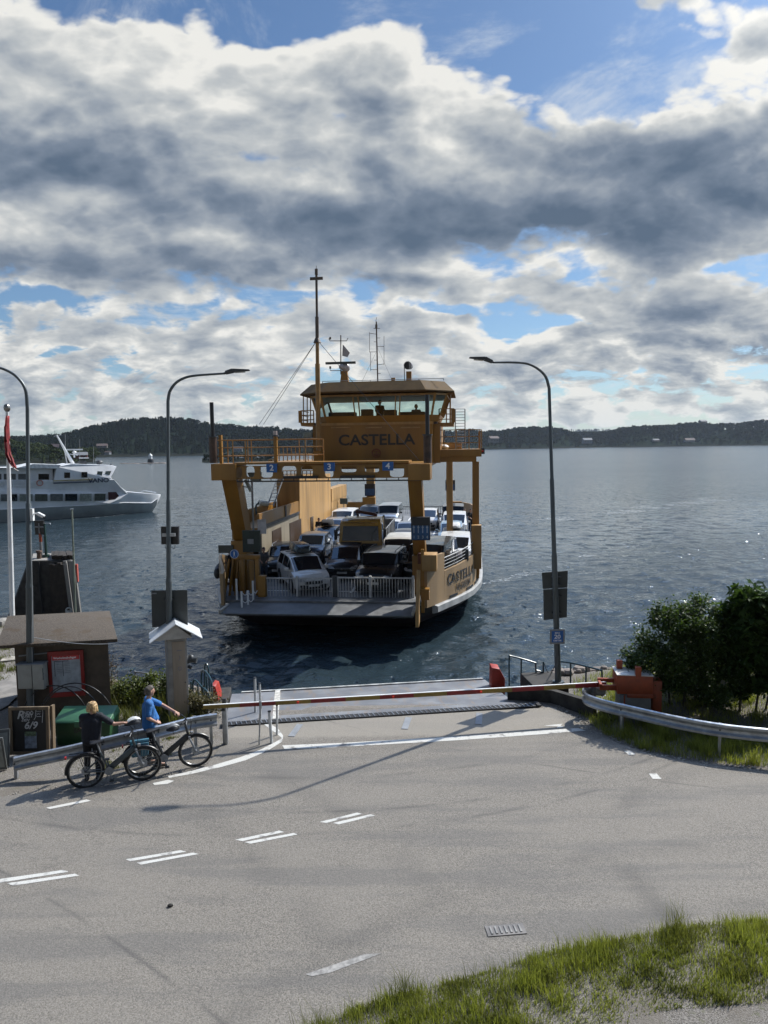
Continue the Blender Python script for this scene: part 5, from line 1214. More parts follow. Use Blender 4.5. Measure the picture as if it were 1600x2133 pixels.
# lower left leg socket with yellow frame
mb = MB(); q0, q1 = LF(486, 1120, t=3.4), LF(520, 1250, t=2.6)
mb.b2((LF(485, 1200, t=3.4).x, 3.3, DZ), (LF(517, 1200, t=3.4).x, 4.3, LF(500, 1125, t=3.6).z)); mb.build('leg_socket', Y_, ferry, smooth=None)
mb = MB(); mb.b2((LF(860, 1200, t=3.2).x, 3.0, DZ), (LF(886, 1200, t=3.2).x, 4.1, LF(870, 1155, t=3.4).z)); mb.build('leg_socket', Y_, ferry, smooth=None)
for x0, x1 in ((440, 490), (850, 896)):
    a, b = LF(x0, 1000, t=.6), LF(x1, 966, t=.6); mb = MB(); mb.b2((a.x, .6, LF(x0, 1001, t=.6).z), (b.x, 2.1, b.z)); mb.build('portal_box', Y_, ferry, bevel=.02)
def pierced_beam(name, x0, x1, y0, y1, t, holes, m, th=.14):
    """beam face with rounded openings, holes = [(xc, half width, ylow, yhigh)] in photograph pixels"""
    A_ = LF(x0, y1, t=t); B_ = LF(x1, y0, t=t); cu = bpy.data.curves.new('beam', 'CURVE'); cu.dimensions = '2D'; cu.fill_mode = 'BOTH'; cu.extrude = th / 2
    def spl(pts):
        s_ = cu.splines.new('POLY'); s_.points.add(len(pts) - 1)
        for p, q_ in zip(s_.points, pts): p.co = (q_[0], q_[1], 0, 1)
        s_.use_cyclic_u = True
    spl([(A_.x, B_.z), (B_.x, B_.z), (B_.x, A_.z), (A_.x, A_.z)] if False else [(A_.x, A_.z), (B_.x, A_.z), (B_.x, B_.z), (A_.x, B_.z)])
    for xc, hw_, yl, yh, kind in holes:
        l, r = LF(xc - hw_, yl, t=t), LF(xc + hw_, yh, t=t); cx, cz, rx_, rz_ = (l.x + r.x) / 2, (l.z + r.z) / 2, (r.x - l.x) / 2, (r.z - l.z) / 2; pts = []
        for i in range(24):
            a = 2 * math.pi * i / 24; ca, sa = math.cos(a), math.sin(a); e = .55
            X = abs(ca) ** e * (1 if ca > 0 else -1); Z = abs(sa) ** e * (1 if sa > 0 else -1)
            if kind == 'D' and Z > 0: Z = 1; X = max(-1, min(1, X * 1.3))
            pts.append((cx + rx_ * X, cz + rz_ * Z))
        spl(pts)
    o = bpy.data.objects.new('c', cu); C.objects.link(o); dg = bpy.context.evaluated_depsgraph_get(); me = bpy.data.meshes.new_from_object(o.evaluated_get(dg))
    for v in me.vertices: v.co = Vector((v.co.x, t + v.co.z, v.co.y))
    bpy.data.objects.remove(o); bm = bmesh.new(); bm.from_mesh(me); bmesh.ops.recalc_face_normals(bm, faces=bm.faces); bm.to_mesh(me); bm.free()
    me.materials.clear(); me.materials.append(m); o = bpy.data.objects.new(name, me); C.objects.link(o); o.parent = ferry; return o
pierced_beam('portal_beam', 489, 852, 967, 998, .9, [(498, 7, 996, 973, 'O'), (522, 9, 994, 971, 'O'), (556, 13, 995, 972, 'D'), (603, 15, 993, 970, 'O'), (640, 12, 994, 970, 'O'), (686, 9, 994, 972, 'D'), (727, 16, 984, 972, 'D'), (775, 15, 984, 972, 'D'), (827, 15, 994, 974, 'D')], Y_)
mb = MB(); a, b = LF(489, 966, t=.9), LF(852, 963, t=.9); mb.b2((a.x, .8, a.z - .04), (b.x, 2.3, a.z + .05)); mb.build('gantry_floor', Y_, ferry)
mb = MB(); a, b = LF(495, 1003, t=.8), LF(880, 1000, t=.8); mb.tube([(a.x, .75, a.z), (b.x, .75, b.z)], .03, 6)
for i in range(17): x = a.x + (b.x - a.x) * i / 16; mb.tube([(x, .75, a.z), (x, .75, a.z + .10)], .02, 5)
mb.build('sign_rail', DKG(), ferry)
mb = MB(); a, b = LF(592, 997, t=.7), LF(662, 991, t=.7); mb.b2((a.x, .55, a.z), (b.x, .9, b.z)); a, b = LF(710, 996, t=.7), LF(780, 990, t=.7); mb.b2((a.x, .55, a.z), (b.x, .9, b.z)); mb.build('traffic_board', BLK(), ferry)
for ch, x, y in (('2', 566, 975), ('3', 686, 972.5), ('4', 808, 971)):
    q_ = LF(x, y, t=.62); mb = MB(); mb.box(q_, (.45, .03, .36), (0, 0, 0)); pl = mb.build('lane_number', BLU(), ferry)
    MB().text(ch, .34, face_frame((q_.x, q_.y - .02, q_.z), (1, 0, 0), (0, 0, 1)), .002, stretch=1.1).build('digit', WSG(), pl, smooth=None)
# exhausts at both ends of the portal
for xc, yt, ym, yb in ((445, 838, 910, 962), (891, 822, 906, 962)):
    t = 1.2; a = LF(xc, yb, t=t); m_ = LF(xc, ym, t=t); c = LF(xc, yt, t=t)
    MB().tube([(a.x, t, a.z - .05), (a.x, t, m_.z)], .17, 14).build('exhaust_casing', mat('heat_stained_brown', (.075, .045, .03), .6, var=.25, scale=3), ferry)
    MB().tube([(a.x, t, m_.z - .1), (a.x, t, c.z)], .085, 12).build('exhaust_pipe', BLK(), ferry)
    MB().tube([(a.x, t, m_.z - .02), (a.x, t, m_.z + .03)], .21, 12).build('exhaust_collar', DKG(), ferry)
def rails(name, pts, zs, posts, r=.022, m=None, pm=None):
    """one part per tube run; pts local polyline at floor level"""
    for z in zs: MB().tube([(p[0], p[1], p[2] + z) for p in pts], r, 6).build('rail_bar', m or Y_, ferry)
    for p in posts: MB().tube([p, (p[0], p[1], p[2] + max(zs))], r * 1.15, 6).build('rail_post', pm or m or Y_, ferry)
zG = LF(667, 965, t=.9).z
aL, aR = LF(455, 965, t=.95).x, LF(662, 965, t=.95).x
rails('gantry', [(aL, .95, zG), (aR, .95, zG)], (.35, .70, 1.02), [(LF(x, 965, t=.95).x, .95, zG) for x in (462, 486, 512, 517, 637)])
rails('gantry', [(aL, 2.2, zG), (aR, 2.2, zG)], (.35, .70, 1.02), [(aL + (aR - aL) * k / 4, 2.2, zG) for k in range(5)])
q_ = LF(461, 965, t=1.4); MB().b2((q_.x - .06, 1.35, zG), (q_.x + .06, 1.5, zG + 1.25)).build('gantry_post', Y_, ferry)
q_ = LF(575, 965, t=1.0); mb = MB(); mb.b2((q_.x - .07, .95, zG - .4), (q_.x + .07, 1.1, zG + 1.15)); mb.build('light_post', Y_, ferry); mb = MB(); mb.tube([(q_.x, 1.0, zG + 1.15), (q_.x, 1.0, zG + 1.20)], .16, 10); mb.build('light_base', DKG(), ferry); MB().tube([(q_.x, 1.0, zG + 1.20), (q_.x, 1.0, zG + 1.38)], .09, 10).build('deck_light', mat('lamp_lens', (.55, .45, .42), .2), ferry)
for x0, y0, x1, y1, t in ((518, 984, 544, 1002, 1.9),):
    a, b = LF(x0, y1, t=t), LF(x1, y0, t=t); mb = MB(); mb.add([(a.x + .1, t, a.z), (b.x, t, a.z), (b.x, t, b.z), (a.x - .05, t, b.z)] + [(a.x + .1, t + .2, a.z), (b.x, t + .2, a.z), (b.x, t + .2, b.z), (a.x - .05, t + .2, b.z)], [(0, 1, 2, 3), (7, 6, 5, 4), (0, 4, 5, 1), (1, 5, 6, 2), (2, 6, 7, 3), (3, 7, 4, 0)]); mb.build('floodlight', mat('grey_lens', (.25, .28, .27), .3), ferry)
q_ = LF(518, 1013, t=2.0); mb = MB(); mb.beam((q_.x - .28, 2.0, q_.z), (q_.x, 2.0, q_.z - .05), .05, .05); mb.beam((q_.x - .1, 1.9, q_.z + .3), (q_.x + .14, 1.9, q_.z - .22), .14, .12); mb.build('side_floodlight', mat('grey_lens', (.25, .28, .27), .3), ferry)
q_ = LF(525, 1010, t=3.0); MB().tube([(q_.x, 3.0, LF(525, 990, t=3).z), (q_.x, 3.0, LF(525, 1120, t=3).z)], .05, 8).build('thin_pole', GRYP(), ferry)

# ---- bridge deck (upper platform) and the bridge
TW = 6.0                                   # front of the bridge
zdk = LF(950, 936, t=TW + 1).z; zdb = LF(950, 962, t=TW + 1).z
xr = LF(1003, 940, t=TW + 1).x; xl = LF(900, 940, t=TW + 1).x
mb = MB(); mb.b2((xl - .4, TW + .6, zdb + .25), (xr, TW + 6.0, zdk)); mb.build('bridge_wing_floor', Y_, ferry, bevel=.01)
mb = MB(); mb.b2((xl - .4, TW + .75, zdb), (xr - .25, TW + 1.15, zdb + .248)); mb.b2((xr - .55, TW + 1.152, zdb), (xr - .25, TW + 6, zdb + .248)); mb.build('wing_beam', Y_, ferry)
mb = MB(); mb.box((xr + .05, TW + .8, zdk - .10), (.2, .24, .28)); nl = mb.build('navigation_light_box', DKG(), ferry); MB().sphere((xr + .05, TW + .66, zdk - .1), .05, 8, 6).build('lamp', mat('red_lamp', (.8, .05, .03), .3), nl)
px0, px1 = LF(984, 1000, t=TW + 1).x, LF(998, 1000, t=TW + 1).x
MB().b2((px0, TW + .8, .3), (px1, TW + 1.2, zdb)).build('wing_post', Y_, ferry, bevel=.01)
MB().b2((px0 - .05, TW + .1, .9), (px1 + .1, TW + .6, LF(990, 1094, t=TW + .2).z)).build('post_foot', YW, ferry, bevel=.01)
MB().b2((LF(930, 1000, t=TW + 9).x, TW + 9, .3), (LF(943, 1000, t=TW + 9).x, TW + 9.4, zdb)).build('inner_post', YW, ferry)
rails('wing', [(xl + .1, TW + .7, zdk), (xr - .05, TW + .7, zdk), (xr - .05, TW + 5.9, zdk)], (.32, .62, .95), [(xl + (xr - xl) * k / 4, TW + .7, zdk) for k in (1, 2, 3, 4)] + [(xr - .05, TW + .7 + k, zdk) for k in (1.7, 3.4, 5.1)], r=.02)
# floor linking portal and bridge
mb = MB(); mb.b2((LF(640, 965, t=4).x, 2.35, zG - .30), (LF(895, 965, t=4).x, TW + 9, zG - .05)); mb.build('upper_deck', Y_, ferry, smooth=None)
wx0, wx1 = LF(666, 920, t=TW).x, LF(901, 920, t=TW).x
zw0 = LF(780, 962, t=TW).z; zw1 = LF(780, 884, t=TW).z; zs = LF(780, 866, t=TW).z; zh = LF(780, 822, t=TW).z; zr0 = LF(780, 817, t=TW - .5).z; zr1 = LF(780, 796, t=TW).z
DEP = 4.2
mb = MB(); mb.b2((wx0, TW, zw0 - .1), (wx1, TW + DEP, zw1)); mb.build('bridge_base', Y_, ferry, smooth=None)
xr2 = LF(917, 920, t=TW + .5).x; mb = MB(); mb.b2((wx1 + .002, TW + .5, zw0 - .1), (xr2, TW + DEP + .2, zw1 + .01)); mb.build('side_cabin', Y_, ferry, smooth=None)
xl2 = LF(652, 920, t=TW + .5).x; mb = MB(); mb.b2((xl2, TW + .5, zw0 - .1), (wx0 - .002, TW + DEP, zw1 + .01)); mb.build('side_cabin', Y_, ferry, smooth=None)
for x0_, x1_ in ((690, 730), (762, 795), (835, 875)):
    a, b = LF(x0_, 892, t=TW), LF(x1_, 890, t=TW); MB().b2((a.x, TW - .10, a.z), (b.x, TW - .002, a.z + .06)).build('wall_ledge', YW, ferry)
MB().b2((wx0 - .05, TW - .06, zw1 - .02), (wx1 + .05, TW + DEP + .05, zw1 + .10)).build('wall_cornice', YW, ferry)
mb = MB(); q_ = LF(784, 917, t=TW); mb.text('CASTELLA', (LF(784, 902, t=TW).z - LF(784, 932, t=TW).z) * 1.05, face_frame((q_.x, TW - .012, q_.z), (1, 0, 0), (0, 0, 1)), .006, stretch=1.12); mb.build('bridge_name', BLK(), ferry, smooth=None)
# crest
q_ = LF(784, 944, t=TW); EM = mat('dull_red_emblem', (.22, .05, .03), .6)
mb = MB(); mb.tube(arc((q_.x, TW - .015, q_.z), .20, 0, 360, 24, 'xz')[:-1], .018, 5, closed=True)
mb.tube(arc((q_.x, TW - .015, q_.z - .02), .10, 180, 360, 10, 'xz'), .022, 5); mb.beam((q_.x - .10, TW - .02, q_.z + .09), (q_.x + .10, TW - .02, q_.z + .09), .03, .03); mb.beam((q_.x, TW - .02, q_.z - .12), (q_.x, TW - .02, q_.z + .1), .03, .025)
for i in range(7): a = math.radians(20 + i * 23.3); mb.sphere((q_.x + .20 * math.cos(a), TW - .02, q_.z + .20 * math.sin(a)), .03, 6, 4)
mb.build('emblem', EM, ferry)
# bridge storey: sill band, pillars leaning outwards, glass, roof
oc = .95                                     # chamfer of the corners
def ring(x0, x1, y0, y1, c, z): return [(x0 + c, y0, z), (x1 - c, y0, z), (x1, y0 + c, z), (x1, y1, z), (x0, y1, z), (x0, y0 + c, z)]
bx0, bx1 = LF(672, 870, t=TW).x, LF(905, 870, t=TW).x
low = ring(bx0 - .15, bx1 + .15, TW - .02, TW + DEP, .35, zw1 + .10); sil = ring(bx0 - .25, bx1 + .28, TW - .12, TW + DEP, .40, zs)
MB().loft([low, sil]).build('bridge_sill', Y_, ferry, smooth=None)
top = ring(bx0 - .55, bx1 + .62, TW - .42, TW + DEP, .55, zh)
PILL = mat('pillar_yellow', (.30, .17, .045), .5)
def lerp3(a, b, k): return Vector(a).lerp(Vector(b), k)
fA, fB, fC, fD = Vector(sil[0]), Vector(sil[1]), Vector(top[1]), Vector(top[0])
for k in (0, .285, .33, .66, .70, 1.0):
    a = fA.lerp(fB, k); b = fD.lerp(fC, k); wd = .10 if k in (0, 1.0) else .05
    MB().beam(a, b, wd, .10, up=(0, 1, 0)).build('window_pillar', PILL, ferry, smooth=None)
for i in (2, 3, 4, 5): MB().beam(sil[i], top[i], .10, .10, up=(1, 0, 0)).build('window_pillar', PILL, ferry, smooth=None)
for k in (.33, .66): MB().beam(Vector(sil[2]).lerp(Vector(sil[3]), k), Vector(top[2]).lerp(Vector(top[3]), k), .08, .08, up=(1, 0, 0)).build('window_pillar', PILL, ferry, smooth=None)
MB().loft([[(x, y, z - .10) for x, y, z in top], top]).build('window_head', PILL, ferry, smooth=None)
def clear_glass():
    m = bpy.data.materials.new('tinted_window_glass'); m.use_nodes = True; nt = m.node_tree; q = NG(nt); nt.nodes.remove(nt.nodes['Principled BSDF'])
    tr = q.node('ShaderNodeBsdfTransparent'); tr.inputs[0].default_value = (.78, .89, .85, 1); gl = q.node('ShaderNodeBsdfGlossy'); gl.inputs['Roughness'].default_value = .02
    fr = q.node('ShaderNodeFresnel'); fr.inputs[0].default_value = 1.5; mx = q.node('ShaderNodeMixShader')
    nt.links.new(fr.outputs[0], mx.inputs[0]); nt.links.new(tr.outputs[0], mx.inputs[1]); nt.links.new(gl.outputs[0], mx.inputs[2]); nt.links.new(mx.outputs[0], nt.nodes['Material Output'].inputs[0]); return m
CGL = clear_glass()
for i in range(6):
    a, b, c, d = Vector(sil[i]), Vector(sil[(i + 1) % 6]), Vector(top[(i + 1) % 6]), Vector(top[i])
    a, b, c, d = a.lerp(b, .01), b.lerp(a, .01), c.lerp(d, .01), d.lerp(c, .01)
    inw = Vector((0, .05, 0)); 
    MB().add([a, b, c, d], [(0, 1, 2, 3)]).build('window_pane', CGL, ferry, smooth=None, fix=False)
# inside: consoles, helm chair shapes
INN = mat('dark_interior', (.02, .02, .022), .6)
for x0_, x1_, yy0, yy1, tt in ((684, 740, 868, 858, TW + .3), (752, 775, 880, 852, TW + .6), (800, 825, 880, 853, TW + .6), (830, 885, 866, 857, TW + .4)):
    a, b = LF(x0_, yy0, t=tt), LF(x1_, yy1, t=tt); MB().b2((a.x, tt, zs - .3), (b.x, tt + .6, b.z)).build('console', INN, ferry, bevel=.03)
mb = MB(); mb.b2((bx0 - .1, TW + .1, zs - .42), (bx1 + .1, TW + DEP - .05, zs - .36)); mb.build('bridge_floor', INN, ferry)
# roof with sloping eaves
er = ring(LF(622, 818, t=TW).x, LF(946, 819, t=TW).x, TW - 1.0, TW + DEP + .6, 1.3, zh + .06); er2 = ring(LF(622, 818, t=TW).x, LF(946, 819, t=TW).x, TW - 1.0, TW + DEP + .6, 1.3, zh + .12)
rt = ring(LF(643, 795, t=TW).x, LF(925, 795, t=TW).x, TW - .55, TW + DEP + .2, 1.1, zr1)
MB().loft([er, er2, rt]).build('bridge_roof', mat('roof_brown_yellow', (.13, .085, .04), .85, spec=.2, var=.1, scale=2), ferry, smooth=None)
rr0, rr1 = LF(672, 794, t=TW).x, LF(924, 794, t=TW).x
rails('roof', [(rr0, TW, zr1), (rr1, TW, zr1)], (.10,), [(rr0 + (rr1 - rr0) * k / 5, TW, zr1) for k in range(6)], r=.015, m=GRYP())
# right and left bridge balconies
for x0_, x1_, yb_, yt_ in ((915, 945, 884, 851), (627, 653, 884, 855)):
    a, b = LF(x0_, yb_, t=TW + .6), LF(x1_, yt_, t=TW + .6)
    MB().b2((a.x, TW + .6, a.z - .08), (b.x, TW + 2.4, a.z + .08)).build('balcony_floor', Y_, ferry)
    for k in (0, .5, 1): MB().tube([(a.x + (b.x - a.x) * k, TW + .62, a.z), (a.x + (b.x - a.x) * k, TW + .62, b.z)], .03, 6).build('balcony_post', Y_, ferry)
    for z in (.33, .66, 1.0): MB().tube([(a.x, TW + .62, a.z + (b.z - a.z) * z), (b.x, TW + .62, a.z + (b.z - a.z) * z), (b.x, TW + 2.4, a.z + (b.z - a.z) * z)] if x0_ > 800 else [(b.x, TW + .62, a.z + (b.z - a.z) * z), (a.x, TW + .62, a.z + (b.z - a.z) * z), (a.x, TW + 2.4, a.z + (b.z - a.z) * z)], .022, 6).build('balcony_rail', Y_, ferry)
    sx_ = b.x if x0_ > 800 else a.x
    MB().b2((sx_ - .12, TW + .60, a.z + .08), (sx_ + .06, TW + .66, b.z)).build('balcony_panel', Y_, ferry)
for x in (632, 640, 647): a = LF(x, 884, t=TW + .8); b = LF(x, 822, t=TW + .8); MB().tube([(a.x, TW + .8, a.z), (b.x, TW + .8, b.z)], .028, 6).build('roof_strut', Y_, ferry)
a = LF(938, 884, t=TW + 1.2); b = LF(938, 822, t=TW + 1.2); MB().tube([(a.x, TW + 1.2, a.z), (b.x, TW + 1.2, b.z)], .04, 6).build('roof_strut', Y_, ferry)
# big ladder behind the right balcony
t = TW + 3.0; a0, a1 = LF(949, 945, t=t), LF(969, 945, t=t); zt = LF(960, 852, t=t).z
for x in (a0.x, a1.x): MB().tube([(x, t, zdk), (x, t, zt)], .025, 6).build('ladder_rail', GRYP(), ferry)
for k in range(14): z = zdk + .15 + (zt - zdk - .15) * k / 13; MB().tube([(a0.x, t, z), (a1.x, t, z)], .016, 5).build('rung', GRYP(), ferry)
mb = MB(); q_ = LF(950, 935, t=t + .5); mb.b2((q_.x - .6, t + .4, zdk), (q_.x + .3, t + 1.2, zdk + .35)); mb.build('deck_locker', YW, ferry, bevel=.01); mb = MB(); mb.sphere((LF(925, 938, t=t).x, t, zdk + .12), .22, 10, 6, (1.2, 1, .6)); mb.build('white_buoy', WHT(), ferry)

# ---- masts
tm = 4.6; b0, b1 = LF(664, 960, t=tm), LF(659, 560, t=tm)
zz = lambda y: LF(662, y, t=tm).z
xx = lambda y: LF(664 + (659 - 664) * (960 - y) / 400, y, t=tm).x
M1 = mat('mast_yellow', (.30, .17, .05), .5); M2 = mat('mast_brown_grey', (.10, .075, .055), .5)
for y0, y1, r, m in ((965, 758, .115, M1), (758, 708, .085, M1), (708, 660, .085, M2), (660, 570, .058, M2), (572, 560, .075, M2)):
    MB().tube([(xx(y0), tm, zz(y0)), (xx(y1), tm, zz(y1))], r, 12).build('mast_section', m, ferry)
MB().b2((xx(580) - .30, tm - .03, zz(583)), (xx(580) + .30, tm + .03, zz(577))).build('mast_crosstree', M2, ferry)
mb = MB(); mb.tube([(xx(712), tm, zz(714)), (xx(712), tm, zz(704))], [.19, .10], 10); mb.build('mast_collar', M2, ferry)
mb = MB(); mb.tube([(xx(560), tm, zz(560)), (xx(560), tm, zz(553))], .012, 5); mb.build('mast_spike', M2, ferry)
MB().b2((xx(962) - .2, tm - .25, zG - .05), (xx(962) + .2, tm + .25, zG + .5)).build('mast_foot', Y_, ferry)
def wire(name, pts, r=.012): return MB().tube(pts, r, 5).build(name, DKG(), ferry)
top_ = Vector((xx(708), tm, zz(708)))
wire('stay_wire', [top_, LF(540, 884, t=11)]); wire('stay_wire', [top_, LF(549, 884, t=11.6)]); wire('stay_wire', [top_, LF(872, 958, t=1.6)])
# radar mast (left), lattice aerial (middle), searchlight (right)
tr = TW + 1.5; P_ = lambda x, y: LF(x, y, t=tr)
zt = lambda y: P_(715, y).z
a = P_(717, 796)
MB().box((P_(718, 780).x, tr, (zr1 + zt(773)) / 2), (.46, .4, zt(773) - zr1), taper=(.6, .6)).build('radar_pedestal', Y_, ferry)
MB().tube([P_(710, 780), P_(710, 698)], .028, 6).build('signal_mast', M2, ferry)
MB().tube([P_(685, 705), P_(687, 710), P_(722, 710), P_(725, 704)], .02, 5).build('yard', M2, ferry); MB().tube([P_(688, 765), P_(688, 772), P_(712, 772)], .02, 5).build('yard', M2, ferry)
for x, y in ((688, 705), (688, 766)): MB().tube([P_(x, y + 2), P_(x, y - 3)], .05, 8).build('small_lamp', M2, ferry)
q_ = P_(711, 757); MB().b2((P_(680, 757).x, tr - .25, q_.z - .05), (P_(742, 757).x, tr - .10, q_.z + .06)).build('radar_scanner', mat('radar_grey', (.06, .07, .065), .5), ferry)
MB().sphere(P_(720, 766), .23, 12, 8).build('radome', mat('radome_white', (.45, .43, .45), .4), ferry); MB().sphere(P_(713, 765) - Vector((0, .2, 0)), .14, 10, 8).build('radome', mat('radome_white', (.45, .43, .45), .4), ferry)
fl = [P_(714, 717), P_(721, 725), P_(729, 735), P_(724, 744), P_(713, 741)]
o = MB().add(fl, [(0, 1, 2, 3, 4)]).build('courtesy_flag', mat('flag_grey', (.40, .38, .38), .8), ferry, smooth=None, fix=False); o.modifiers.new('s', 'SOLIDIFY').thickness = .01
tr2 = TW + 2; P_ = lambda x, y: LF(x, y, t=tr2)
MB().tube([P_(787, 795), P_(784, 670)], .035, 8).build('aerial_mast', mat('aerial_rust', (.10, .07, .06), .6), ferry)
for (x0_, y0_, x1_, y1_) in ((784, 696, 770, 694), (784, 733, 770, 733), (785, 770, 772, 770), (784, 684, 792, 684), (785, 704, 792, 704), (785, 722, 800, 722), (786, 760, 800, 758), (786, 712, 779, 712), (786, 750, 779, 750), (786, 778, 793, 778), (778, 684, 791, 684)):
    MB().tube([P_(x0_, y0_), P_(x1_, y1_)], .014, 5).build('aerial_arm', M2, ferry)
for (x0_, y0_, y1_) in ((770, 692, 734), (772, 734, 772), (800, 700, 724), (800, 722, 760)): MB().tube([P_(x0_, y0_), P_(x0_, y1_)], .012, 5).build('whip_aerial', M2, ferry)
MB().tube([P_(784, 672), P_(783, 668), P_(785, 661)], .012, 5).build('aerial_tip', M2, ferry); MB().tube([P_(784, 684), P_(784, 676)], .06, 8).build('mast_lamp', M2, ferry)
wire('aerial_stay', [P_(783, 735), P_(753, 797)], .006); wire('aerial_stay', [P_(787, 725), P_(816, 790)], .006)
q_ = P_(850, 762); MB().box((P_(852, 784).x, tr2, (zr1 + P_(850, 775).z) / 2 + .0), (.26, .26, P_(850, 773).z - zr1)).build('searchlight_post', Y_, ferry)
mb = MB(); mb.cyl((q_.x, tr2 - .22, q_.z), (q_.x + .08, tr2 + .15, q_.z), .21, 16, .17); mb.build('searchlight', mat('searchlight_casing', (.30, .29, .30), .3, .5), ferry)
MB().cyl((q_.x, tr2 - .235, q_.z), (q_.x, tr2 - .222, q_.z), .18, 16).build('searchlight_lens', BLK(), ferry)
MB().tube([P_(843, 795), P_(842, 758)], .02, 6).build('roof_aerial', M2, ferry)
for x, w_ in ((819, .10), (826, .07)): q_ = P_(x, 790); MB().b2((q_.x - w_, tr2, zr1), (q_.x + w_, tr2 + .15, zr1 + (.38 if x == 819 else .22))).build('roof_vent', YW, ferry)
# floodlights left of the bridge
for y in (905, 938): a = LF(642, y, t=TW - .2); MB().box(a, (.42, .2, .28)).build('deck_floodlight', mat('lens_green_grey', (.20, .23, .21), .3), ferry, bevel=.03)
MB().tube([LF(637, 914, t=TW - .2), LF(637, 963, t=TW - .2)], .03, 6).build('floodlight_post', WHT(), ferry)

# ---- left superstructure
WB = -4.5
def LB(x, y): return LF(x, y, b=WB)
p1, p2 = LB(552, 1099), LB(622, 1070); zlow = (p1.z + p2.z) / 2
t16 = p2.y; tE = LB(690, 1040).y; bo = side(HL, 12) + .35
LW = mat('grey_white_wall', (.25, .215, .16), .55, var=.12, scale=1.2, streak=True)
t0_ = LB(545, 1110).y
mb = MB(); mb.b2((WB - .18, t0_, DZ), (WB, t16 - .002, zlow)); mb.build('side_wall', LW, ferry, smooth=None)
zpar = LB(578, 1058).z
mb = MB(); mb.b2((WB - .10, t0_ - .4, zlow + .10), (WB + .02, t16 - .002, zpar)); mb.build('parapet', Y_, ferry, smooth=None)
mb = MB(); mb.b2((bo, t0_ - .4, zlow), (WB - .12, t16, zlow + .08)); mb.build('side_deck', Y_, ferry, smooth=None)
mb = MB(); mb.b2((bo - .0, t0_ - .4, zlow + .08), (bo + .1, t16, zpar)); mb.build('parapet', Y_, ferry, smooth=None)
mb = MB(); mb.b2((bo - .02, t0_ - .2, DZ), (bo + .14, t16, zlow - .002)); mb.build('side_wall', Y_, ferry, smooth=None)
mb = MB(); mb.b2((WB + .02, t0_ - .2, zlow + .02), (WB + .08, t16, zlow + .16)); mb.build('cable_tray', BLK(), ferry, smooth=None)
for x0_, x1_ in ((566, 585), (603, 627)):
    a, b = LB(x0_, 1090).y, LB(x1_, 1090).y; MB().b2((WB + .003, a, DZ + .1), (WB + .03, b, zlow - .35)).build('door_recess_shade', BRN(), ferry, smooth=None)  # flush dark plates, the shade of the deep door openings put into colour
for x in (592,): a = LB(x, 1050).y; MB().b2((WB + .02, a, zlow + .1), (WB + .07, a + .3, zpar)).build('parapet_gap', BRN(), ferry, smooth=None)
zc = LF(650, 1001, b=WB).z; zc = LB(650, 1003).z
mb = MB(); mb.add([(WB - 1.4, t16, DZ), (WB + .01, t16, DZ), (WB + .01, tE, DZ), (WB - 1.4, tE, DZ), (WB - 1.4, t16, zc + .6), (WB + .01, t16 + .5, zc + .6), (WB + .01, tE - .2, zc + .3), (WB - 1.4, tE - .2, zc + .3)], [(0, 3, 2, 1), (4, 5, 6, 7), (0, 1, 5, 4), (1, 2, 6, 5), (2, 3, 7, 6), (3, 0, 4, 7)]); mb.build('funnel_casing', YW, ferry, smooth=None)
mb = MB(); mb.b2((bo + .5, t16 + .2, DZ), (WB - 1.402, t16 + 7, zc + .3)); mb.build('stair_house', mat('brown_yellow_paint', (.17, .095, .03), .55, var=.12, scale=1.5, streak=True), ferry, smooth=None)
a, b = LB(646, 1085).y, LB(652, 1085).y; MB().b2((WB + .012, a, DZ), (WB + .04, a + .9, 2.1)).build('casing_door', BRN(), ferry, smooth=None)
MB().b2((WB - .6, tE, 2.6), (WB + .05, tE + 7, 3.6)).build('aft_parapet', YW, ferry, smooth=None)
MB().b2((WB - .3, tE, DZ), (WB + .02, tE + 7, 2.598)).build('aft_wall', YW, ferry, smooth=None)
# stair up to the bridge deck on the left
a, b = LF(566, 1052, t=15), LF(574, 1003, t=15)
for s_ in (0, .38): MB().tube([(a.x + s_, 14.0, a.z), (b.x + s_, 15.8, b.z + .4)], .04, 6).build('stair_string', GRYP(), ferry)
for k in range(9): z = a.z + (b.z + .4 - a.z) * (k + .5) / 9; y = 14 + 1.8 * (k + .5) / 9; MB().b2((a.x + .01 + (b.x - a.x) * (k + .5) / 9, y, z), (a.x + .37 + (b.x - a.x) * (k + .5) / 9, y + .2, z + .03)).build('stair_tread', GRYP(), ferry)
# searchlight and davit on left parapet
q_ = LF(541, 1047, t=9.0); mb = MB(); mb.cyl((q_.x, 8.9, q_.z), (q_.x + .35, 9.3, q_.z - .1), .15, 12); mb.build('cowl_lamp', mat('dull_white_lamp', (.50, .50, .46), .4), ferry); mb = MB(); mb.tube(smooth_path([(q_.x - .2, 9, q_.z - .65), (q_.x - .22, 9, q_.z - .2), (q_.x - .02, 8.9, q_.z)], 4), .05, 7); mb.build('cowl_bracket', TEAL(), ferry)
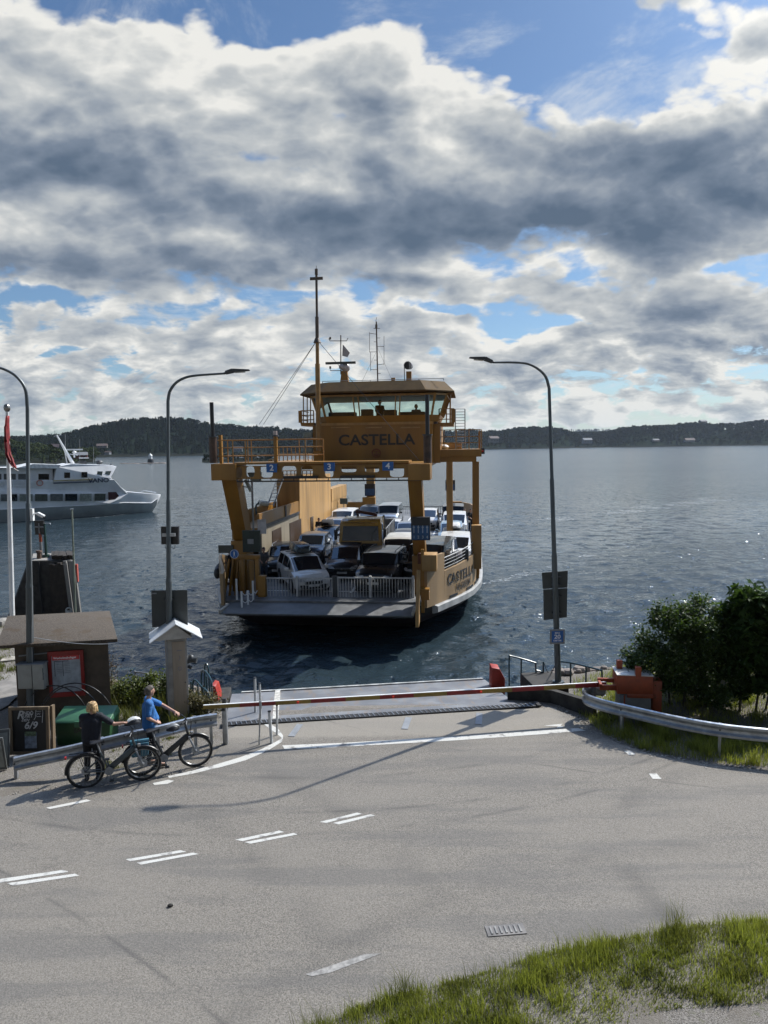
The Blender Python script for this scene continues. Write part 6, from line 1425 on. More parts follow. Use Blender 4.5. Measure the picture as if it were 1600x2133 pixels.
# upper railings and boxes seen through under the bridge on the left (aft deck)
for x0_, x1_, y0_, y1_, tt in ((582, 650, 962, 930, 12), (590, 655, 995, 980, 16)):
    a, b = LF(x0_, y0_, t=tt), LF(x1_, y1_, t=tt)
    for k in range(9): x = a.x + (b.x - a.x) * k / 8; MB().tube([(x, tt, a.z), (x, tt, b.z)], .03, 5).build('aft_rail_post', M1, ferry)
    for z in (0, .5, 1): MB().tube([(a.x, tt, a.z + (b.z - a.z) * z), (b.x, tt, a.z + (b.z - a.z) * z)], .03, 5).build('aft_rail_bar', M1, ferry)
a, b = LF(604, 958, t=12.5), LF(650, 940, t=12.5); MB().b2((LF(575, 962, t=12).x, 10, a.z - .3), (LF(665, 962, t=12).x, 16, a.z - .05)).build('aft_deck', Y_, ferry, smooth=None)
MB().b2((LF(560, 990, t=8).x, 8, ZP0 + .15), (LF(568, 990, t=8).x, 8.3, ZP1 + .1)).build('hanging_lamp', YW, ferry)
# ---- left bow: ribbed plates, green board, blue sign, sign board, yellow gallows
mb = MB(); q0, q1 = LF(506, 1150, t=2.3), LF(541, 1105, t=2.3); mb.b2((q0.x, 2.3, q0.z), (q1.x, 2.42, q1.z)); bd = mb.build('green_board', mat('dark_green_board', (.012, .028, .024), .5), ferry)
c_ = LF(522, 1128, t=2.28); MB().box((c_.x, 2.28, c_.z), (.28, .03, .22)).build('label_plate', GRYP(), bd)
mb = MB(); q0, q1 = LF(455, 1152, t=3.2), LF(485, 1136, t=3.2); mb.b2((q0.x, 3.2, q0.z), (q1.x, 3.3, q1.z)); mb.build('grey_board', mat('dark_grey_green', (.06, .07, .062), .5), ferry)
q_ = LF(488, 1154, t=1.6); mb = MB(); mb.cyl((q_.x, 1.6, q_.z), (q_.x, 1.63, q_.z), .20, 20); rs = mb.build('round_blue_sign', BLU(), ferry)
mb = MB(); mb.tube(arc((q_.x, 1.592, q_.z), .185, 0, 360, 24, 'xz')[:-1], .008, 4, closed=True); mb.sphere((q_.x, 1.59, q_.z + .08), .03, 6, 5); mb.beam((q_.x, 1.59, q_.z + .05), (q_.x, 1.59, q_.z - .03), .05, .012); mb.beam((q_.x, 1.59, q_.z - .03), (q_.x - .04, 1.59, q_.z - .11), .02, .012); mb.beam((q_.x, 1.59, q_.z - .03), (q_.x + .04, 1.59, q_.z - .11), .02, .012); mb.build('pictogram', WSG(), rs)
gx0, gx1 = LF(500, 1200, t=2.5).x, LF(540, 1200, t=2.5).x; gz = LF(520, 1158, t=2.5).z
for x in (gx0 + .12, gx1 - .08): MB().b2((x - .09, 2.42, DZ), (x + .09, 2.6, gz - .15)).build('gallows_post', Y_, ferry, bevel=.01)
MB().b2((gx0 - .3, 2.40, gz - .15), (gx1 + .05, 2.62, gz + .05)).build('gallows_beam', Y_, ferry, bevel=.01)
xx0, xx1 = LF(482, 1200, t=3.0).x, gx0
for i, x in enumerate((470, 480, 491)):
    a, b = LF(x - 4, 1252 + 4, t=2.2), LF(x + 8 - i, 1165, t=3.0)
    MB().beam((a.x, 2.2 + .1 * i, .05), (b.x, 3.0, b.z), .06, .18).build('bow_rib', Y_, ferry, smooth=None)
MB().b2((LF(520, 1200, t=2.9).x, 2.9, DZ), (LF(529, 1200, t=2.9).x, 2.98, LF(524, 1168, t=2.9).z)).build('cream_panel', YW, ferry)
MB().b2((LF(498, 1200, t=2.9).x, 2.9, DZ), (LF(507, 1200, t=2.9).x, 2.98, LF(500, 1168, t=2.9).z)).build('cream_panel', YW, ferry)
MB().b2((LF(537, 1210, t=2.1).x, 2.1, DZ), (LF(552, 1210, t=2.1).x, 2.4, LF(540, 1200, t=2.1).z)).build('yellow_pedestal', Y_, ferry)
q0, q1 = LF(537, 1112, b=WB + .1), LF(548, 1078, b=WB + .1); MB().b2((q0.x - .0, q0.y, q0.z), (q0.x + .45, q0.y + .03, q1.z)).build('white_notice', mat('notice_white', (.50, .50, .52), .5), ferry)
# bow gates
GM = mat('gate_white', (.52, .52, .51), .45); RST = mat('gate_red', (.25, .02, .02), .5)
def gate(x0_, x1_, yt_, yb_, t, n, nred):
    a, b = LF(x0_, yb_, t=t), LF(x1_, yt_, t=t); z0, z1 = a.z, b.z; z1 = LF(x0_, yt_, t=t).z
    g_ = MB(); g_.b2((a.x, t, z1 - .06), (b.x, t + .06, z1)); g_.b2((a.x, t, z0), (b.x, t + .06, z0 + .07))
    for x in (a.x, b.x - .06): g_.b2((x, t - .003, z0), (x + .06, t + .063, z1 + .01))
    g_.b2((a.x + .062, t + .003, z1 - .34), (b.x - .062, t + .05, z1 - .31)) if False else None
    gt = g_.build('bow_gate', GM, ferry, smooth=None)
    for k in range(1, n): x = a.x + (b.x - a.x) * k / n; MB().b2((x - .012, t + .01, z0 + .07), (x + .012, t + .05, z1 - .06)).build('gate_bar', GM, gt, smooth=None)
    for k in range(nred): x = a.x + (b.x - a.x) * (k + .5) / nred; w_ = (b.x - a.x) / nred / 2.4; MB().b2((x - w_, t - .01, z0 - .004), (x + w_, t + .07, z0 + .074)).build('red_band', RST, gt, smooth=None)
gate(545, 693, 1203, 1252, 2.3, 24, 4); gate(703, 860, 1202, 1251, 2.3, 26, 4)
for x in (545, 620, 696, 701, 772, 861): q_ = LF(x, 1252, t=2.3); MB().b2((q_.x - .05, 2.24, DZ - .1), (q_.x + .05, 2.40, LF(x, 1200, t=2.3).z)).build('gate_post', GM if x not in (696, 701) else DKG(), ferry)
# chain posts at the left of the bow
cps = [LF(x, 1266, t=.9) for x in (504, 516, 529)]
for x, yt_, t in ((494, 1206, 1.5), (504, 1232, .75), (517, 1230, 1.1), (528, 1210, 1.6)): q_ = LF(x, 1262, t=t); MB().tube([(q_.x, t, .05), (q_.x, t, LF(x, yt_, t=t).z)], .045, 8).build('chain_post', WHT(), ferry)
for x0_, x1_, y in ((504, 517, 1234), (504, 517, 1250), (517, 528, 1234), (517, 528, 1248), (528, 536, 1230)):
    a, b = LF(x0_, y, t=.9), LF(x1_, y, t=1.0); MB().tube(smooth_path([a, (a + b) / 2 - Vector((0, 0, .12)), b], 5), .016, 5).build('chain', WHT(), ferry)
# lane board on the right leg
q0, q1 = LF(857, 1125, t=1.6), LF(896, 1077, t=1.6); bxm = (q0.x + q1.x) / 2
mb = MB(); mb.b2((q0.x, 1.5, q0.z), (q1.x, 1.8, q1.z)); lb = mb.build('lane_board', BLK(), ferry, bevel=.01)
MB().b2((q0.x + .03, 1.48, q0.z + .03), (q1.x - .03, 1.495, q0.z + (q1.z - q0.z) * .64)).build('blue_panel', mat('dull_blue_panel', (.015, .075, .19), .5), lb, smooth=None)
wq = (q1.x - q0.x - .06) / 4
for i in range(4):
    x = q0.x + .03 + wq * (i + .5); mb = MB(); z_ = q0.z + .32
    mb.beam((x, 1.472, z_), (x, 1.472, z_ + .26), .035, .01, up=(0, 1, 0)); mb.add([(x - .05, 1.472, z_ + .22), (x + .05, 1.472, z_ + .22), (x, 1.472, z_ + .34)], [(0, 1, 2)])
    mb.text(str(i + 1), .17, face_frame((x, 1.472, q0.z + .14), (1, 0, 0), (0, 0, 1)), .002); mb.build('arrow_and_number', mat('pale_blue_marks', (.35, .42, .50), .5), lb, smooth=None)
MB().b2((LF(876, 1160, t=3).x - .1, 2.6, LF(876, 1172, t=3).z), (LF(876, 1160, t=3).x + .2, 2.9, LF(876, 1150, t=3).z)).build('rusty_fitting', mat('rust', (.10, .035, .02), .8), ferry, bevel=.03)
# ---- stern portal and fence
TS = 39.0
for x0_, x1_ in ((764, 779), (930, 943)):
    a, b = LF(x0_, 1056, t=TS), LF(x1_, 980, t=TS); MB().b2((a.x, TS, DZ), (b.x, TS + .8, LF(x0_, 975, t=TS).z)).build('stern_post', YW, ferry)
for x0_, y0_, x1_, y1_ in ((760, 1033, 781, 1008), (928, 1022, 948, 1000)):
    a, b = LF(x0_, y0_, t=TS - .3), LF(x1_, y1_, t=TS - .3); sb = MB().b2((a.x, TS - .3, a.z), (b.x, TS - .1, b.z)).build('lane_board', BLK(), ferry)
    MB().b2((a.x + .05, TS - .32, a.z + .05), (b.x - .05, TS - .305, a.z + (b.z - a.z) * .6)).build('blue_panel', mat('dull_blue_panel', (.01, .045, .11), .5), sb)
for x0_, y0_, x1_, y1_ in ((930, 1056, 962, 1045), (755, 1040, 781, 1036), (720, 1055, 758, 1046)): a, b = LF(x0_, y0_, t=TS - 1), LF(x1_, y1_, t=TS - 1); MB().b2((a.x, TS - 1, DZ), (b.x, TS - .4, b.z)).build('stern_box', Y_, ferry)
a, b = LF(700, 1075, t=TS + 2), LF(938, 1054, t=TS + 2); MB().b2((a.x, TS + 2, b.z - .06), (b.x, TS + 2.05, b.z)).build('stern_fence_rail', GRYP(), ferry)
for k in range(60): x = a.x + (b.x - a.x) * k / 59; MB().b2((x - .025, TS + 2, DZ), (x + .025, TS + 2.04, b.z - .06)).build('stern_fence_bar', GRYP(), ferry, smooth=None)
q_ = LF(716, 1045, t=30); MB().b2((q_.x - .32, 30, LF(716, 1050, t=30).z), (q_.x + .32, 30.1, LF(716, 1038, t=30).z)).build('blue_board', mat('slate_board', (.05, .09, .11), .5), ferry); MB().tube([(q_.x, 30.05, DZ), (q_.x, 30.05, q_.z)], .04, 6).build('board_post', GRYP(), ferry)
# lifebuoy edge rail on left wall top
mb = MB(); a = LF(453, 1190, t=5); 
for k in range(4): MB().sphere((side(HL, 4.5 + k * .4) - .12, 4.5 + k * .4, .9), .24, 10, 8, (.7, 1, 1.2)).build('side_fender', DKG(), ferry)
# ================================================================ VEHICLES ON THE FERRY
def paint(name, col, metal=.35):
    return mat(name, col, .32, metal, var=.05, scale=3, coat=.6)
CARGLASS = mat('car_glass', (.012, .016, .022), .05, var=.05, spec=.9)
PLAST = mat('black_trim', (.02, .02, .022), .55); TYRE = RUB(); RIMM = mat('alloy_rim', (.35, .36, .37), .35, .8)
HLM = mat('headlight_lens', (.55, .58, .60), .1, .2); PLTE = mat('plate_white', (.55, .56, .55), .5); GRL = mat('grille_black', (.012, .012, .013), .4); CHR = mat('chrome', (.6, .6, .6), .15, 1.0)
KIND = {  # W, L, H, hood length, hood height, belt, windscreen run, rear
    'hatch': dict(W=.86, L=3.9, H=1.50, hood=.82, hh=.92, belt=.96, ws=.88, rear=.35, gc=.30),
    'estate': dict(W=.89, L=4.5, H=1.50, hood=.98, hh=.92, belt=.95, ws=.85, rear=.42, gc=.30),
    'sedan': dict(W=.89, L=4.4, H=1.43, hood=1.05, hh=.88, belt=.92, ws=.85, rear=.9, gc=.28),
    'suv': dict(W=.93, L=4.5, H=1.70, hood=1.05, hh=1.08, belt=1.10, ws=.62, rear=.35, gc=.36),
    'jeep': dict(W=.93, L=4.4, H=1.82, hood=1.15, hh=1.16, belt=1.18, ws=.36, rear=.12, gc=.42),
    'van': dict(W=.92, L=4.4, H=1.84, hood=.55, hh=1.10, belt=1.12, ws=.75, rear=.12, gc=.38),
    'bigvan': dict(W=.97, L=5.0, H=1.95, hood=.50, hh=1.15, belt=1.15, ws=.80, rear=.10, gc=.40)}
def patch(rows, m, name, parent, off=.012, shrink=.06, nu=6, nv=3):
    """glass laid just proud of the body between two section lines"""
    A, B = rows; n = len(A); P = []
    def on(L_, u):
        f = u * (n - 1); i = min(int(f), n - 2); return Vector(L_[i]).lerp(Vector(L_[i + 1]), f - i)
    for j in range(nv + 1):
        v = shrink * 1.4 + (1 - 2.4 * shrink) * j / nv
        for i in range(nu + 1): u = shrink + (1 - 2 * shrink) * i / nu; P.append(on(A, u).lerp(on(B, u), v))
    nrm = (P[nu] - P[0]).cross(P[-1 - nu] - P[0]).normalized(); c = sum(P, Vector()) / len(P)
    if nrm.dot(c - Vector((0, 2.2, .5))) < 0: nrm = -nrm
    P2 = [p + nrm * off for p in P]; mb = MB(); f = []; W_ = nu + 1
    for j in range(nv):
        for i in range(nu): f.append((j * W_ + i, j * W_ + i + 1, (j + 1) * W_ + i + 1, (j + 1) * W_ + i))
    mb.add(P2, f); o = mb.build(name, m, parent, smooth=50); return o
def make_car(name, label, cat, kind, pm, roof_box=None, rails_=False, group='vehicles on the car deck', **kw):
    K = dict(KIND[kind]); K.update(kw); W, L, H = K['W'], K['L'], K['H']; t = thing(name, label, cat, group=group)
    gw = W * (.80 if kind not in ('van', 'bigvan', 'jeep') else .88); hh, belt = K['hh'], K['belt']
    y0, y1, y2 = K['hood'], K['hood'] + K['ws'], L - K['rear']
    st = [(.0, .80, hh * .60, hh * .56, .70, .30), (.06, .90, hh * .76, hh * .70, .72, .22), (.25, .97, hh * .90, hh * .82, .76, .20), (y0 * .55, 1.0, hh * .96, hh * .90, .80, .20), (y0, 1.0, hh, belt * .97, .84, .20)]
    yc = y0 + .001
    secs = []
    for y, k, ztop, zb_, g, zbot in st:
        w = W * k; secs.append((y, [(0, zbot), (w * .86, zbot), (w * .98, zbot + .10), (w, (zb_ + zbot) * .5 + .06), (w * .965, zb_), (w * g * .95, ztop), (w * g * .5, ztop + .025), (0, ztop + .035)]))
    def cab(y, w, zroof, gk): return (y, [(0, .20), (w * .86, .20), (w * .98, .30), (w, .62), (w * .965, belt), (gk, zroof), (gk * .55, zroof + .03), (0, zroof + .04)])
    secs.append(cab(y1, W, H - .07, gw)); secs.append(cab((y1 + y2) / 2, W, H - .035, gw)); secs.append(cab(y2, W, H - .06, gw * .97))
    zr = belt if kind != 'sedan' else belt * 1.02
    if kind == 'sedan': secs.append(cab(L - .45, W, belt + .04, W * .80)); secs.append(cab(L - .03, W * .93, belt - .05, W * .74))
    else: secs.append(cab(L - .05, W * .96, belt + .02, W * .84))
    secs.append((L, [(0, .30), (W * .80, .30), (W * .9, .38), (W * .93, .6), (W * .9, belt - .10), (W * .72, belt - .08), (W * .4, belt - .07), (0, belt - .07)]))
    rings = []
    for y, h in secs:
        half = [(x, y, z) for x, z in h]; rings.append(half + [(-x, y, z) for x, z in reversed(h[1:-1])])
    body = MB().loft(rings).build('body', pm, t, smooth=38)
    S5 = lambda i: [(-secs[i][1][5][0], secs[i][0], secs[i][1][5][1]), (-secs[i][1][6][0], secs[i][0], secs[i][1][6][1]), (0, secs[i][0], secs[i][1][7][1]), (secs[i][1][6][0], secs[i][0], secs[i][1][6][1]), (secs[i][1][5][0], secs[i][0], secs[i][1][5][1])]
    patch((S5(4), S5(5)), CARGLASS, 'windscreen', t, shrink=.04)
    ri = 7; patch((S5(ri), S5(ri + 1)), CARGLASS, 'rear_window', t, shrink=.09)
    for sg in (-1, 1):
        for i, nm in ((5, 'side_window'), (6, 'side_window')):
            P4 = [(sg * secs[i][1][4][0], secs[i][0], secs[i][1][4][1]), (sg * secs[i + 1][1][4][0], secs[i + 1][0], secs[i + 1][1][4][1])]; P5 = [(sg * secs[i][1][5][0], secs[i][0], secs[i][1][5][1]), (sg * secs[i + 1][1][5][0], secs[i + 1][0], secs[i + 1][1][5][1])]
            if K.get('panel') and i == 6: continue
            patch((P4, P5), CARGLASS, nm, t, shrink=.07, nu=2, nv=2)
        # front quarter glass wedge
        a, b_, c = Vector((sg * secs[4][1][4][0], secs[4][0] + .25, secs[4][1][4][1] + .04)), Vector((sg * secs[5][1][4][0], secs[5][0] - .03, secs[5][1][4][1] + .03)), Vector((sg * secs[5][1][5][0], secs[5][0] - .03, secs[5][1][5][1] - .05))
        o_ = Vector((sg * .012, 0, .004)); mb = MB(); mb.add([a + o_, b_ + o_, c + o_], [(0, 1, 2)]); mb.build('quarter_window', CARGLASS, t, smooth=None)
        x = W * .62; zl = hh * .70
        mb = MB(); mb.add([(sg * W * .42, -.012, zl - .05), (sg * W * .80, .02, zl - .03), (sg * W * .90, .10, zl + .05), (sg * W * .86, .20, zl + .13), (sg * W * .52, .035, zl + .05)] + [(sg * W * .42, .12, zl - .05), (sg * W * .76, .15, zl - .03), (sg * W * .84, .2, zl + .03), (sg * W * .80, .28, zl + .10), (sg * W * .52, .15, zl + .04)], [(0, 1, 2, 3, 4), (9, 8, 7, 6, 5), (0, 5, 6, 1), (1, 6, 7, 2), (2, 7, 8, 3), (3, 8, 9, 4), (4, 9, 5, 0)]); mb.build('headlight', HLM, t)
        mb = MB(); mb.box((sg * W * .62, -.005, .40), (.22, .06, .09)); mb.build('fog_light_recess', PLAST, t, bevel=.01)
        mb = MB(); mb.box((sg * (W + .10), y0 + .42, belt + .06), (.20, .10, .14)); mb.box((sg * (W + .0), y0 + .44, belt + .02), (.06, .06, .05)); mb.build('mirror', pm if kind != 'jeep' else PLAST, t, bevel=.02)
        for y in (.80, L - .82):
            mb = MB(); mb.cyl((sg * (W * .80), y, .345), (sg * (W + .006), y, .345), .40, 20); mb.build('wheel_arch', PLAST, t)
            mb = MB(); mb.cyl((sg * (W - .20), y, .33), (sg * (W + .02), y, .33), .33, 22); wh = mb.build('wheel', TYRE, t, bevel=.02)
            mb = MB(); mb.cyl((sg * (W + .015), y, .33), (sg * (W + .028), y, .33), .21, 18); mb.build('rim', RIMM, wh)
        if rails_: mb = MB(); mb.tube([(sg * gw * .86, y1 + .05, H - .02), (sg * gw * .88, y1 + .2, H + .06), (sg * gw * .88, y2 - .2, H + .06), (sg * gw * .86, y2, H - .02)], .02, 6); mb.build('roof_rail', CHR if kind != 'jeep' else PLAST, t)
        mb = MB(); mb.box((sg * W * .80, L - .01, belt - .22), (.16, .06, .26)); mb.build('tail_light', mat('tail_lamp_red', (.25, .01, .01), .3), t)
    mb = MB(); mb.box((0, -.015, hh * .58), (W * .95, .05, hh * .15)); mb.build('grille', GRL, t, bevel=.01)
    mb = MB(); mb.box((0, -.01, .34), (W * 1.35, .08, .18)); mb.build('lower_bumper', PLAST, t, bevel=.02)
    mb = MB(); mb.box((0, -.06, hh * .45), (.50, .014, .11)); mb.build('number_plate', PLTE, t)
    mb = MB(); mb.cyl((0, -.045, hh * .64), (0, -.03, hh * .64), .045, 10); mb.build('badge', CHR, t)
    if roof_box:
        bw, bl, bh, bm_ = roof_box; mb = MB(); z = H + .10; xs = K.get('box_x', 0)
        rg = []
        for k, (yy, s_) in enumerate(((0, .55), (.15, .85), (.6, 1.0), (bl - .2, .95), (bl, .7))):
            zz_ = z + bh * s_; rg.append([(xs - bw * s_, y1 + .0 + yy, z + .04 * (1 - s_)), (xs + bw * s_, y1 + yy, z + .04 * (1 - s_)), (xs + bw * s_ * .97, y1 + yy, z + bh * .5 * s_), (xs + bw * s_ * .78, y1 + yy, zz_), (xs - bw * s_ * .78, y1 + yy, zz_), (xs - bw * s_ * .97, y1 + yy, z + bh * .5 * s_)])
        mb.loft(rg).build('roof_box', bm_, t, smooth=40, bevel=.01)
        for yy in (.3, 1.2): mb = MB(); mb.box((0, y1 + yy, H + .06), (gw * 1.8, .05, .04)); mb.build('roof_bar', PLAST, t)
    return t
def park(t, b, tt, yaw=0, z=None):
    p = FM @ Vector((b, tt, DZ + .016 if z is None else z)); t.location = p; t.rotation_euler = (0, 0, -PSI + math.radians(yaw)); return t
WP = paint('white_car_paint', (.62, .61, .58), 0); SP = paint('silver_car_paint', (.34, .36, .38), .6); BP = paint('blue_grey_car_paint', (.045, .065, .095), .5); KP = paint('black_car_paint', (.010, .011, .013), .3); DP = paint('dark_grey_car_paint', (.035, .038, .045), .5); PB_ = paint('pale_blue_car_paint', (.30, .40, .47), .3)
BOXD = mat('roof_box_dark', (.05, .065, .075), .25, .2); BOXW = mat('roof_box_white', (.60, .60, .58), .35); BAGK = mat('soft_black_bag', (.012, .012, .013), .9)
park(make_car('estate_car', 'white estate car with a dark roof box, turned slightly at the bow gate', 'car', 'hatch', WP, (.42, 1.8, .36, BOXD), L=4.2, H=1.55, hood=.85, box_x=.05), -.62, 2.75, 27)
park(make_car('hatchback', 'small dark grey hatchback standing right in front of the yellow truck', 'car', 'hatch', DP), .10, 6.0, 3)
park(make_car('off_roader', 'boxy black off-roader at the bow gate, nearest on the right', 'car', 'jeep', KP, rails_=True, H=1.72, L=4.1), 2.1, 2.75, -5)
park(make_car('estate_car', 'black estate car beside the wall, half hidden by the white car with the roof box', 'car', 'estate', KP, rails_=True, H=1.44, L=4.2), -3.35, 6.5, 4)
park(make_car('family_car', 'blue grey car with a big windscreen behind the black estate car along the wall', 'car', 'suv', BP, H=1.52, L=4.2, hh=1.0, belt=1.0, ws=.8), -2.75, 10.55, 2)
park(make_car('dark_car', 'dark car with a soft black roof bag along the left wall', 'car', 'hatch', BP, (.42, 1.3, .34, BAGK), H=1.45), -2.85, 15.0, 1)
park(make_car('white_car', 'pale car behind the car with the black roof bag', 'car', 'estate', SP, rails_=True, H=1.5), -3.1, 19.4, 0)
park(make_car('white_van', 'white van at the far end of the left row beside the casing', 'van', 'van', WP, H=1.75), -3.3, 24.2, 0)
park(make_car('utility_car', 'pale pickup-like car seen over the roof of the yellow truck', 'car', 'suv', DP, H=1.66), -1.9, 28.6, 0)
park(make_car('pickup', 'silver pickup with a dark windscreen behind the truck on its right', 'pickup', 'jeep', SP, H=1.86, L=5.0, hh=1.2), -.15, 27.6, 0)
park(make_car('silver_car', 'silver car just behind the tipper body of the truck', 'car', 'sedan', WP, H=1.45), .85, 19.0, 0)
park(make_car('dark_van', 'large dark van with shiny sides behind the right portal leg', 'van', 'bigvan', paint('dark_green_grey_paint', (.022, .030, .032), .6), L=4.7, H=1.92), 4.15, 4.4, -9)
park(make_car('white_van', 'white van left of the dark van behind the black off-roader', 'van', 'van', WP, H=1.78, L=4.2), 2.68, 7.6, 0)
park(make_car('dark_car', 'dark car in the lane right behind the white van near the lane board', 'car', 'hatch', DP, H=1.48), 2.5, 12.6, 0)
park(make_car('grey_car', 'grey car half hidden by the blue lane board', 'car', 'sedan', SP, H=1.48), 2.3, 17.3, 0)
park(make_car('white_van', 'white van in the rightmost lane just above the bow rails', 'van', 'van', WP, H=1.70, L=4.0), 5.62, 9.0, 0)
park(make_car('white_car', 'car with a white roof box in the rightmost lane', 'car', 'hatch', DP, (.42, 1.7, .26, BOXW), H=1.46, L=3.9), 5.45, 13.3, 0)
park(make_car('pale_blue_car', 'pale blue car behind the one with the white roof box', 'car', 'hatch', PB_, H=1.47), 5.2, 17.5, 0)
park(make_car('white_van', 'small white van in the rightmost lane second from the stern', 'van', 'van', WP, H=1.72, L=4.2), 5.35, 21.6, 0)
park(make_car('dark_off_roader', 'dark grey off-roader last in the rightmost lane', 'car', 'jeep', DP, H=1.90), 5.15, 26.2, 0)
park(make_car('white_car', 'white car far back between the right portal leg and the rightmost lane', 'car', 'hatch', WP, H=1.5), 3.1, 27.2, 0)
# the yellow tipper truck
t = thing('tipper_truck', 'yellow tipper truck with a dark windscreen in the middle of the car deck', 'truck', group='vehicles on the car deck')
TY = paint('truck_yellow_paint', (.46, .27, .055), .1); GK = mat('truck_grey_body', (.20, .205, .21), .6, .2, var=.15, scale=4)
Wt = 1.22; Ht = 2.62
mb = MB(); rg = []
for y, zt_, w in ((.0, 1.30, Wt * .97), (.02, 1.32, Wt), (.22, Ht - .16, Wt * .95), (.50, Ht, Wt * .92), (1.95, Ht + .02, Wt * .92), (2.0, Ht - .02, Wt * .92)):
    zb0 = .45
    rg.append([(-w, y, zb0), (w, y, zb0), (w, y, zt_ - .08), (w * .94, y, zt_), (-w * .94, y, zt_), (-w, y, zt_ - .08)])
mb.loft(rg).build('cab', TY, t, smooth=30, bevel=.02)
mb = MB(); mb.add([(-Wt * .84, .0, 1.46), (Wt * .84, .0, 1.46), (Wt * .80, .165, Ht - .36), (-Wt * .80, .165, Ht - .36)], [(0, 1, 2, 3)]); mb.build('windscreen', CARGLASS, t, fix=False)
for sg in (-1, 1):
    mb = MB(); mb.add([(sg * (Wt * .965), .30, 1.42), (sg * (Wt * .965), 1.15, 1.42), (sg * (Wt * .935), 1.15, Ht - .30), (sg * (Wt * .945), .45, Ht - .30)], [(0, 1, 2, 3)]); mb.build('side_window', CARGLASS, t, fix=False)
    mb = MB(); mb.box((sg * (Wt + .15), -.05, 1.80), (.16, .14, .55)); mb.box((sg * (Wt + .05), .0, 2.1), (.2, .04, .04)); mb.build('mirror', PLAST, t, bevel=.02)
    mb = MB(); mb.prism([(Wt * .70, .50), (Wt * 1.0, .50), (Wt * 1.0, 1.34), (Wt * .96, 1.34), (Wt * .80, .95)], -.05, .45, lambda x, y, z: (sg * x, z, y)); mb.build('corner_panel', TY, t)
    mb = MB(); mb.box((sg * Wt * .80, -.08, .58), (.34, .05, .18)); mb.build('headlight', HLM, t, bevel=.02)
    mb = MB(); mb.tube([(sg * Wt * .9, 2.1, .9), (sg * Wt * .9, 2.1, Ht + .05)], .06, 8); mb.build('exhaust_stack' if sg > 0 else 'air_intake', PLAST, t)
    for y in (1.05, 5.6, 6.9):
        mb = MB(); mb.cyl((sg * (Wt - .32), y, .50), (sg * (Wt - .02), y, .50), .50, 20); wh = mb.build('wheel', TYRE, t, bevel=.03)
        mb = MB(); mb.cyl((sg * (Wt - .03), y, .50), (sg * (Wt - .005), y, .50), .28, 14); mb.build('rim', GRYP(), wh)
    mb = MB(); mb.box((sg * Wt * .5, .42, Ht + .03), (.26, .10, .06)); mb.build('roof_lamp', CHR, t)
mb = MB(); mb.box((0, -.03, 1.12), (Wt * 1.55, .06, .38)); mb.build('grille', mat('truck_grille', (.03, .032, .035), .5), t, bevel=.01)
mb = MB(); mb.text('SCANIA', .13, face_frame((0, -.066, 1.22), (1, 0, 0), (0, 0, 1)), .003, stretch=1.3); mb.build('front_lettering', mat('dim_letters', (.18, .18, .18), .4), t, smooth=None)
mb = MB(); mb.box((0, -.05, .62), (Wt * 1.9, .16, .34)); mb.box((0, -.02, .38), (Wt * 1.5, .10, .14)); mb.build('bumper', PLAST, t, bevel=.02)
mb = MB(); mb.box((0, -.14, .60), (.5, .014, .11)); mb.build('number_plate', PLTE, t)
mb = MB(); mb.box((0, -.02, Ht - .13), (Wt * 1.6, .3, .05), (-.3, 0, 0)); mb.build('sun_visor', TY, t)
mb = MB(); mb.box((0, 4.6, .72), (.9, 6.6, .22)); mb.build('chassis', PLAST, t)
mb = MB(); mb.box((0, 5.1, 1.02), (Wt * 2, 5.6, .14))
for sg in (-1, 1): mb.box((sg * (Wt - .03), 5.1, 1.48), (.06, 5.6, .78))
mb.box((0, 2.33, 1.60), (Wt * 1.88, .06, 1.0)); mb.box((0, 7.87, 1.48), (Wt * 1.88, .06, .78)); mb.build('tipper_body', GK, t, smooth=None)
for k in range(6): 
    for sg in (-1, 1): mb = MB(); mb.box((sg * (Wt + .02), 2.7 + k * .96, 1.48), (.06, .08, .78)); mb.build('body_rib', GK, t, smooth=None)
mb = MB(); mb.beam((.55, 2.25, 1.1), (.60, 2.25, 2.75), .20, .20); mb.beam((.60, 2.25, 2.7), (-.55, 2.30, 2.90), .18, .18); mb.beam((-.55, 2.25, 2.9), (-.2, 2.25, 2.2), .12, .12); mb.build('loading_crane', mat('crane_dark_red', (.07, .015, .012), .5), t, bevel=.02)
park(t, .42, 10.1, 1)

# ================================================================ THE PASSENGER BOAT
w0 = at(308, 1066, z=WATER_Z); w1 = at(0, 1085.5, z=WATER_Z)
bd_ = (w1 - w0); bd_.z = 0; bd_.normalize()                  # bow -> stern
angb = math.atan2(bd_.y, bd_.x)
pb = thing('passenger_boat', 'white two deck passenger boat with a raked mast, passing at the left', 'boat', w0, angb)
BMX = Matrix.Translation(w0) @ Matrix.Rotation(angb, 4, 'Z'); BIX = BMX.inverted()
HB = 3.4                                                      # half beam; the near side is local y = +HB or -HB
nearsign = 1 if (BIX @ Vector((0, 0, WATER_Z))).y > 0 else -1
def BQ(x, y, off=HB):
    o = BIX @ Vector((0, 0, CAM_H)); d = BIX.to_3x3() @ ray(x, y); k = (nearsign * off - o.y) / d.y; return o + d * k
ns = nearsign
BW = mat('boat_white', (.72, .73, .74), .4, var=.06, scale=.5); BG = mat('boat_lower_shade_grey', (.27, .29, .29), .35, var=.08, scale=.6)
def hb(s, z=0):      # half beam of the hull by distance from the bow
    return HB * min(1.0, (max(s + 1.6, 0.02) / 11.0) ** .55)
sh = [(334.5, 1030), (289, 1027), (262, 1024.5), (248, 1025), (232, 1026), (200, 1028), (100, 1030), (0, 1033)]
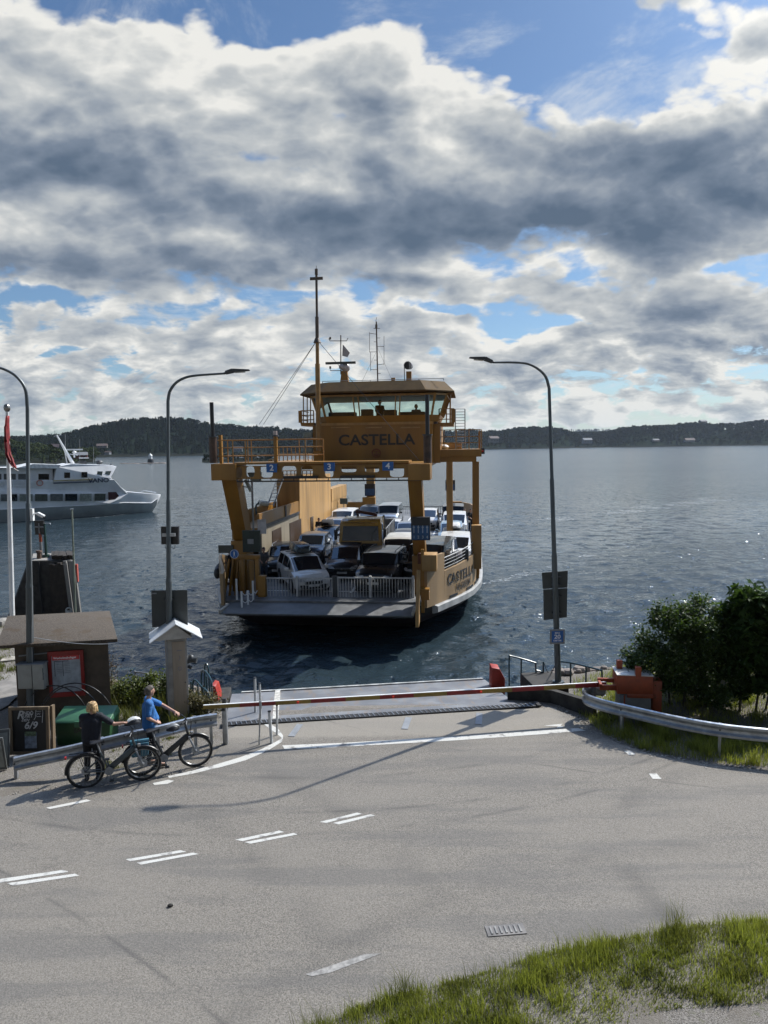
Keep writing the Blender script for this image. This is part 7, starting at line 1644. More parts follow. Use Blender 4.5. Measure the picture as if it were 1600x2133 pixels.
S_sh = [(BQ(x, y, 0 if x > 330 else HB * .9).x, BQ(x, y, 0 if x > 330 else HB * .9).z) for x, y in sh]
zk = lambda s: float(np.interp(s, [p[0] for p in S_sh], [p[1] for p in S_sh]))
s_tip = S_sh[0][0]; LEN = 34
ss = [s_tip, s_tip + .6, s_tip + 1.6, s_tip + 3.0, S_sh[2][0], S_sh[3][0], S_sh[4][0], S_sh[4][0] + 2.5, S_sh[4][0] + 7, 24, LEN]
rowsB = []
for s in ss:
    zt_ = zk(s); f = min(1, (s - s_tip) / 9.0) ** .62 if s > s_tip else .02; bt = 3.06 * max(f, .02); bw_ = 3.06 * max(0, min(1, (s - 0) / 13)) ** .7 * .92 if s > 0 else .02
    zb_ = -.6 if s > .2 else max(-.6, zt_ - (s - s_tip) * 2.2 - .15)
    zm = zb_ + (zt_ - zb_) * .52; bm_ = (bt * .80 + bw_ * .2)
    rowsB.append([(s, 0, zb_), (s, bw_ * .8, zb_ + .02), (s, bm_, zm), (s, bt, zt_), (s, 0, zt_ + .02), (s, -bt, zt_), (s, -bm_, zm), (s, -bw_ * .8, zb_ + .02)])
MB().loft(rowsB).build('hull', BW, pb, smooth=50)
# shading and reflection of the lower hull, painted as a grey band per side
for sg in (1, -1):
    R_ = []
    for s in ss[1:]:
        zt_ = zk(s); f = min(1, (s - s_tip) / 9.0) ** .62; bt = 3.06 * f; bw_ = 3.06 * max(0, min(1, s / 13)) ** .7 * .92 if s > 0 else .02; zb_ = -.6 if s > .2 else max(-.6, zt_ - (s - s_tip) * 2.2 - .15); zm = zb_ + (zt_ - zb_) * .52; bm_ = bt * .80 + bw_ * .2
        A_ = Vector((s, sg * (bw_ * .8 + .02), zb_ + .02)); B_ = Vector((s, sg * (bm_ + .02), zm)); C_ = Vector((s, sg * (bt + .02), zt_))
        R_.append([A_, B_, B_.lerp(C_, .15)])
    MB().loft(R_, closed=False, cap=False).build('lower_hull_shade', BG, pb, smooth=50)
    MB().tube([r[2] for r in R_], .06, 5).build('rubbing_rail', BW, pb)
def block(name, prof, half, m, hf=None, parent=pb):
    """side profile polygon (photo pixels, read on the near side), half widths per vertex"""
    P = []
    for i, (x, y) in enumerate(prof):
        h = half[i] if hasattr(half, '__len__') else half; q_ = BQ(x, y, h); P.append((q_.x, h, q_.z))
    n = len(P); vs = [(x, h, z) for x, h, z in P] + [(x, -h, z) for x, h, z in P]
    return MB().add(vs, [tuple(range(n)), tuple(range(2 * n - 1, n - 1, -1))] + [(i, (i + 1) % n, n + (i + 1) % n, n + i) for i in range(n)]).build(name, m, parent, smooth=None, bevel=.04)
hm = 3.15
block('main_deck_house', [(-150, 1060), (228, 1049), (250, 1040), (266, 1029), (262, 1022), (252, 1015), (238, 999), (-150, 1004)], [hm, hm * .9, hm * .8, hm * .7, hm * .72, hm * .8, hm * .92, hm], BW)
block('bridge', [(112, 1005), (234, 998), (231, 994), (243, 972), (232, 969), (150, 966), (118, 972)], [hm * .96, hm * .92, hm * .90, hm * .72, hm * .72, hm * .9, hm * .96], BW)
block('upper_deck_wall', [(-150, 1007), (110, 1005), (110, 976), (-150, 978)], hm * .70, BW)
block('sun_deck_roof', [(-150, 975), (120, 976), (128, 968), (70, 966), (36, 974), (-150, 974)], hm * .98, mat('boat_roof_bright', (.70, .71, .70), .4))
def bwin(x0, y0, x1, y1, off, m=None, name='window', skew=0):
    P = [BQ(x0, y1, off + .03), BQ(x1 + skew, y1, off + .03), BQ(x1, y0, off + .03), BQ(x0 - skew * 0, y0, off + .03)]
    return MB().add([tuple(p) for p in P] + [(p.x, p.y - ns * .05, p.z) for p in P], [(0, 1, 2, 3), (7, 6, 5, 4), (0, 4, 5, 1), (1, 5, 6, 2), (2, 6, 7, 3), (3, 7, 4, 0)]).build(name, m or GLS(), pb, smooth=None)
WG = [mat('window_green_grey', (.07, .08, .065), .2), mat('window_grey', (.11, .12, .12), .2), GLS(), mat('window_light', (.20, .22, .19), .25)]
for i, (a, b) in enumerate(((-90, -62), (-58, -30), (-26, -2), (2, 20), (24, 36), (41, 68), (73, 99), (105, 131), (136, 161), (167, 191), (197, 220))): bwin(a, 1029.5 - a * .006, b, 1044 - a * .004, hm, WG[(i * 5 + 2) % 4])
MB().add([tuple(BQ(x, y, hm * .97 + .05)) for x, y in ((226, 1042), (240, 1040.5), (248, 1033), (242, 1024.5), (225, 1025))], [(0, 1, 2, 3, 4)]).build('window', mat('window_reddish', (.06, .02, .02), .2), pb, smooth=None, fix=False)
bwin(134, 984, 146, 995.5, hm * .95); bwin(170, 983, 182, 994.5, hm * .95); 
MB().add([tuple(BQ(x, y, hm * .90 + .04)) for x, y in ((201, 993.5), (212, 993), (214, 982), (203, 981.5))], [(0, 1, 2, 3)]).build('bridge_window', mat('window_mixed', (.12, .14, .12), .2), pb, smooth=None, fix=False)
MB().add([tuple(BQ(x, y, hm * .86 + .06)) for x, y in ((217, 993), (227, 992.5), (232, 981), (220, 981.5))], [(0, 1, 2, 3)]).build('bridge_window', WG[3], pb, smooth=None, fix=False)
for a, b in ((-20, 3), (8, 17), (22, 33), (38, 58), (80, 102)): bwin(a, 987, b, 999, hm * .70, WG[1] if a != 80 else GLS())
YS = mat('stripe_ochre', (.35, .27, .10), .5); NS = mat('stripe_navy', (.02, .04, .09), .5)
for y0, m_, nm in ((1000, YS, 'yellow_stripe'), (1005, NS, 'navy_stripe')):
    P = [BQ(112, y0 + 2.5, hm + .0), BQ(194, y0 - .5, hm), BQ(194, y0 - 2.2, hm), BQ(112, y0 + .6, hm)]; MB().add([(p.x, ns * (hm * .965 + .05), p.z) for p in P] + [(p.x, ns * (hm * .9), p.z) for p in P], [(0, 1, 2, 3), (7, 6, 5, 4), (0, 4, 5, 1), (1, 5, 6, 2), (2, 6, 7, 3), (3, 7, 4, 0)]).build(nm, m_, pb, smooth=None)
q_ = BQ(206, 1001, hm); rv = Vector((-1, 0, 0)); nn = Vector((0, ns, 0))
q0 = BQ(196, 1001, hm); q1 = BQ(216, 1001, hm)
MB().text('VAXÖ' if False else 'VANO', abs(BQ(206, 996, hm).z - BQ(206, 1006, hm).z) * 1.25, face_frame((q_.x, ns * (hm * .965 + .03), q_.z), (-1, 0, 0) if ns > 0 else (1, 0, 0), (0, 0, 1)), .02, stretch=1.15).build('boat_name', mat('navy_letters', (.02, .03, .06), .5), pb, smooth=None)
# rails on the open upper deck
for z in (0, .5, 1): MB().tube([BQ(-60, 1014 - z * 14, hm * .97), BQ(57, 1012 - z * 12, hm * .97)], .03, 5).build('deck_rail', BW, pb)
for k in range(16): x = -60 + k * 8; MB().tube([BQ(x, 1014, hm * .97), BQ(x, 1000, hm * .97)], .02, 4).build('rail_stanchion', BW, pb)
MB().tube(arc(BQ(83, 1006, hm * .97), .33, 0, 360, 16, 'xz')[:-1], .07, 6, closed=True).build('lifebuoy', mat('lifebuoy_pale_red', (.45, .22, .18), .5), pb)
c0 = BQ(0, 0, 0)
C_ = lambda x, y: BQ(x, y, 0)
MB().tube([C_(153, 968), C_(118, 906)], [.24, .09], 8).build('mast', BW, pb); MB().tube([C_(140, 966), C_(134, 936)], .06, 6).build('mast_strut', BW, pb)
MB().tube([C_(112, 909), C_(128, 906)], .05, 5).build('yard', GRYP(), pb); MB().tube([C_(115, 907), C_(114, 897)], .03, 5).build('aerial', GRYP(), pb)
MB().box(C_(156, 936.5), (1.9, .15, .18), (0, 0, 0)).build('radar_scanner', BW, pb); MB().tube([C_(155, 953), C_(154, 937)], .10, 6).build('radar_post', BW, pb); MB().sphere(C_(155, 942), .28, 8, 6, (1, 1, .6)).build('radome', BW, pb)
MB().tube([C_(146, 946), C_(162, 948)], .05, 5).build('yard', BW, pb)
for x, y in ((136, 905), (166, 915), (195, 930)): MB().tube([C_(x, 968), C_(x, y)], .022, 4).build('whip_aerial', GRYP(), pb)
MB().box(C_(175, 954), (1.1, .5, .12)).build('roof_lamp', BW, pb); MB().sphere(C_(207, 963), .35, 8, 6, (1.3, 1, .8)).build('searchlight', DKG(), pb); MB().tube([C_(207, 972), C_(207, 964)], .08, 5).build('searchlight_post', DKG(), pb)
MB().box(C_(172, 964), (.9, .7, .4)).build('roof_hatch', DKG(), pb); MB().sphere(C_(232, 969), .2, 8, 6).build('bow_lamp', DKG(), pb)
P = [C_(106, 924), C_(124, 925), C_(123, 932), C_(112, 930)]; o_ = MB().add(P, [(0, 1, 2, 3)]).build('flag', mat('faded_flag', (.30, .24, .25), .8), pb, smooth=None, fix=False)
for a, b in (((289, 1026), (300, 1022)), ((300, 1022), (325, 1026))): MB().tube([C_(*a), C_(*b)], .04, 5).build('bow_rail', GRY(), pb)
# bow wave
def foam_mat():
    m = bpy.data.materials.new('foam'); m.use_nodes = True; nt = m.node_tree; q = NG(nt); b = nt.nodes['Principled BSDF']
    tco = q.node('ShaderNodeTexCoord').outputs['Object']; n = q.noise(q.v('MULTIPLY', tco, (1, 2.2, 1)), 2.6, 6, .7)
    b.inputs['Base Color'].default_value = (.62, .66, .68, 1); b.inputs['Roughness'].default_value = .6
    n2 = q.noise(tco, .35, 3, .6); nt.links.new(q.m('MULTIPLY', q.m('MULTIPLY', q.step(n, .52, .66), q.step(n2, .40, .60)), .75), b.inputs['Alpha']); return m
FOAM = foam_mat()
def foam(name, label, pts, w, z=.05):
    R_ = []
    P = smooth_path([(x, y, 0) for x, y in pts], 6)
    for i, p in enumerate(P):
        d = P[min(i + 1, len(P) - 1)] - P[max(i - 1, 0)]; n = Vector((-d.y, d.x, 0)).normalized(); ww = w[0] + (w[1] - w[0]) * i / len(P)
        R_.append([(p + n * ww * k).to_tuple()[:2] + (WATER_Z + z + .02 * math.sin(i * 1.3 + k * 5),) for k in (-.5, -.17, .17, .5)])
    o = MB().loft(R_, closed=False, cap=False).build(name, FOAM, smooth=60, fix=False); tag(o, label, kind='stuff'); return o
a = at(312, 1066, z=WATER_Z); b = at(270, 1071, z=WATER_Z); c = at(160, 1081, z=WATER_Z); d_ = at(335, 1064, z=WATER_Z)
foam('bow_wave', 'thin white bow wave along the passenger boat', [(d_.x, d_.y), (a.x, a.y - .3), (b.x, b.y - .8), (c.x, c.y - 1.0)], (.9, .3))

wk = [at(x, y, z=WATER_Z) for x, y in ((1003, 1218), (1050, 1210), (1110, 1194), (1180, 1176), (1260, 1152), (1340, 1130))]
foam('wake_foam', 'broken foam line of the ferry wake curving away to the right', [(p.x, p.y) for p in wk], (.5, 1.8), .07)
wk = [at(x, y, z=WATER_Z) for x, y in ((1006, 1100), (1080, 1092), (1200, 1078), (1330, 1062), (1500, 1040))]
foam('wake_foam', 'fainter farther foam line of the ferry wake', [(p.x, p.y) for p in wk], (2.0, 5.0), .07)
# ================================================================ PEOPLE AND BICYCLES
SKIN = mat('skin', (.42, .24, .17), .55, var=.05, scale=8); 
def V3(*a): return Vector(a)
def head_bits(mb, c, yaw, s=1.0):
    """skull, face, nose, chin and ears, looking along +y turned by yaw"""
    R_ = Matrix.Rotation(yaw, 3, 'Z'); p = lambda x, y, z: Vector(c) + R_ @ Vector((x, y, z)) * s
    capsule(mb, p(0, -.012, .02), p(0, .015, .03), .092 * s, .086 * s)
    capsule(mb, p(0, .035, -.03), p(0, .045, -.07), .062 * s, .042 * s)
    capsule(mb, p(0, .092, .015), p(0, .113, -.022), .011 * s, .016 * s, 8)
    for sg in (-1, 1):
        capsule(mb, p(sg * .082, -.005, .012), p(sg * .085, -.012, -.022), .016 * s, .012 * s, 8)
        capsule(mb, p(sg * .032, .085, .035), p(sg * .045, .080, .035), .013 * s, .012 * s, 8)
    capsule(mb, p(-.018, .088, -.045), p(.018, .088, -.045), .010 * s, .010 * s, 8)
    return p
def hand(mb, w, d, up, curl=.5, s=1.0, side=1):
    """palm and five fingers; w wrist, d pointing direction, up the back of the hand"""
    d = Vector(d).normalized(); up = Vector(up); up = (up - d * up.dot(d)).normalized(); r = d.cross(up) * side
    w = Vector(w); c = w + d * .045 * s
    for k in (-1, 0, 1): capsule(mb, w + r * k * .018 * s + d * .01, w + d * .085 * s + r * k * .027 * s, .017 * s, .015 * s, 8)
    for k, L_ in zip((-1.5, -.5, .5, 1.5), (.058, .075, .080, .068)):
        b0 = w + d * .088 * s + r * k * .0195 * s; a1 = curl * .9; a2 = curl * 1.9
        d1 = (d * math.cos(a1) - up * math.sin(a1)); d2 = (d * math.cos(a2) - up * math.sin(a2))
        b1 = b0 + d1 * L_ * .5 * s; b2 = b1 + d2 * L_ * .5 * s
        capsule(mb, b0, b1, .0095 * s, .0088 * s, 8); capsule(mb, b1, b2, .0088 * s, .0075 * s, 8)
    t0 = w + d * .03 * s + r * .030 * s; t1 = t0 + (d * .6 + r * .75 - up * .3 * curl).normalized() * .040 * s; t2 = t1 + (d * .9 + r * .2 - up * .6 * curl).normalized() * .032 * s
    capsule(mb, t0, t1, .012 * s, .010 * s, 8); capsule(mb, t1, t2, .010 * s, .0085 * s, 8)
def person(label, loc, rz, J, shirt, trous, shoes, hair, hair_long=False, belly=0.0, short_sleeve=True, voxel=.0095, group=None, curl=(.5, .5), hup=(None, None), hy=0, hd=(None, None)):
    """J: joints in metres (x right of the figure, y ahead, z up)"""
    t = thing('person', label, 'person', loc, rz, group); g_ = {k: Vector(v) for k, v in J.items()}
    mb = MB(); hp = head_bits(mb, g_['head'], hy)
    capsule(mb, g_['neck'] - V3(0, 0, .04), g_['head'] + V3(0, -.01, -.05), .058, .052)
    pel, ch = g_['pelvis'], g_['chest']
    for sg in (-1, 1): capsule(mb, pel + V3(sg * .06, 0, 0), ch + V3(sg * .075, 0, 0), .115, .118)
    capsule(mb, g_['ls'], g_['rs'], .070, .070)
    for s_ in 'lr':
        capsule(mb, g_[s_ + 's'], g_[s_ + 'e'], .052, .042); capsule(mb, g_[s_ + 'e'], g_[s_ + 'w'], .041, .028)
        capsule(mb, g_[s_ + 'h'], g_[s_ + 'k'], .082, .058); capsule(mb, g_[s_ + 'k'], g_[s_ + 'a'], .056, .038); capsule(mb, g_[s_ + 'a'], g_[s_ + 't'], .036, .034)
        i = 0 if s_ == 'l' else 1; d = hd[i] or (g_[s_ + 'w'] - g_[s_ + 'e']); hand(mb, g_[s_ + 'w'], d, hup[i] or (0, 0, 1), curl[i], side=1 if s_ == 'l' else -1)
    remesh(mb, 'body', voxel, SKIN, t, 1)
    mb = MB()
    for sg in (-1, 1): capsule(mb, pel + V3(sg * .065, 0, .03), ch + V3(sg * .075, 0, .0), .128, .128)
    capsule(mb, g_['ls'], g_['rs'], .080, .080)
    if belly: capsule(mb, pel.lerp(ch, .25) + V3(0, .07, 0), pel.lerp(ch, .65) + V3(0, .05, 0), .13 + belly, .12)
    capsule(mb, pel + V3(-.05, 0, -.03), pel + V3(.05, 0, -.03), .138, .138)
    for s_ in 'lr': capsule(mb, g_[s_ + 's'], g_[s_ + 's'].lerp(g_[s_ + 'e'], .78 if short_sleeve else 1), .068, .064 if short_sleeve else .055)
    if not short_sleeve:
        for s_ in 'lr': capsule(mb, g_[s_ + 'e'], g_[s_ + 'w'], .053, .040)
    o = remesh(mb, 'shirt', .013, shirt, t, 2)
    mb = MB(); capsule(mb, pel + V3(-.055, 0, -.02), pel + V3(.055, 0, -.02), .132, .132)
    for s_ in 'lr': capsule(mb, g_[s_ + 'h'], g_[s_ + 'k'], .098, .072); capsule(mb, g_[s_ + 'k'], g_[s_ + 'a'] + V3(0, 0, .02), .070, .055)
    remesh(mb, 'trousers', .013, trous, t, 2)
    for s_ in 'lr':
        mb = MB(); d = (g_[s_ + 't'] - g_[s_ + 'a']); d.z = 0; d = d.normalized() if d.length > 1e-3 else V3(0, 1, 0); b = Vector((g_[s_ + 'a'].x, g_[s_ + 'a'].y, g_[s_ + 'a'].z - .045))
        capsule(mb, b - d * .05, b + d * .13, .046, .042); capsule(mb, g_[s_ + 'a'], b, .048, .046); remesh(mb, 'shoe', .010, shoes, t, 2)
    mb = MB(); c = g_['head']; R_ = Matrix.Rotation(hy, 3, 'Z'); P = lambda x, y, z: c + R_ @ Vector((x, y, z))
    r2 = random.Random(len(label))
    if hair_long:
        for i in range(46):
            a = r2.uniform(0, 6.28); e = r2.uniform(.0, 1.0); q_ = V3(math.sin(a) * math.cos(e) * .082, -.025 + math.cos(a) * math.cos(e) * .085 * (1 if math.cos(a) < 0 else .35), .035 + math.sin(e) * .080)
            dn = q_ + V3(q_.x * .35, -.02 if q_.y < 0 else 0, -.085 - r2.uniform(0, .06)); capsule(mb, P(*q_), P(*(q_ + (dn - q_) * (1 if e < .7 else .4))), .028, .018, 8)
    else:
        capsule(mb, P(0, -.030, .035), P(0, .012, .062), .091, .082); capsule(mb, P(-.02, -.05, -.01), P(.02, -.05, -.01), .070, .070)
    remesh(mb, 'hair', .009, hair, t, 1)
    return t
# -------- bicycles
def wheel(parent, c, r, spokes=28, guard=True):
    cx, cz = c; rim = []
    pts = [(cx + r * math.cos(a), 0, cz + r * math.sin(a)) for a in np.linspace(0, 2 * math.pi, 41)[:-1]]
    w = MB().tube(pts, .024, 8, closed=True).build('wheel', RUB(), parent)
    rr = r - .035; MB().tube([(cx + rr * math.cos(a), 0, cz + rr * math.sin(a)) for a in np.linspace(0, 2 * math.pi, 41)[:-1]], .012, 6, closed=True).build('rim', mat('rim_bright', (.22, .22, .22), .3, .8), w)
    mb = MB()
    for i in range(spokes):
        a = 2 * math.pi * i / spokes; a2 = a + (.35 if i % 2 else -.35); s_ = .025 if i % 4 < 2 else -.025
        mb.tube([(cx + .025 * math.cos(a2), s_, cz + .025 * math.sin(a2)), (cx + rr * math.cos(a), 0, cz + rr * math.sin(a))], .0016, 3)
    mb.build('spokes', GRY(), w, smooth=None); MB().cyl((cx, -.045, cz), (cx, .045, cz), .028, 10).build('hub', GRYP(), w)
    MB().cyl((cx, .028, cz), (cx, .032, cz), .085, 20).build('brake_disc', GRY(), w)
    if guard:
        a0, a1 = guard; MB().tube([(cx + (r + .035) * math.cos(math.radians(a)), 0, cz + (r + .035) * math.sin(math.radians(a))) for a in np.linspace(a0, a1, 16)], .022, 6).build('mudguard', BLK(), parent)
def bicycle(label, loc, rz, fr_m, basket=None, steer=0.0):
    t = thing('bicycle', label, 'bicycle', loc, rz, 'two electric bicycles'); r = .345; wb = 1.12
    wheel(t, (0, r), r, guard=(60, 185)); wheel(t, (wb, r), r, guard=(40, 150))
    bb = V3(.46, 0, .30); seat_t = V3(.30, 0, .70); head_t = V3(.93, 0, .93); head_b = V3(.985, 0, .70)
    MB().tube([V3(0, .055, r), bb + V3(-.03, .05, 0)], .014, 6).tube([V3(0, -.055, r), bb + V3(-.03, -.05, 0)], .014, 6).build('chain_stay', fr_m, t)
    MB().tube([V3(0, .05, r), seat_t - V3(-.04, 0, .08)], .011, 6).tube([V3(0, -.05, r), seat_t - V3(-.04, 0, .08)], .011, 6).build('seat_stay', fr_m, t)
    MB().beam(bb + V3(.02, 0, .05), head_b + V3(-.02, 0, .02), .075, .12, up=(0, 0, 1), h2=.10).build('battery_tube', fr_m, t, bevel=.02)
    MB().tube([bb, seat_t], .019, 8).build('seat_tube', fr_m, t)
    MB().tube([head_b, head_t], .026, 8).build('head_tube', fr_m, t)
    MB().cyl(bb + V3(0, -.07, .01), bb + V3(0, .07, .01), .085, 14).build('motor', BLK(), t)
    MB().cyl(bb + V3(0, -.085, .01), bb + V3(0, -.078, .01), .085, 18).build('chain_ring', GRYP(), t)
    for s_, dd in ((-1, V3(.05, 0, -.165)), (1, V3(-.05, 0, .165))):
        MB().beam(bb + V3(0, s_ * .10, .01), bb + V3(0, s_ * .11, .01) + dd, .018, .022).build('crank', GRYP(), t); MB().box(bb + V3(0, s_ * .16, .01) + dd, (.09, .09, .02)).build('pedal', BLK(), t)
    MB().tube([seat_t, seat_t + V3(-.05, 0, .20)], .015, 8).build('seat_post', GRYP(), t)
    s0 = seat_t + V3(-.06, 0, .23); rg = [[(s0.x + x, y * w, s0.z + z) for y, z in ((-1, 0), (-.6, .03), (0, .038), (.6, .03), (1, 0), (0, -.03))] for x, w in ((-.13, .02), (-.12, .085), (-.05, .09), (.04, .05), (.13, .02), (.15, .008))]
    MB().loft(rg).build('saddle', BLK(), t, smooth=60)
    for s_ in (-1, 1): MB().tube([head_b + V3(0, s_ * .05, -.01), V3(wb, s_ * .055, r)], .017, 8).build('fork_leg', GRYP(), t)
    MB().box(head_b + V3(.01, 0, -.02), (.05, .14, .05)).build('fork_crown', GRYP(), t, bevel=.01)
    st = head_t + V3(-.02, 0, .13); MB().tube([head_t, st, st + V3(.04, 0, .02)], .018, 8).build('stem', BLK(), t)
    R_ = Matrix.Rotation(steer, 3, 'Z'); hb_ = st + V3(.04, 0, .02)
    MB().tube([hb_ + R_ @ V3(*q) for q in ((-.15, -.31, .03), (-.06, -.22, .04), (.0, -.06, .0), (.0, .06, .0), (-.06, .22, .04), (-.15, .31, .03))], .013, 8).build('handlebar', BLK(), t)
    for s_ in (-1, 1): MB().tube([hb_ + R_ @ V3(-.16, s_ * .315, .03), hb_ + R_ @ V3(-.085, s_ * .24, .038)], .018, 8).build('grip', RUB(), t); MB().tube([hb_ + R_ @ V3(-.03, s_ * .20, .03), hb_ + R_ @ V3(-.06, s_ * .28, -.01)], .006, 5).build('brake_lever', GRYP(), t)
    MB().tube([hb_ + R_ @ V3(-.06, -.2, .04), hb_ + R_ @ V3(-.06, -.27, .20)], .006, 5).build('mirror_stem', BLK(), t) if basket == 'mirror' else None
    MB().box(head_b + V3(.07, 0, .06), (.06, .06, .06)).build('front_light', mat('lamp_silver', (.35, .35, .35), .2, .5), t, bevel=.01)
    mb = MB(); 
    for s_ in (-1, 1): mb.tube([V3(0, s_ * .07, r), V3(-.10, s_ * .07, r + .36)], .007, 5).tube([V3(0, s_ * .07, r), V3(.12, s_ * .07, r + .36)], .007, 5).tube([V3(-.30, s_ * .06, r + .37), V3(.24, s_ * .06, r + .37)], .008, 5)
    for x in (-.28, -.1, .08, .22): mb.tube([V3(x, -.06, r + .37), V3(x, .06, r + .37)], .007, 5)
    mb.build('rack', BLK(), t, smooth=None); MB().box(V3(-.36, 0, r + .33), (.03, .08, .05)).build('rear_light', mat('rear_red', (.5, .03, .03), .3), t)
    MB().tube([bb + V3(-.03, .06, -.05), V3(.36, .22, .01)], .009, 6).build('kickstand', GRYP(), t)
    mb = MB()
    for k in range(3): mb.tube(smooth_path([hb_ + V3(0, (-.1, 0, .1)[k], 0), hb_ + V3(.10, (-.08, 0, .08)[k], -.04), head_b + V3(.03, (-.03, 0, .03)[k], .05)], 5), .004, 4)
    mb.build('brake_cable', RUB(), t, smooth=None)
    return t, hb_, s0
def ground_dir(p, q): a = at(*p, z=.012); b = at(*q, z=.012); return a, math.atan2(b.y - a.y, b.x - a.x), (b - a).length
B1, a1, l1 = ground_dir((180, 1640), (289, 1625))
B2, a2, l2 = ground_dir((296, 1613), (392, 1598))
FRM = mat('bike_frame_grey_blue', (.06, .075, .085), .35, .4); FRM2 = mat('bike_frame_dark', (.03, .033, .036), .4, .3)
bk1, hb1, sd1 = bicycle('dark grey electric bicycle held by the woman in black, nearest the road', (B1.x, B1.y, .012), a1, FRM, steer=.05)
bk2, hb2, sd2 = bicycle('dark electric bicycle with a blue pannier held by the man in blue', (B2.x, B2.y, .012), a2, FRM2, steer=.15)
def on_bike(bk, v): return bk.matrix_basis @ Vector(v)
for b in (bk1, bk2): b.matrix_basis = Matrix.Translation(b.location) @ Matrix.Rotation(b.rotation_euler.z, 4, 'Z')
# blue pannier
p = on_bike(bk2, (-.02, -.14, .60)); t = thing('pannier', 'blue roll top pannier bag on the rear rack of the second bicycle', 'bag', p, a2)
mb = MB(); mb.box((0, 0, .02), (.34, .15, .30), taper=(1.08, 1.0)); mb.build('bag', mat('petrol_blue_bag', (.025, .10, .15), .5), t, bevel=.03)
MB().tube([(-.19, 0, .19), (.19, 0, .19)], .045, 8).build('roll_top', mat('petrol_blue_top', (.05, .16, .22), .5), t); MB().box((.0, -.082, .05), (.03, .01, .26)).build('strap', BLK(), t)
def helmet(label, p, rz, m1, m2):
    t = thing('helmet', label, 'helmet', p, rz); rg = []
    for j in range(7):
        a = math.pi / 2 * j / 6; rr = math.cos(a); rg.append([(.145 * rr * math.cos(u), .105 * rr * math.sin(u), .10 * math.sin(a)) for u in np.linspace(0, 2 * math.pi, 17)[:-1]])
    MB().loft(rg).build('shell', m1, t, smooth=60)
    for k in range(-2, 3): MB().tube([(x, .035 * k * (1 - (x / .2) ** 2) * 1.05, .012 + .10 * math.sqrt(max(0, 1 - (x / .15) ** 2 - (.3 * k * .33) ** 2))) for x in np.linspace(-.125, .125, 9)], .009, 5).build('rib', m2, t)
    MB().tube([(-.04, -.10, 0), (.0, -.05, -.09), (.04, .10, 0)], .004, 4).build('strap', BLK(), t); return t
helmet('black helmet with white ribs hanging on the handlebar of the first bicycle', on_bike(bk1, hb1 + V3(.02, .16, .10)), a1 + .3, BLK(), WHT())
helmet('dark helmet hanging below the handlebar of the second bicycle', on_bike(bk2, hb2 + V3(-.28, .02, -.20)), a2 + .2, BLK(), GRYP())
# woman: behind the rear wheel, back to the viewer, right hand on the bar
wloc = on_bike(bk1, (.10, .34, 0)); wl = Vector((wloc.x, wloc.y, .012)); wrz = 0.15
grip = on_bike(bk1, hb1 + V3(-.12, .28, .05)); gl_ = Matrix.Rotation(-wrz, 4, 'Z') @ (grip - wl)
J = dict(pelvis=(0, 0, .90), chest=(.02, .03, 1.24), neck=(.03, .04, 1.40), head=(.04, .07, 1.545), ls=(-.155, .03, 1.345), rs=(.185, .04, 1.345),
         le=(-.21, .14, 1.10), lw=(-.10, .33, 1.02), re=((.185 + gl_.x) / 2 + .01, (.04 + gl_.y) / 2 - .03, 1.16), rw=(gl_.x - .07, gl_.y - .015, gl_.z + .035),
         lh=(-.085, 0, .86), lk=(-.11, .05, .47), la=(-.12, 0, .085), lt=(-.14, .13, .045), rh=(.085, 0, .86), rk=(.10, .06, .47), ra=(.10, .04, .085), rt=(.12, .17, .045))
person('woman with fair hair in black clothes, back turned, holding the handlebar of the first bicycle', wl, wrz, J, mat('black_cloth', (.010, .011, .018), .85, bump=1.0, bscale=11), mat('black_trousers', (.008, .008, .010), .85), mat('dark_shoes', (.02, .02, .02), .7), mat('fair_hair', (.50, .33, .15), .6, var=.25, scale=30), True, curl=(.6, .9), hd=(None, Vector((.8, .25, -.1))))
# man: facing right, near arm bent with the hand on the hip, far hand on the bar
mloc = on_bike(bk2, (.18, .36, 0)); ml = Vector((mloc.x, mloc.y, .012)); mrz = a2 - math.pi / 2 + .10
gp = on_bike(bk2, hb2 + V3(-.12, .28, .05)); gq = Matrix.Rotation(-mrz, 4, 'Z') @ (gp - ml)
J = dict(pelvis=(0, 0, .96), chest=(0, .01, 1.32), neck=(0, .02, 1.50), head=(0, .05, 1.665), ls=(-.175, .02, 1.45), rs=(.175, 0, 1.45),
         le=(-.20, (.02 + gq.y) / 2, 1.25), lw=(gq.x + .02, gq.y - .09, gq.z + .045), re=(.245, -.03, 1.17), rw=(.20, .14, 1.03),
         lh=(-.09, 0, .92), lk=(-.10, .05, .50), la=(-.11, -.02, .085), lt=(-.12, .12, .045), rh=(.09, 0, .92), rk=(.12, .06, .50), ra=(.13, .16, .085), rt=(.15, .29, .045))
person('man in a bright blue T-shirt standing beside the second bicycle, looking at the ferry', ml, mrz, J, mat('blue_tshirt', (.022, .13, .36), .8, bump=1.0, bscale=11), mat('dark_trousers', (.012, .012, .014), .85, bump=1.0, bscale=12), mat('brown_shoes', (.08, .06, .045), .7), mat('grey_brown_hair', (.085, .07, .055), .7), False, belly=.03, curl=(.9, .35), hy=.35, hd=(None, Vector((-.10, .16, -.06))), hup=(None, Vector((.6, .2, .7))))
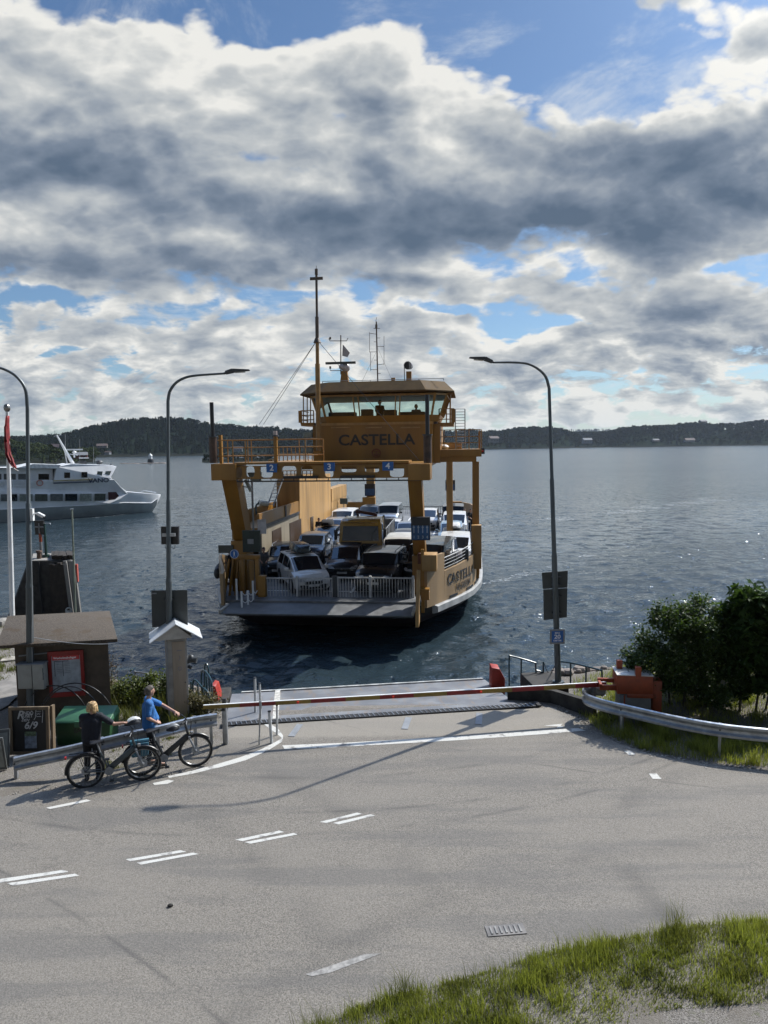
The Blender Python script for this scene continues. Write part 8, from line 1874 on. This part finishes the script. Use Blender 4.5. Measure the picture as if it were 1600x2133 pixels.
# -------- people on the ferry
def simple(label, b, tt, yaw, top, bot, hairc, sit=False, z=None, cat=None, arms=.06):
    z0 = DZ if z is None else z; p = FM @ Vector((b, tt, z0))
    J = dict(pelvis=(0, 0, .93), chest=(0, .02, 1.28), neck=(0, .02, 1.46), head=(0, .04, 1.61), ls=(-.17, 0, 1.40), rs=(.17, 0, 1.40), le=(-.22, arms, 1.14), lw=(-.14, arms + .18, 1.06), re=(.22, arms, 1.14), rw=(.14, arms + .18, 1.06),
             lh=(-.09, 0, .90), lk=(-.10, .03, .49), la=(-.10, 0, .08), lt=(-.11, .13, .045), rh=(.09, 0, .90), rk=(.10, .03, .49), ra=(.10, .02, .08), rt=(.11, .15, .045))
    return person(label, p, -PSI + yaw, J, top, bot, mat('dark_shoes', (.02, .02, .02), .7), hairc, False, voxel=.014, group='people on the ferry')
GC = mat('grey_jacket', (.11, .115, .12), .85); DC = mat('dark_jacket', (.02, .02, .024), .85); JE = mat('blue_jeans', (.04, .06, .10), .85); HD = mat('dark_hair', (.03, .022, .018), .7)
q_ = LF(549, 1184, b=-3.75); simple('person in grey standing by the left wall of the car deck beside the green board', LF(549, 1142, z=DZ + 1.68).x, LF(549, 1142, z=DZ + 1.68).y, math.pi + .3, GC, JE, HD)
q_ = LF(651, 1081, z=DZ + 1.7); simple('person in dark clothes at the doorway of the tall yellow casing', WB + .45, LB(650, 1085).y + .2, math.pi, DC, DC, HD)
q_ = LF(968, 1060, z=DZ + 1.7); simple('person in dark clothes by the right rail near the wing post, left of two', q_.x, q_.y, math.pi - .4, DC, JE, HD); simple('person in dark clothes at the rail beside the wing post, right of two', min(q_.x + .55, 6.5), q_.y - .4, math.pi + .5, DC, DC, HD)
simple('skipper seen dark against the windows of the bridge', LF(791, 850, t=TW + 1.6).x, TW + 1.6, math.pi + .5, DC, DC, HD, z=LF(791, 834, t=TW + 1.6).z - 1.72)
simple('second crew member low behind the right bridge window', LF(867, 850, t=TW + 2.2).x, TW + 2.2, math.pi, mat('pale_shirt', (.30, .30, .30), .8), DC, mat('grey_hair', (.2, .19, .18), .7), z=LF(867, 843, t=TW + 2.2).z - 1.72)
for i, (x, y) in enumerate(((461, 1098), (466, 1112))):
    q_ = LF(x, y, t=5.4 + i * .9); simple(('person in dark clothes on the outer left walkway of the ferry, farther of two', 'person leaning on the outer left bulwark of the ferry, nearer of two')[i], side(HL, 6.0 - i) + .55, 6.0 - i, 1.4, DC, JE, HD)
# ================================================================ PLANTS
rp_ = np.random.default_rng(23)
GRASSM = M_leaf('grass_blades', (.085, .110, .020), (.32, .33, .090), .42)
STRAW = M_leaf('mixed_weeds', (.050, .065, .020), (.20, .20, .07), .35)
def in_poly(x, y, poly):
    c = False; n = len(poly)
    for i in range(n):
        x1, y1 = poly[i]; x2, y2 = poly[(i + 1) % n]
        if (y1 > y) != (y2 > y) and x < (x2 - x1) * (y - y1) / (y2 - y1) + x1: c = not c
    return c
def blades(name, label, polys, n, h0, h1, wd, zf, material, tuft=.5, hfun=None):
    P, H = [], []; per = n // len(polys)
    for poly in polys:
        xs = [p[0] for p in poly]; ys = [p[1] for p in poly]; k = 0; tries = 0
        cen = [(rp_.uniform(min(xs), max(xs)), rp_.uniform(min(ys), max(ys)), rp_.uniform(.5, 1.35)) for _ in range(max(8, per // 90))]
        while k < per and tries < per * 12:
            tries += 1
            if rp_.uniform() < tuft: c = cen[rp_.integers(len(cen))]; x, y, f = c[0] + rp_.normal(0, .09), c[1] + rp_.normal(0, .09), c[2]
            else: x, y, f = rp_.uniform(min(xs), max(xs)), rp_.uniform(min(ys), max(ys)), .7
            if not in_poly(x, y, poly): continue
            hh = (h0 + (h1 - h0) * rp_.beta(1.6, 2.6)) * f * (hfun(x, y) if hfun else 1)
            if hh < .02: continue
            P.append((x, y)); H.append(hh); k += 1
    P = np.array(P); H = np.array(H); N = len(P); Z = zf(P[:, 0], P[:, 1]); a = rp_.uniform(0, 2 * math.pi, N); lean = rp_.uniform(.05, .55, N) * H; la = rp_.normal(3.6, 1.3, N)
    w = wd * rp_.uniform(.6, 1.3, N); ux, uy = np.cos(a) * w, np.sin(a) * w; lx, ly = np.cos(la) * lean, np.sin(la) * lean
    V = np.zeros((N, 6, 3))
    for i, (k, t) in enumerate(((-1, 0), (1, 0), (1, .55), (-1, .55), (.12, 1), (-.12, 1))):
        wk = k * (1 if t == 0 else .8 if t < 1 else 1); V[:, i, 0] = P[:, 0] + ux * wk + lx * t * t; V[:, i, 1] = P[:, 1] + uy * wk + ly * t * t; V[:, i, 2] = Z - .01 + H * t * (1 - .25 * t * (lean / H))
    b = np.arange(N)[:, None] * 6; F = np.concatenate([b + np.array([0, 1, 2, 3]), b + np.array([3, 2, 4, 5])], 0)
    patch_ = .5 + .5 * vnoise(P[:, 0] * 2.2, P[:, 1] * 2.2, 1.0, 3); tint = np.clip(rp_.beta(2, 2.4, N) * .8 + patch_ * .35 - .05, 0, 1)
    o = np_mesh(name, V.reshape(-1, 3), F, material, 4, tint=np.repeat(np.repeat(tint[:, None], 6, 0), 3, 1)); return tag(o, label, 'grass', kind='stuff')
# ---- verge at the bottom right: a low bank of earth and gravel with grass on it
edge = [(560, 2200), (700, 2126), (770, 2098), (860, 2070), (950, 2046), (1040, 2020), (1130, 1992), (1230, 1972), (1330, 1953), (1430, 1935), (1520, 1925), (1640, 1915), (1800, 1905)]
E = smooth_path([(*G(x, y), 0) for x, y in edge], 5)
rows = []
vd = Vector((.32, -.95, 0)).normalized()
for i, p in enumerate(E):
    r = []
    for k, (d, z) in enumerate(((0, .0), (.12, .035), (.35, .075), (.8, .11), (1.4, .12), (2.2, .11), (3.6, .10), (7.5, .0))):
        q_ = p + vd * d; r.append((q_.x + random.uniform(-.04, .04), q_.y + random.uniform(-.04, .04), .014 + z + random.uniform(-.008, .008) * (k > 0)))
    rows.append(r)
vg = MB().loft(rows, closed=False, cap=False).build('verge', bpy.data.materials['gravel_and_earth'], smooth=60, fix=False); tag(vg, 'earth and gravel verge at the near right edge of the road', kind='structure')
def vdist(x, y):
    """distance in from the road edge"""
    ex = np.array([p.x for p in E]); ey = np.array([p.y for p in E]); return np.interp(x, ex, ey) - y
vz = lambda X, Y: .014 + np.interp(vdist(X, Y), [0, .12, .35, .8, 1.4, 2.2, 3.6], [0, .035, .075, .11, .12, .11, .10])
vpoly = [(p.x + .02, p.y + .03) for p in E] + [(E[-1].x, E[-1].y - 1.6), (3.2, 7.9), (1.5, 7.2), (-.4, 6.6)]
def vh(x, y):
    d = float(vdist(np.array(x), np.array(y))); g_ = .9 + .5 * float(vnoise(x * 1.8, y * 1.8, 1.0, 1)); return g_ * (1.0 if d < .55 else max(.0, 1.0 - (d - .55) * .75))
blades('grass', 'bright green grass along the near right road edge', [vpoly], 32000, .06, .31, .0040, vz, GRASSM, .55, vh)
blades('tall_grass', 'tall seeding grass stalks at the road side of the near verge', [[(p.x, p.y) for p in E] + [(p.x, p.y - .5) for p in reversed(E)]], 2600, .22, .52, .003, vz, STRAW, .4)
blades('ground_weeds', 'low dull weeds on the near gravel verge', [vpoly], 15000, .04, .17, .006, vz, STRAW, .75, lambda x, y: 1.0)
# ---- right bank
gzf = lambda X, Y: ground_z(np.asarray(X), np.asarray(Y))
rb1 = [G(x, y) for x, y in ((1222, 1502), (1260, 1530), (1330, 1560), (1430, 1580), (1520, 1592), (1640, 1600), (1760, 1600))] + [(11, 16.2), (8.6, 16.3), (7.0, 16.6), (5.6, 17.4), (4.9, 17.9)]
blades('bank_grass', 'tall green grass growing under the right guardrail', [rb1], 15000, .10, .42, .0055, gzf, GRASSM, .55)
rb2 = [(4.9, 18.0), (5.6, 17.4), (7.0, 16.8), (9, 16.6), (12, 17), (12, 20.2), (8, 20.6), (5.5, 20.3)]
blades('meadow_grass', 'sunlit yellow green grass on the bank behind the right guardrail', [rb2], 15000, .08, .38, .006, gzf, GRASSM, .5)
# ---- left
lb = [(-8.7, 17.9), (-5.6, 17.4), (-4.6, 17.2), (-4.75, 18.2), (-5.2, 19.3), (-7, 19.7), (-8.6, 20.3)]
blades('weeds', 'yellow green weeds round the beige cabinet by the water', [lb], 9000, .10, .55, .007, gzf, STRAW, .7)
lb2 = [(-16, 21), (-14, 19.5), (-11.5, 20.5), (-11.2, 23), (-13.8, 27), (-16, 30)]
blades('shore_grass', 'short grass on the shore behind the hut', [lb2], 6000, .05, .22, .009, gzf, STRAW, .6)
lb3 = [G(x, y) for x, y in ((100, 1590), (250, 1560), (420, 1520), (450, 1535), (400, 1560), (300, 1590), (180, 1612))]
blades('verge_weeds', 'sparse low weeds along the foot of the left guardrail', [lb3], 1500, .03, .14, .006, gzf, STRAW, .9)
# pale stones along the right road edge
rs = random.Random(9); mb = MB()
def stones(name, label, pts, n, s0, s1, m):
    mb = MB()
    for _ in range(n):
        i = rs.uniform(0, len(pts) - 1.001); a, b = pts[int(i)], pts[int(i) + 1]; f = i - int(i); x = a[0] + (b[0] - a[0]) * f + rs.gauss(0, .12); y = a[1] + (b[1] - a[1]) * f + rs.gauss(0, .10); r = rs.uniform(s0, s1)
        mb.sphere((x, y, float(ground_z(np.array(x), np.array(y))) + r * .35), r, 6, 4, (rs.uniform(.8, 1.5), rs.uniform(.7, 1.2), rs.uniform(.5, .8)))
    o = mb.build(name, m, smooth=None); return tag(o, label, 'stones', kind='stuff')
stones('gravel', 'loose pale gravel along the edge of the road by the right bank', ROAD_R, 420, .010, .035, mat('pale_gravel', (.28, .26, .23), .9, var=.2, scale=20))
stones('loose_gravel', 'loose gravel on the shoulder around the bicycles', ROAD_L[3:], 500, .006, .020, mat('pale_gravel', (.28, .26, .23), .9, var=.2, scale=20))
stones('shore_stones', 'stones of the embankment at the water edge on the right', [(4.9, 20.9), (6, 21.2), (8, 21.5), (11, 22.5)], 160, .06, .22, ROCK)
stones('shore_rocks', 'stones of the embankment at the water edge on the left', [(-5.2, 19.6), (-7.2, 20.1), (-9.0, 20.8), (-10.6, 23.2), (-13.6, 26.8), (-15.2, 31)], 260, .06, .24, ROCK)
# ---- shrubs: stems, and leaves in clumps
def shrub(name, label, base, blobs_, nleaf, size, material, stems, palm=False, group=None):
    t = thing(name, label, 'shrub', base, 0, group); B = Vector(base)
    V, F, T = [], [], []; off = 0
    cl = []
    for (c, r, wgt) in blobs_:
        for _ in range(int(wgt * 46)):
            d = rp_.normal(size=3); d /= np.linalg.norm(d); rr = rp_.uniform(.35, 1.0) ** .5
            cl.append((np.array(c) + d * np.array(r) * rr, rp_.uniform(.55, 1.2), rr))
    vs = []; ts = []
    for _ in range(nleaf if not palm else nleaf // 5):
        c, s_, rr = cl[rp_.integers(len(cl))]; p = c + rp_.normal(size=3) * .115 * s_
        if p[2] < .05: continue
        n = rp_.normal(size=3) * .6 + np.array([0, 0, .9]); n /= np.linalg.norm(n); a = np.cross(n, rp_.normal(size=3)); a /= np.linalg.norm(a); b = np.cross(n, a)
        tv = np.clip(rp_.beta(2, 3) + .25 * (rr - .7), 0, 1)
        for k in range(5 if palm else 1):
            if palm: th = (k - 2) * .62; aa = a * math.cos(th) + b * math.sin(th); bb = -a * math.sin(th) + b * math.cos(th)
            else: aa, bb = a, b
            L_ = size * rp_.uniform(.7, 1.25); W_ = L_ * (.19 if palm else .30); dr = -n * L_ * .22
            vs += [p + aa * L_ * .06, p + aa * L_ * .62 + bb * W_ + dr * .4, p + aa * L_ + dr, p + aa * L_ * .62 - bb * W_ + dr * .4]; ts += [tv] * 4
    vs = np.array(vs); N = len(vs) // 4; o = np_mesh('foliage', vs, np.arange(N * 4).reshape(N, 4), material, 4, tint=np.repeat(np.array(ts)[:, None], 3, 1), parent=t)
    for (x, y), (tx, ty, tz), r in stems:
        mb = MB(); P = smooth_path([(x, y, -.1), (x + (tx - x) * .3 + .05, y + (ty - y) * .3, tz * .4), (tx, ty, tz)], 5); mb.tube(P, [r * (1 - .75 * i / (len(P) - 1)) for i in range(len(P))], 6)
        for k in range(5):
            q_ = P[3 + k]; e = q_ + Vector((rs.uniform(-.5, .5), rs.uniform(-.3, .3), rs.uniform(.2, .5))); mb.tube([q_, (q_ + e) / 2 + Vector((0, 0, .05)), e], [r * .4, r * .28, r * .12], 5)
        mb.build('stem', mat('bark', (.06, .05, .04), .9, var=.2, scale=9), t)
    return t
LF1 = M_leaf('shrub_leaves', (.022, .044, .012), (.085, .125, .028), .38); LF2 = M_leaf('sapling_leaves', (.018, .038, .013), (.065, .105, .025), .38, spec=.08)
def bp(px, Y): p = at(px, 1400, Y=Y); return (p.x, Y, float(ground_z(np.array(p.x), np.array(Y))))
b1 = bp(1425, 17.6)
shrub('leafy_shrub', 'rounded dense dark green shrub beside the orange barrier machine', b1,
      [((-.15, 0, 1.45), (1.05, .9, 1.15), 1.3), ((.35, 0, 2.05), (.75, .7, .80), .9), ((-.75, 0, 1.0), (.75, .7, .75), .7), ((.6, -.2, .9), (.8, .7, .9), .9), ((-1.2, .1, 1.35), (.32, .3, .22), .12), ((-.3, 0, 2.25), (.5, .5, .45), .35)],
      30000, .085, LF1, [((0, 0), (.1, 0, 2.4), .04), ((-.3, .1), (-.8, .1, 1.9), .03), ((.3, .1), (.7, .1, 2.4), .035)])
b2 = bp(1560, 17.3)
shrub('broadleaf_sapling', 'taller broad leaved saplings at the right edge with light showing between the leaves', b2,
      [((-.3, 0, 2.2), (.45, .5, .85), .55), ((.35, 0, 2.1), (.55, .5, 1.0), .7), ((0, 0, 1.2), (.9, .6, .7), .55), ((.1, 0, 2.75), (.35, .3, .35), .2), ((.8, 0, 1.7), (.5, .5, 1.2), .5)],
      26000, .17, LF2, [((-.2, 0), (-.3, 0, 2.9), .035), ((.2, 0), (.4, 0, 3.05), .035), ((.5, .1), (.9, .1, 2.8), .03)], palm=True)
b3 = bp(1720, 16.9)
shrub('leafy_shrub', 'dark shrub just outside the right edge, continuing the hedge line', b3, [((0, 0, 1.4), (1.0, .9, 1.2), 1.2), ((.7, 0, 1.8), (.8, .8, 1.1), .9)], 16000, .11, LF1, [((0, 0), (.1, 0, 2.4), .04)])
b4 = bp(1480, 18.9)
shrub('leafy_shrub', 'lower light green shrub behind the dark one by the water', b4, [((0, 0, .9), (1.3, .8, .9), 1.0)], 9000, .10, M_leaf('pale_shrub_leaves', (.03, .055, .015), (.10, .14, .04), .35), [((0, 0), (.1, 0, 1.4), .03)])
# weeds with seed heads by the cabinet
b5 = at(335, 1480, Y=18.9); shrub('weed_clump', 'leafy weed clump left of the beige cabinet', (b5.x, 18.9, 0), [((0, 0, .45), (.75, .3, .40), .7), ((-.8, 0, .35), (.6, .3, .30), .45)], 5000, .085, M_leaf('weed_leaves', (.04, .06, .015), (.14, .16, .04), .35), [((0, 0), (.1, 0, .9), .012), ((-.5, 0), (-.6, 0, .8), .012)], group='weed clumps by the left railing')
b6 = at(420, 1500, Y=18.0); shrub('weed_clump', 'brownish weed clump at the foot of the railing right of the cabinet', (b6.x, 18.0, 0), [((0, 0, .28), (.45, .25, .28), .5)], 2200, .07, M_leaf('dry_leaves', (.06, .05, .02), (.14, .12, .05), .3), [((0, 0), (.1, 0, .5), .010)], group='weed clumps by the left railing')
b7 = at(232, 1480, Y=19.2); shrub('dock_plant', 'upright dark seed stalk of a dock plant beside the hut corner', (b7.x, 19.2, 0), [((0, 0, .85), (.05, .05, .45), .3)], 500, .05, M_leaf('dock_brown', (.05, .03, .015), (.09, .06, .03), .2), [((0, 0), (.02, 0, 1.25), .010)])
# ================================================================ AIR
mb = MB(); mb.b2((-9300, -520, -7.0), (9300, 9400, 95))
hm_ = bpy.data.materials.new('air_haze'); hm_.use_nodes = True; nt = hm_.node_tree; nt.nodes.clear()
vo_ = nt.nodes.new('ShaderNodeVolumePrincipled'); vo_.inputs['Color'].default_value = (.72, .84, 1.0, 1); vo_.inputs['Density'].default_value = .000045; vo_.inputs['Anisotropy'].default_value = .25
ou = nt.nodes.new('ShaderNodeOutputMaterial'); nt.links.new(vo_.outputs[0], ou.inputs['Volume'])
hz_ = mb.build('haze', hm_, smooth=None); tag(hz_, 'thin blue air haze over the strait', kind='stuff')
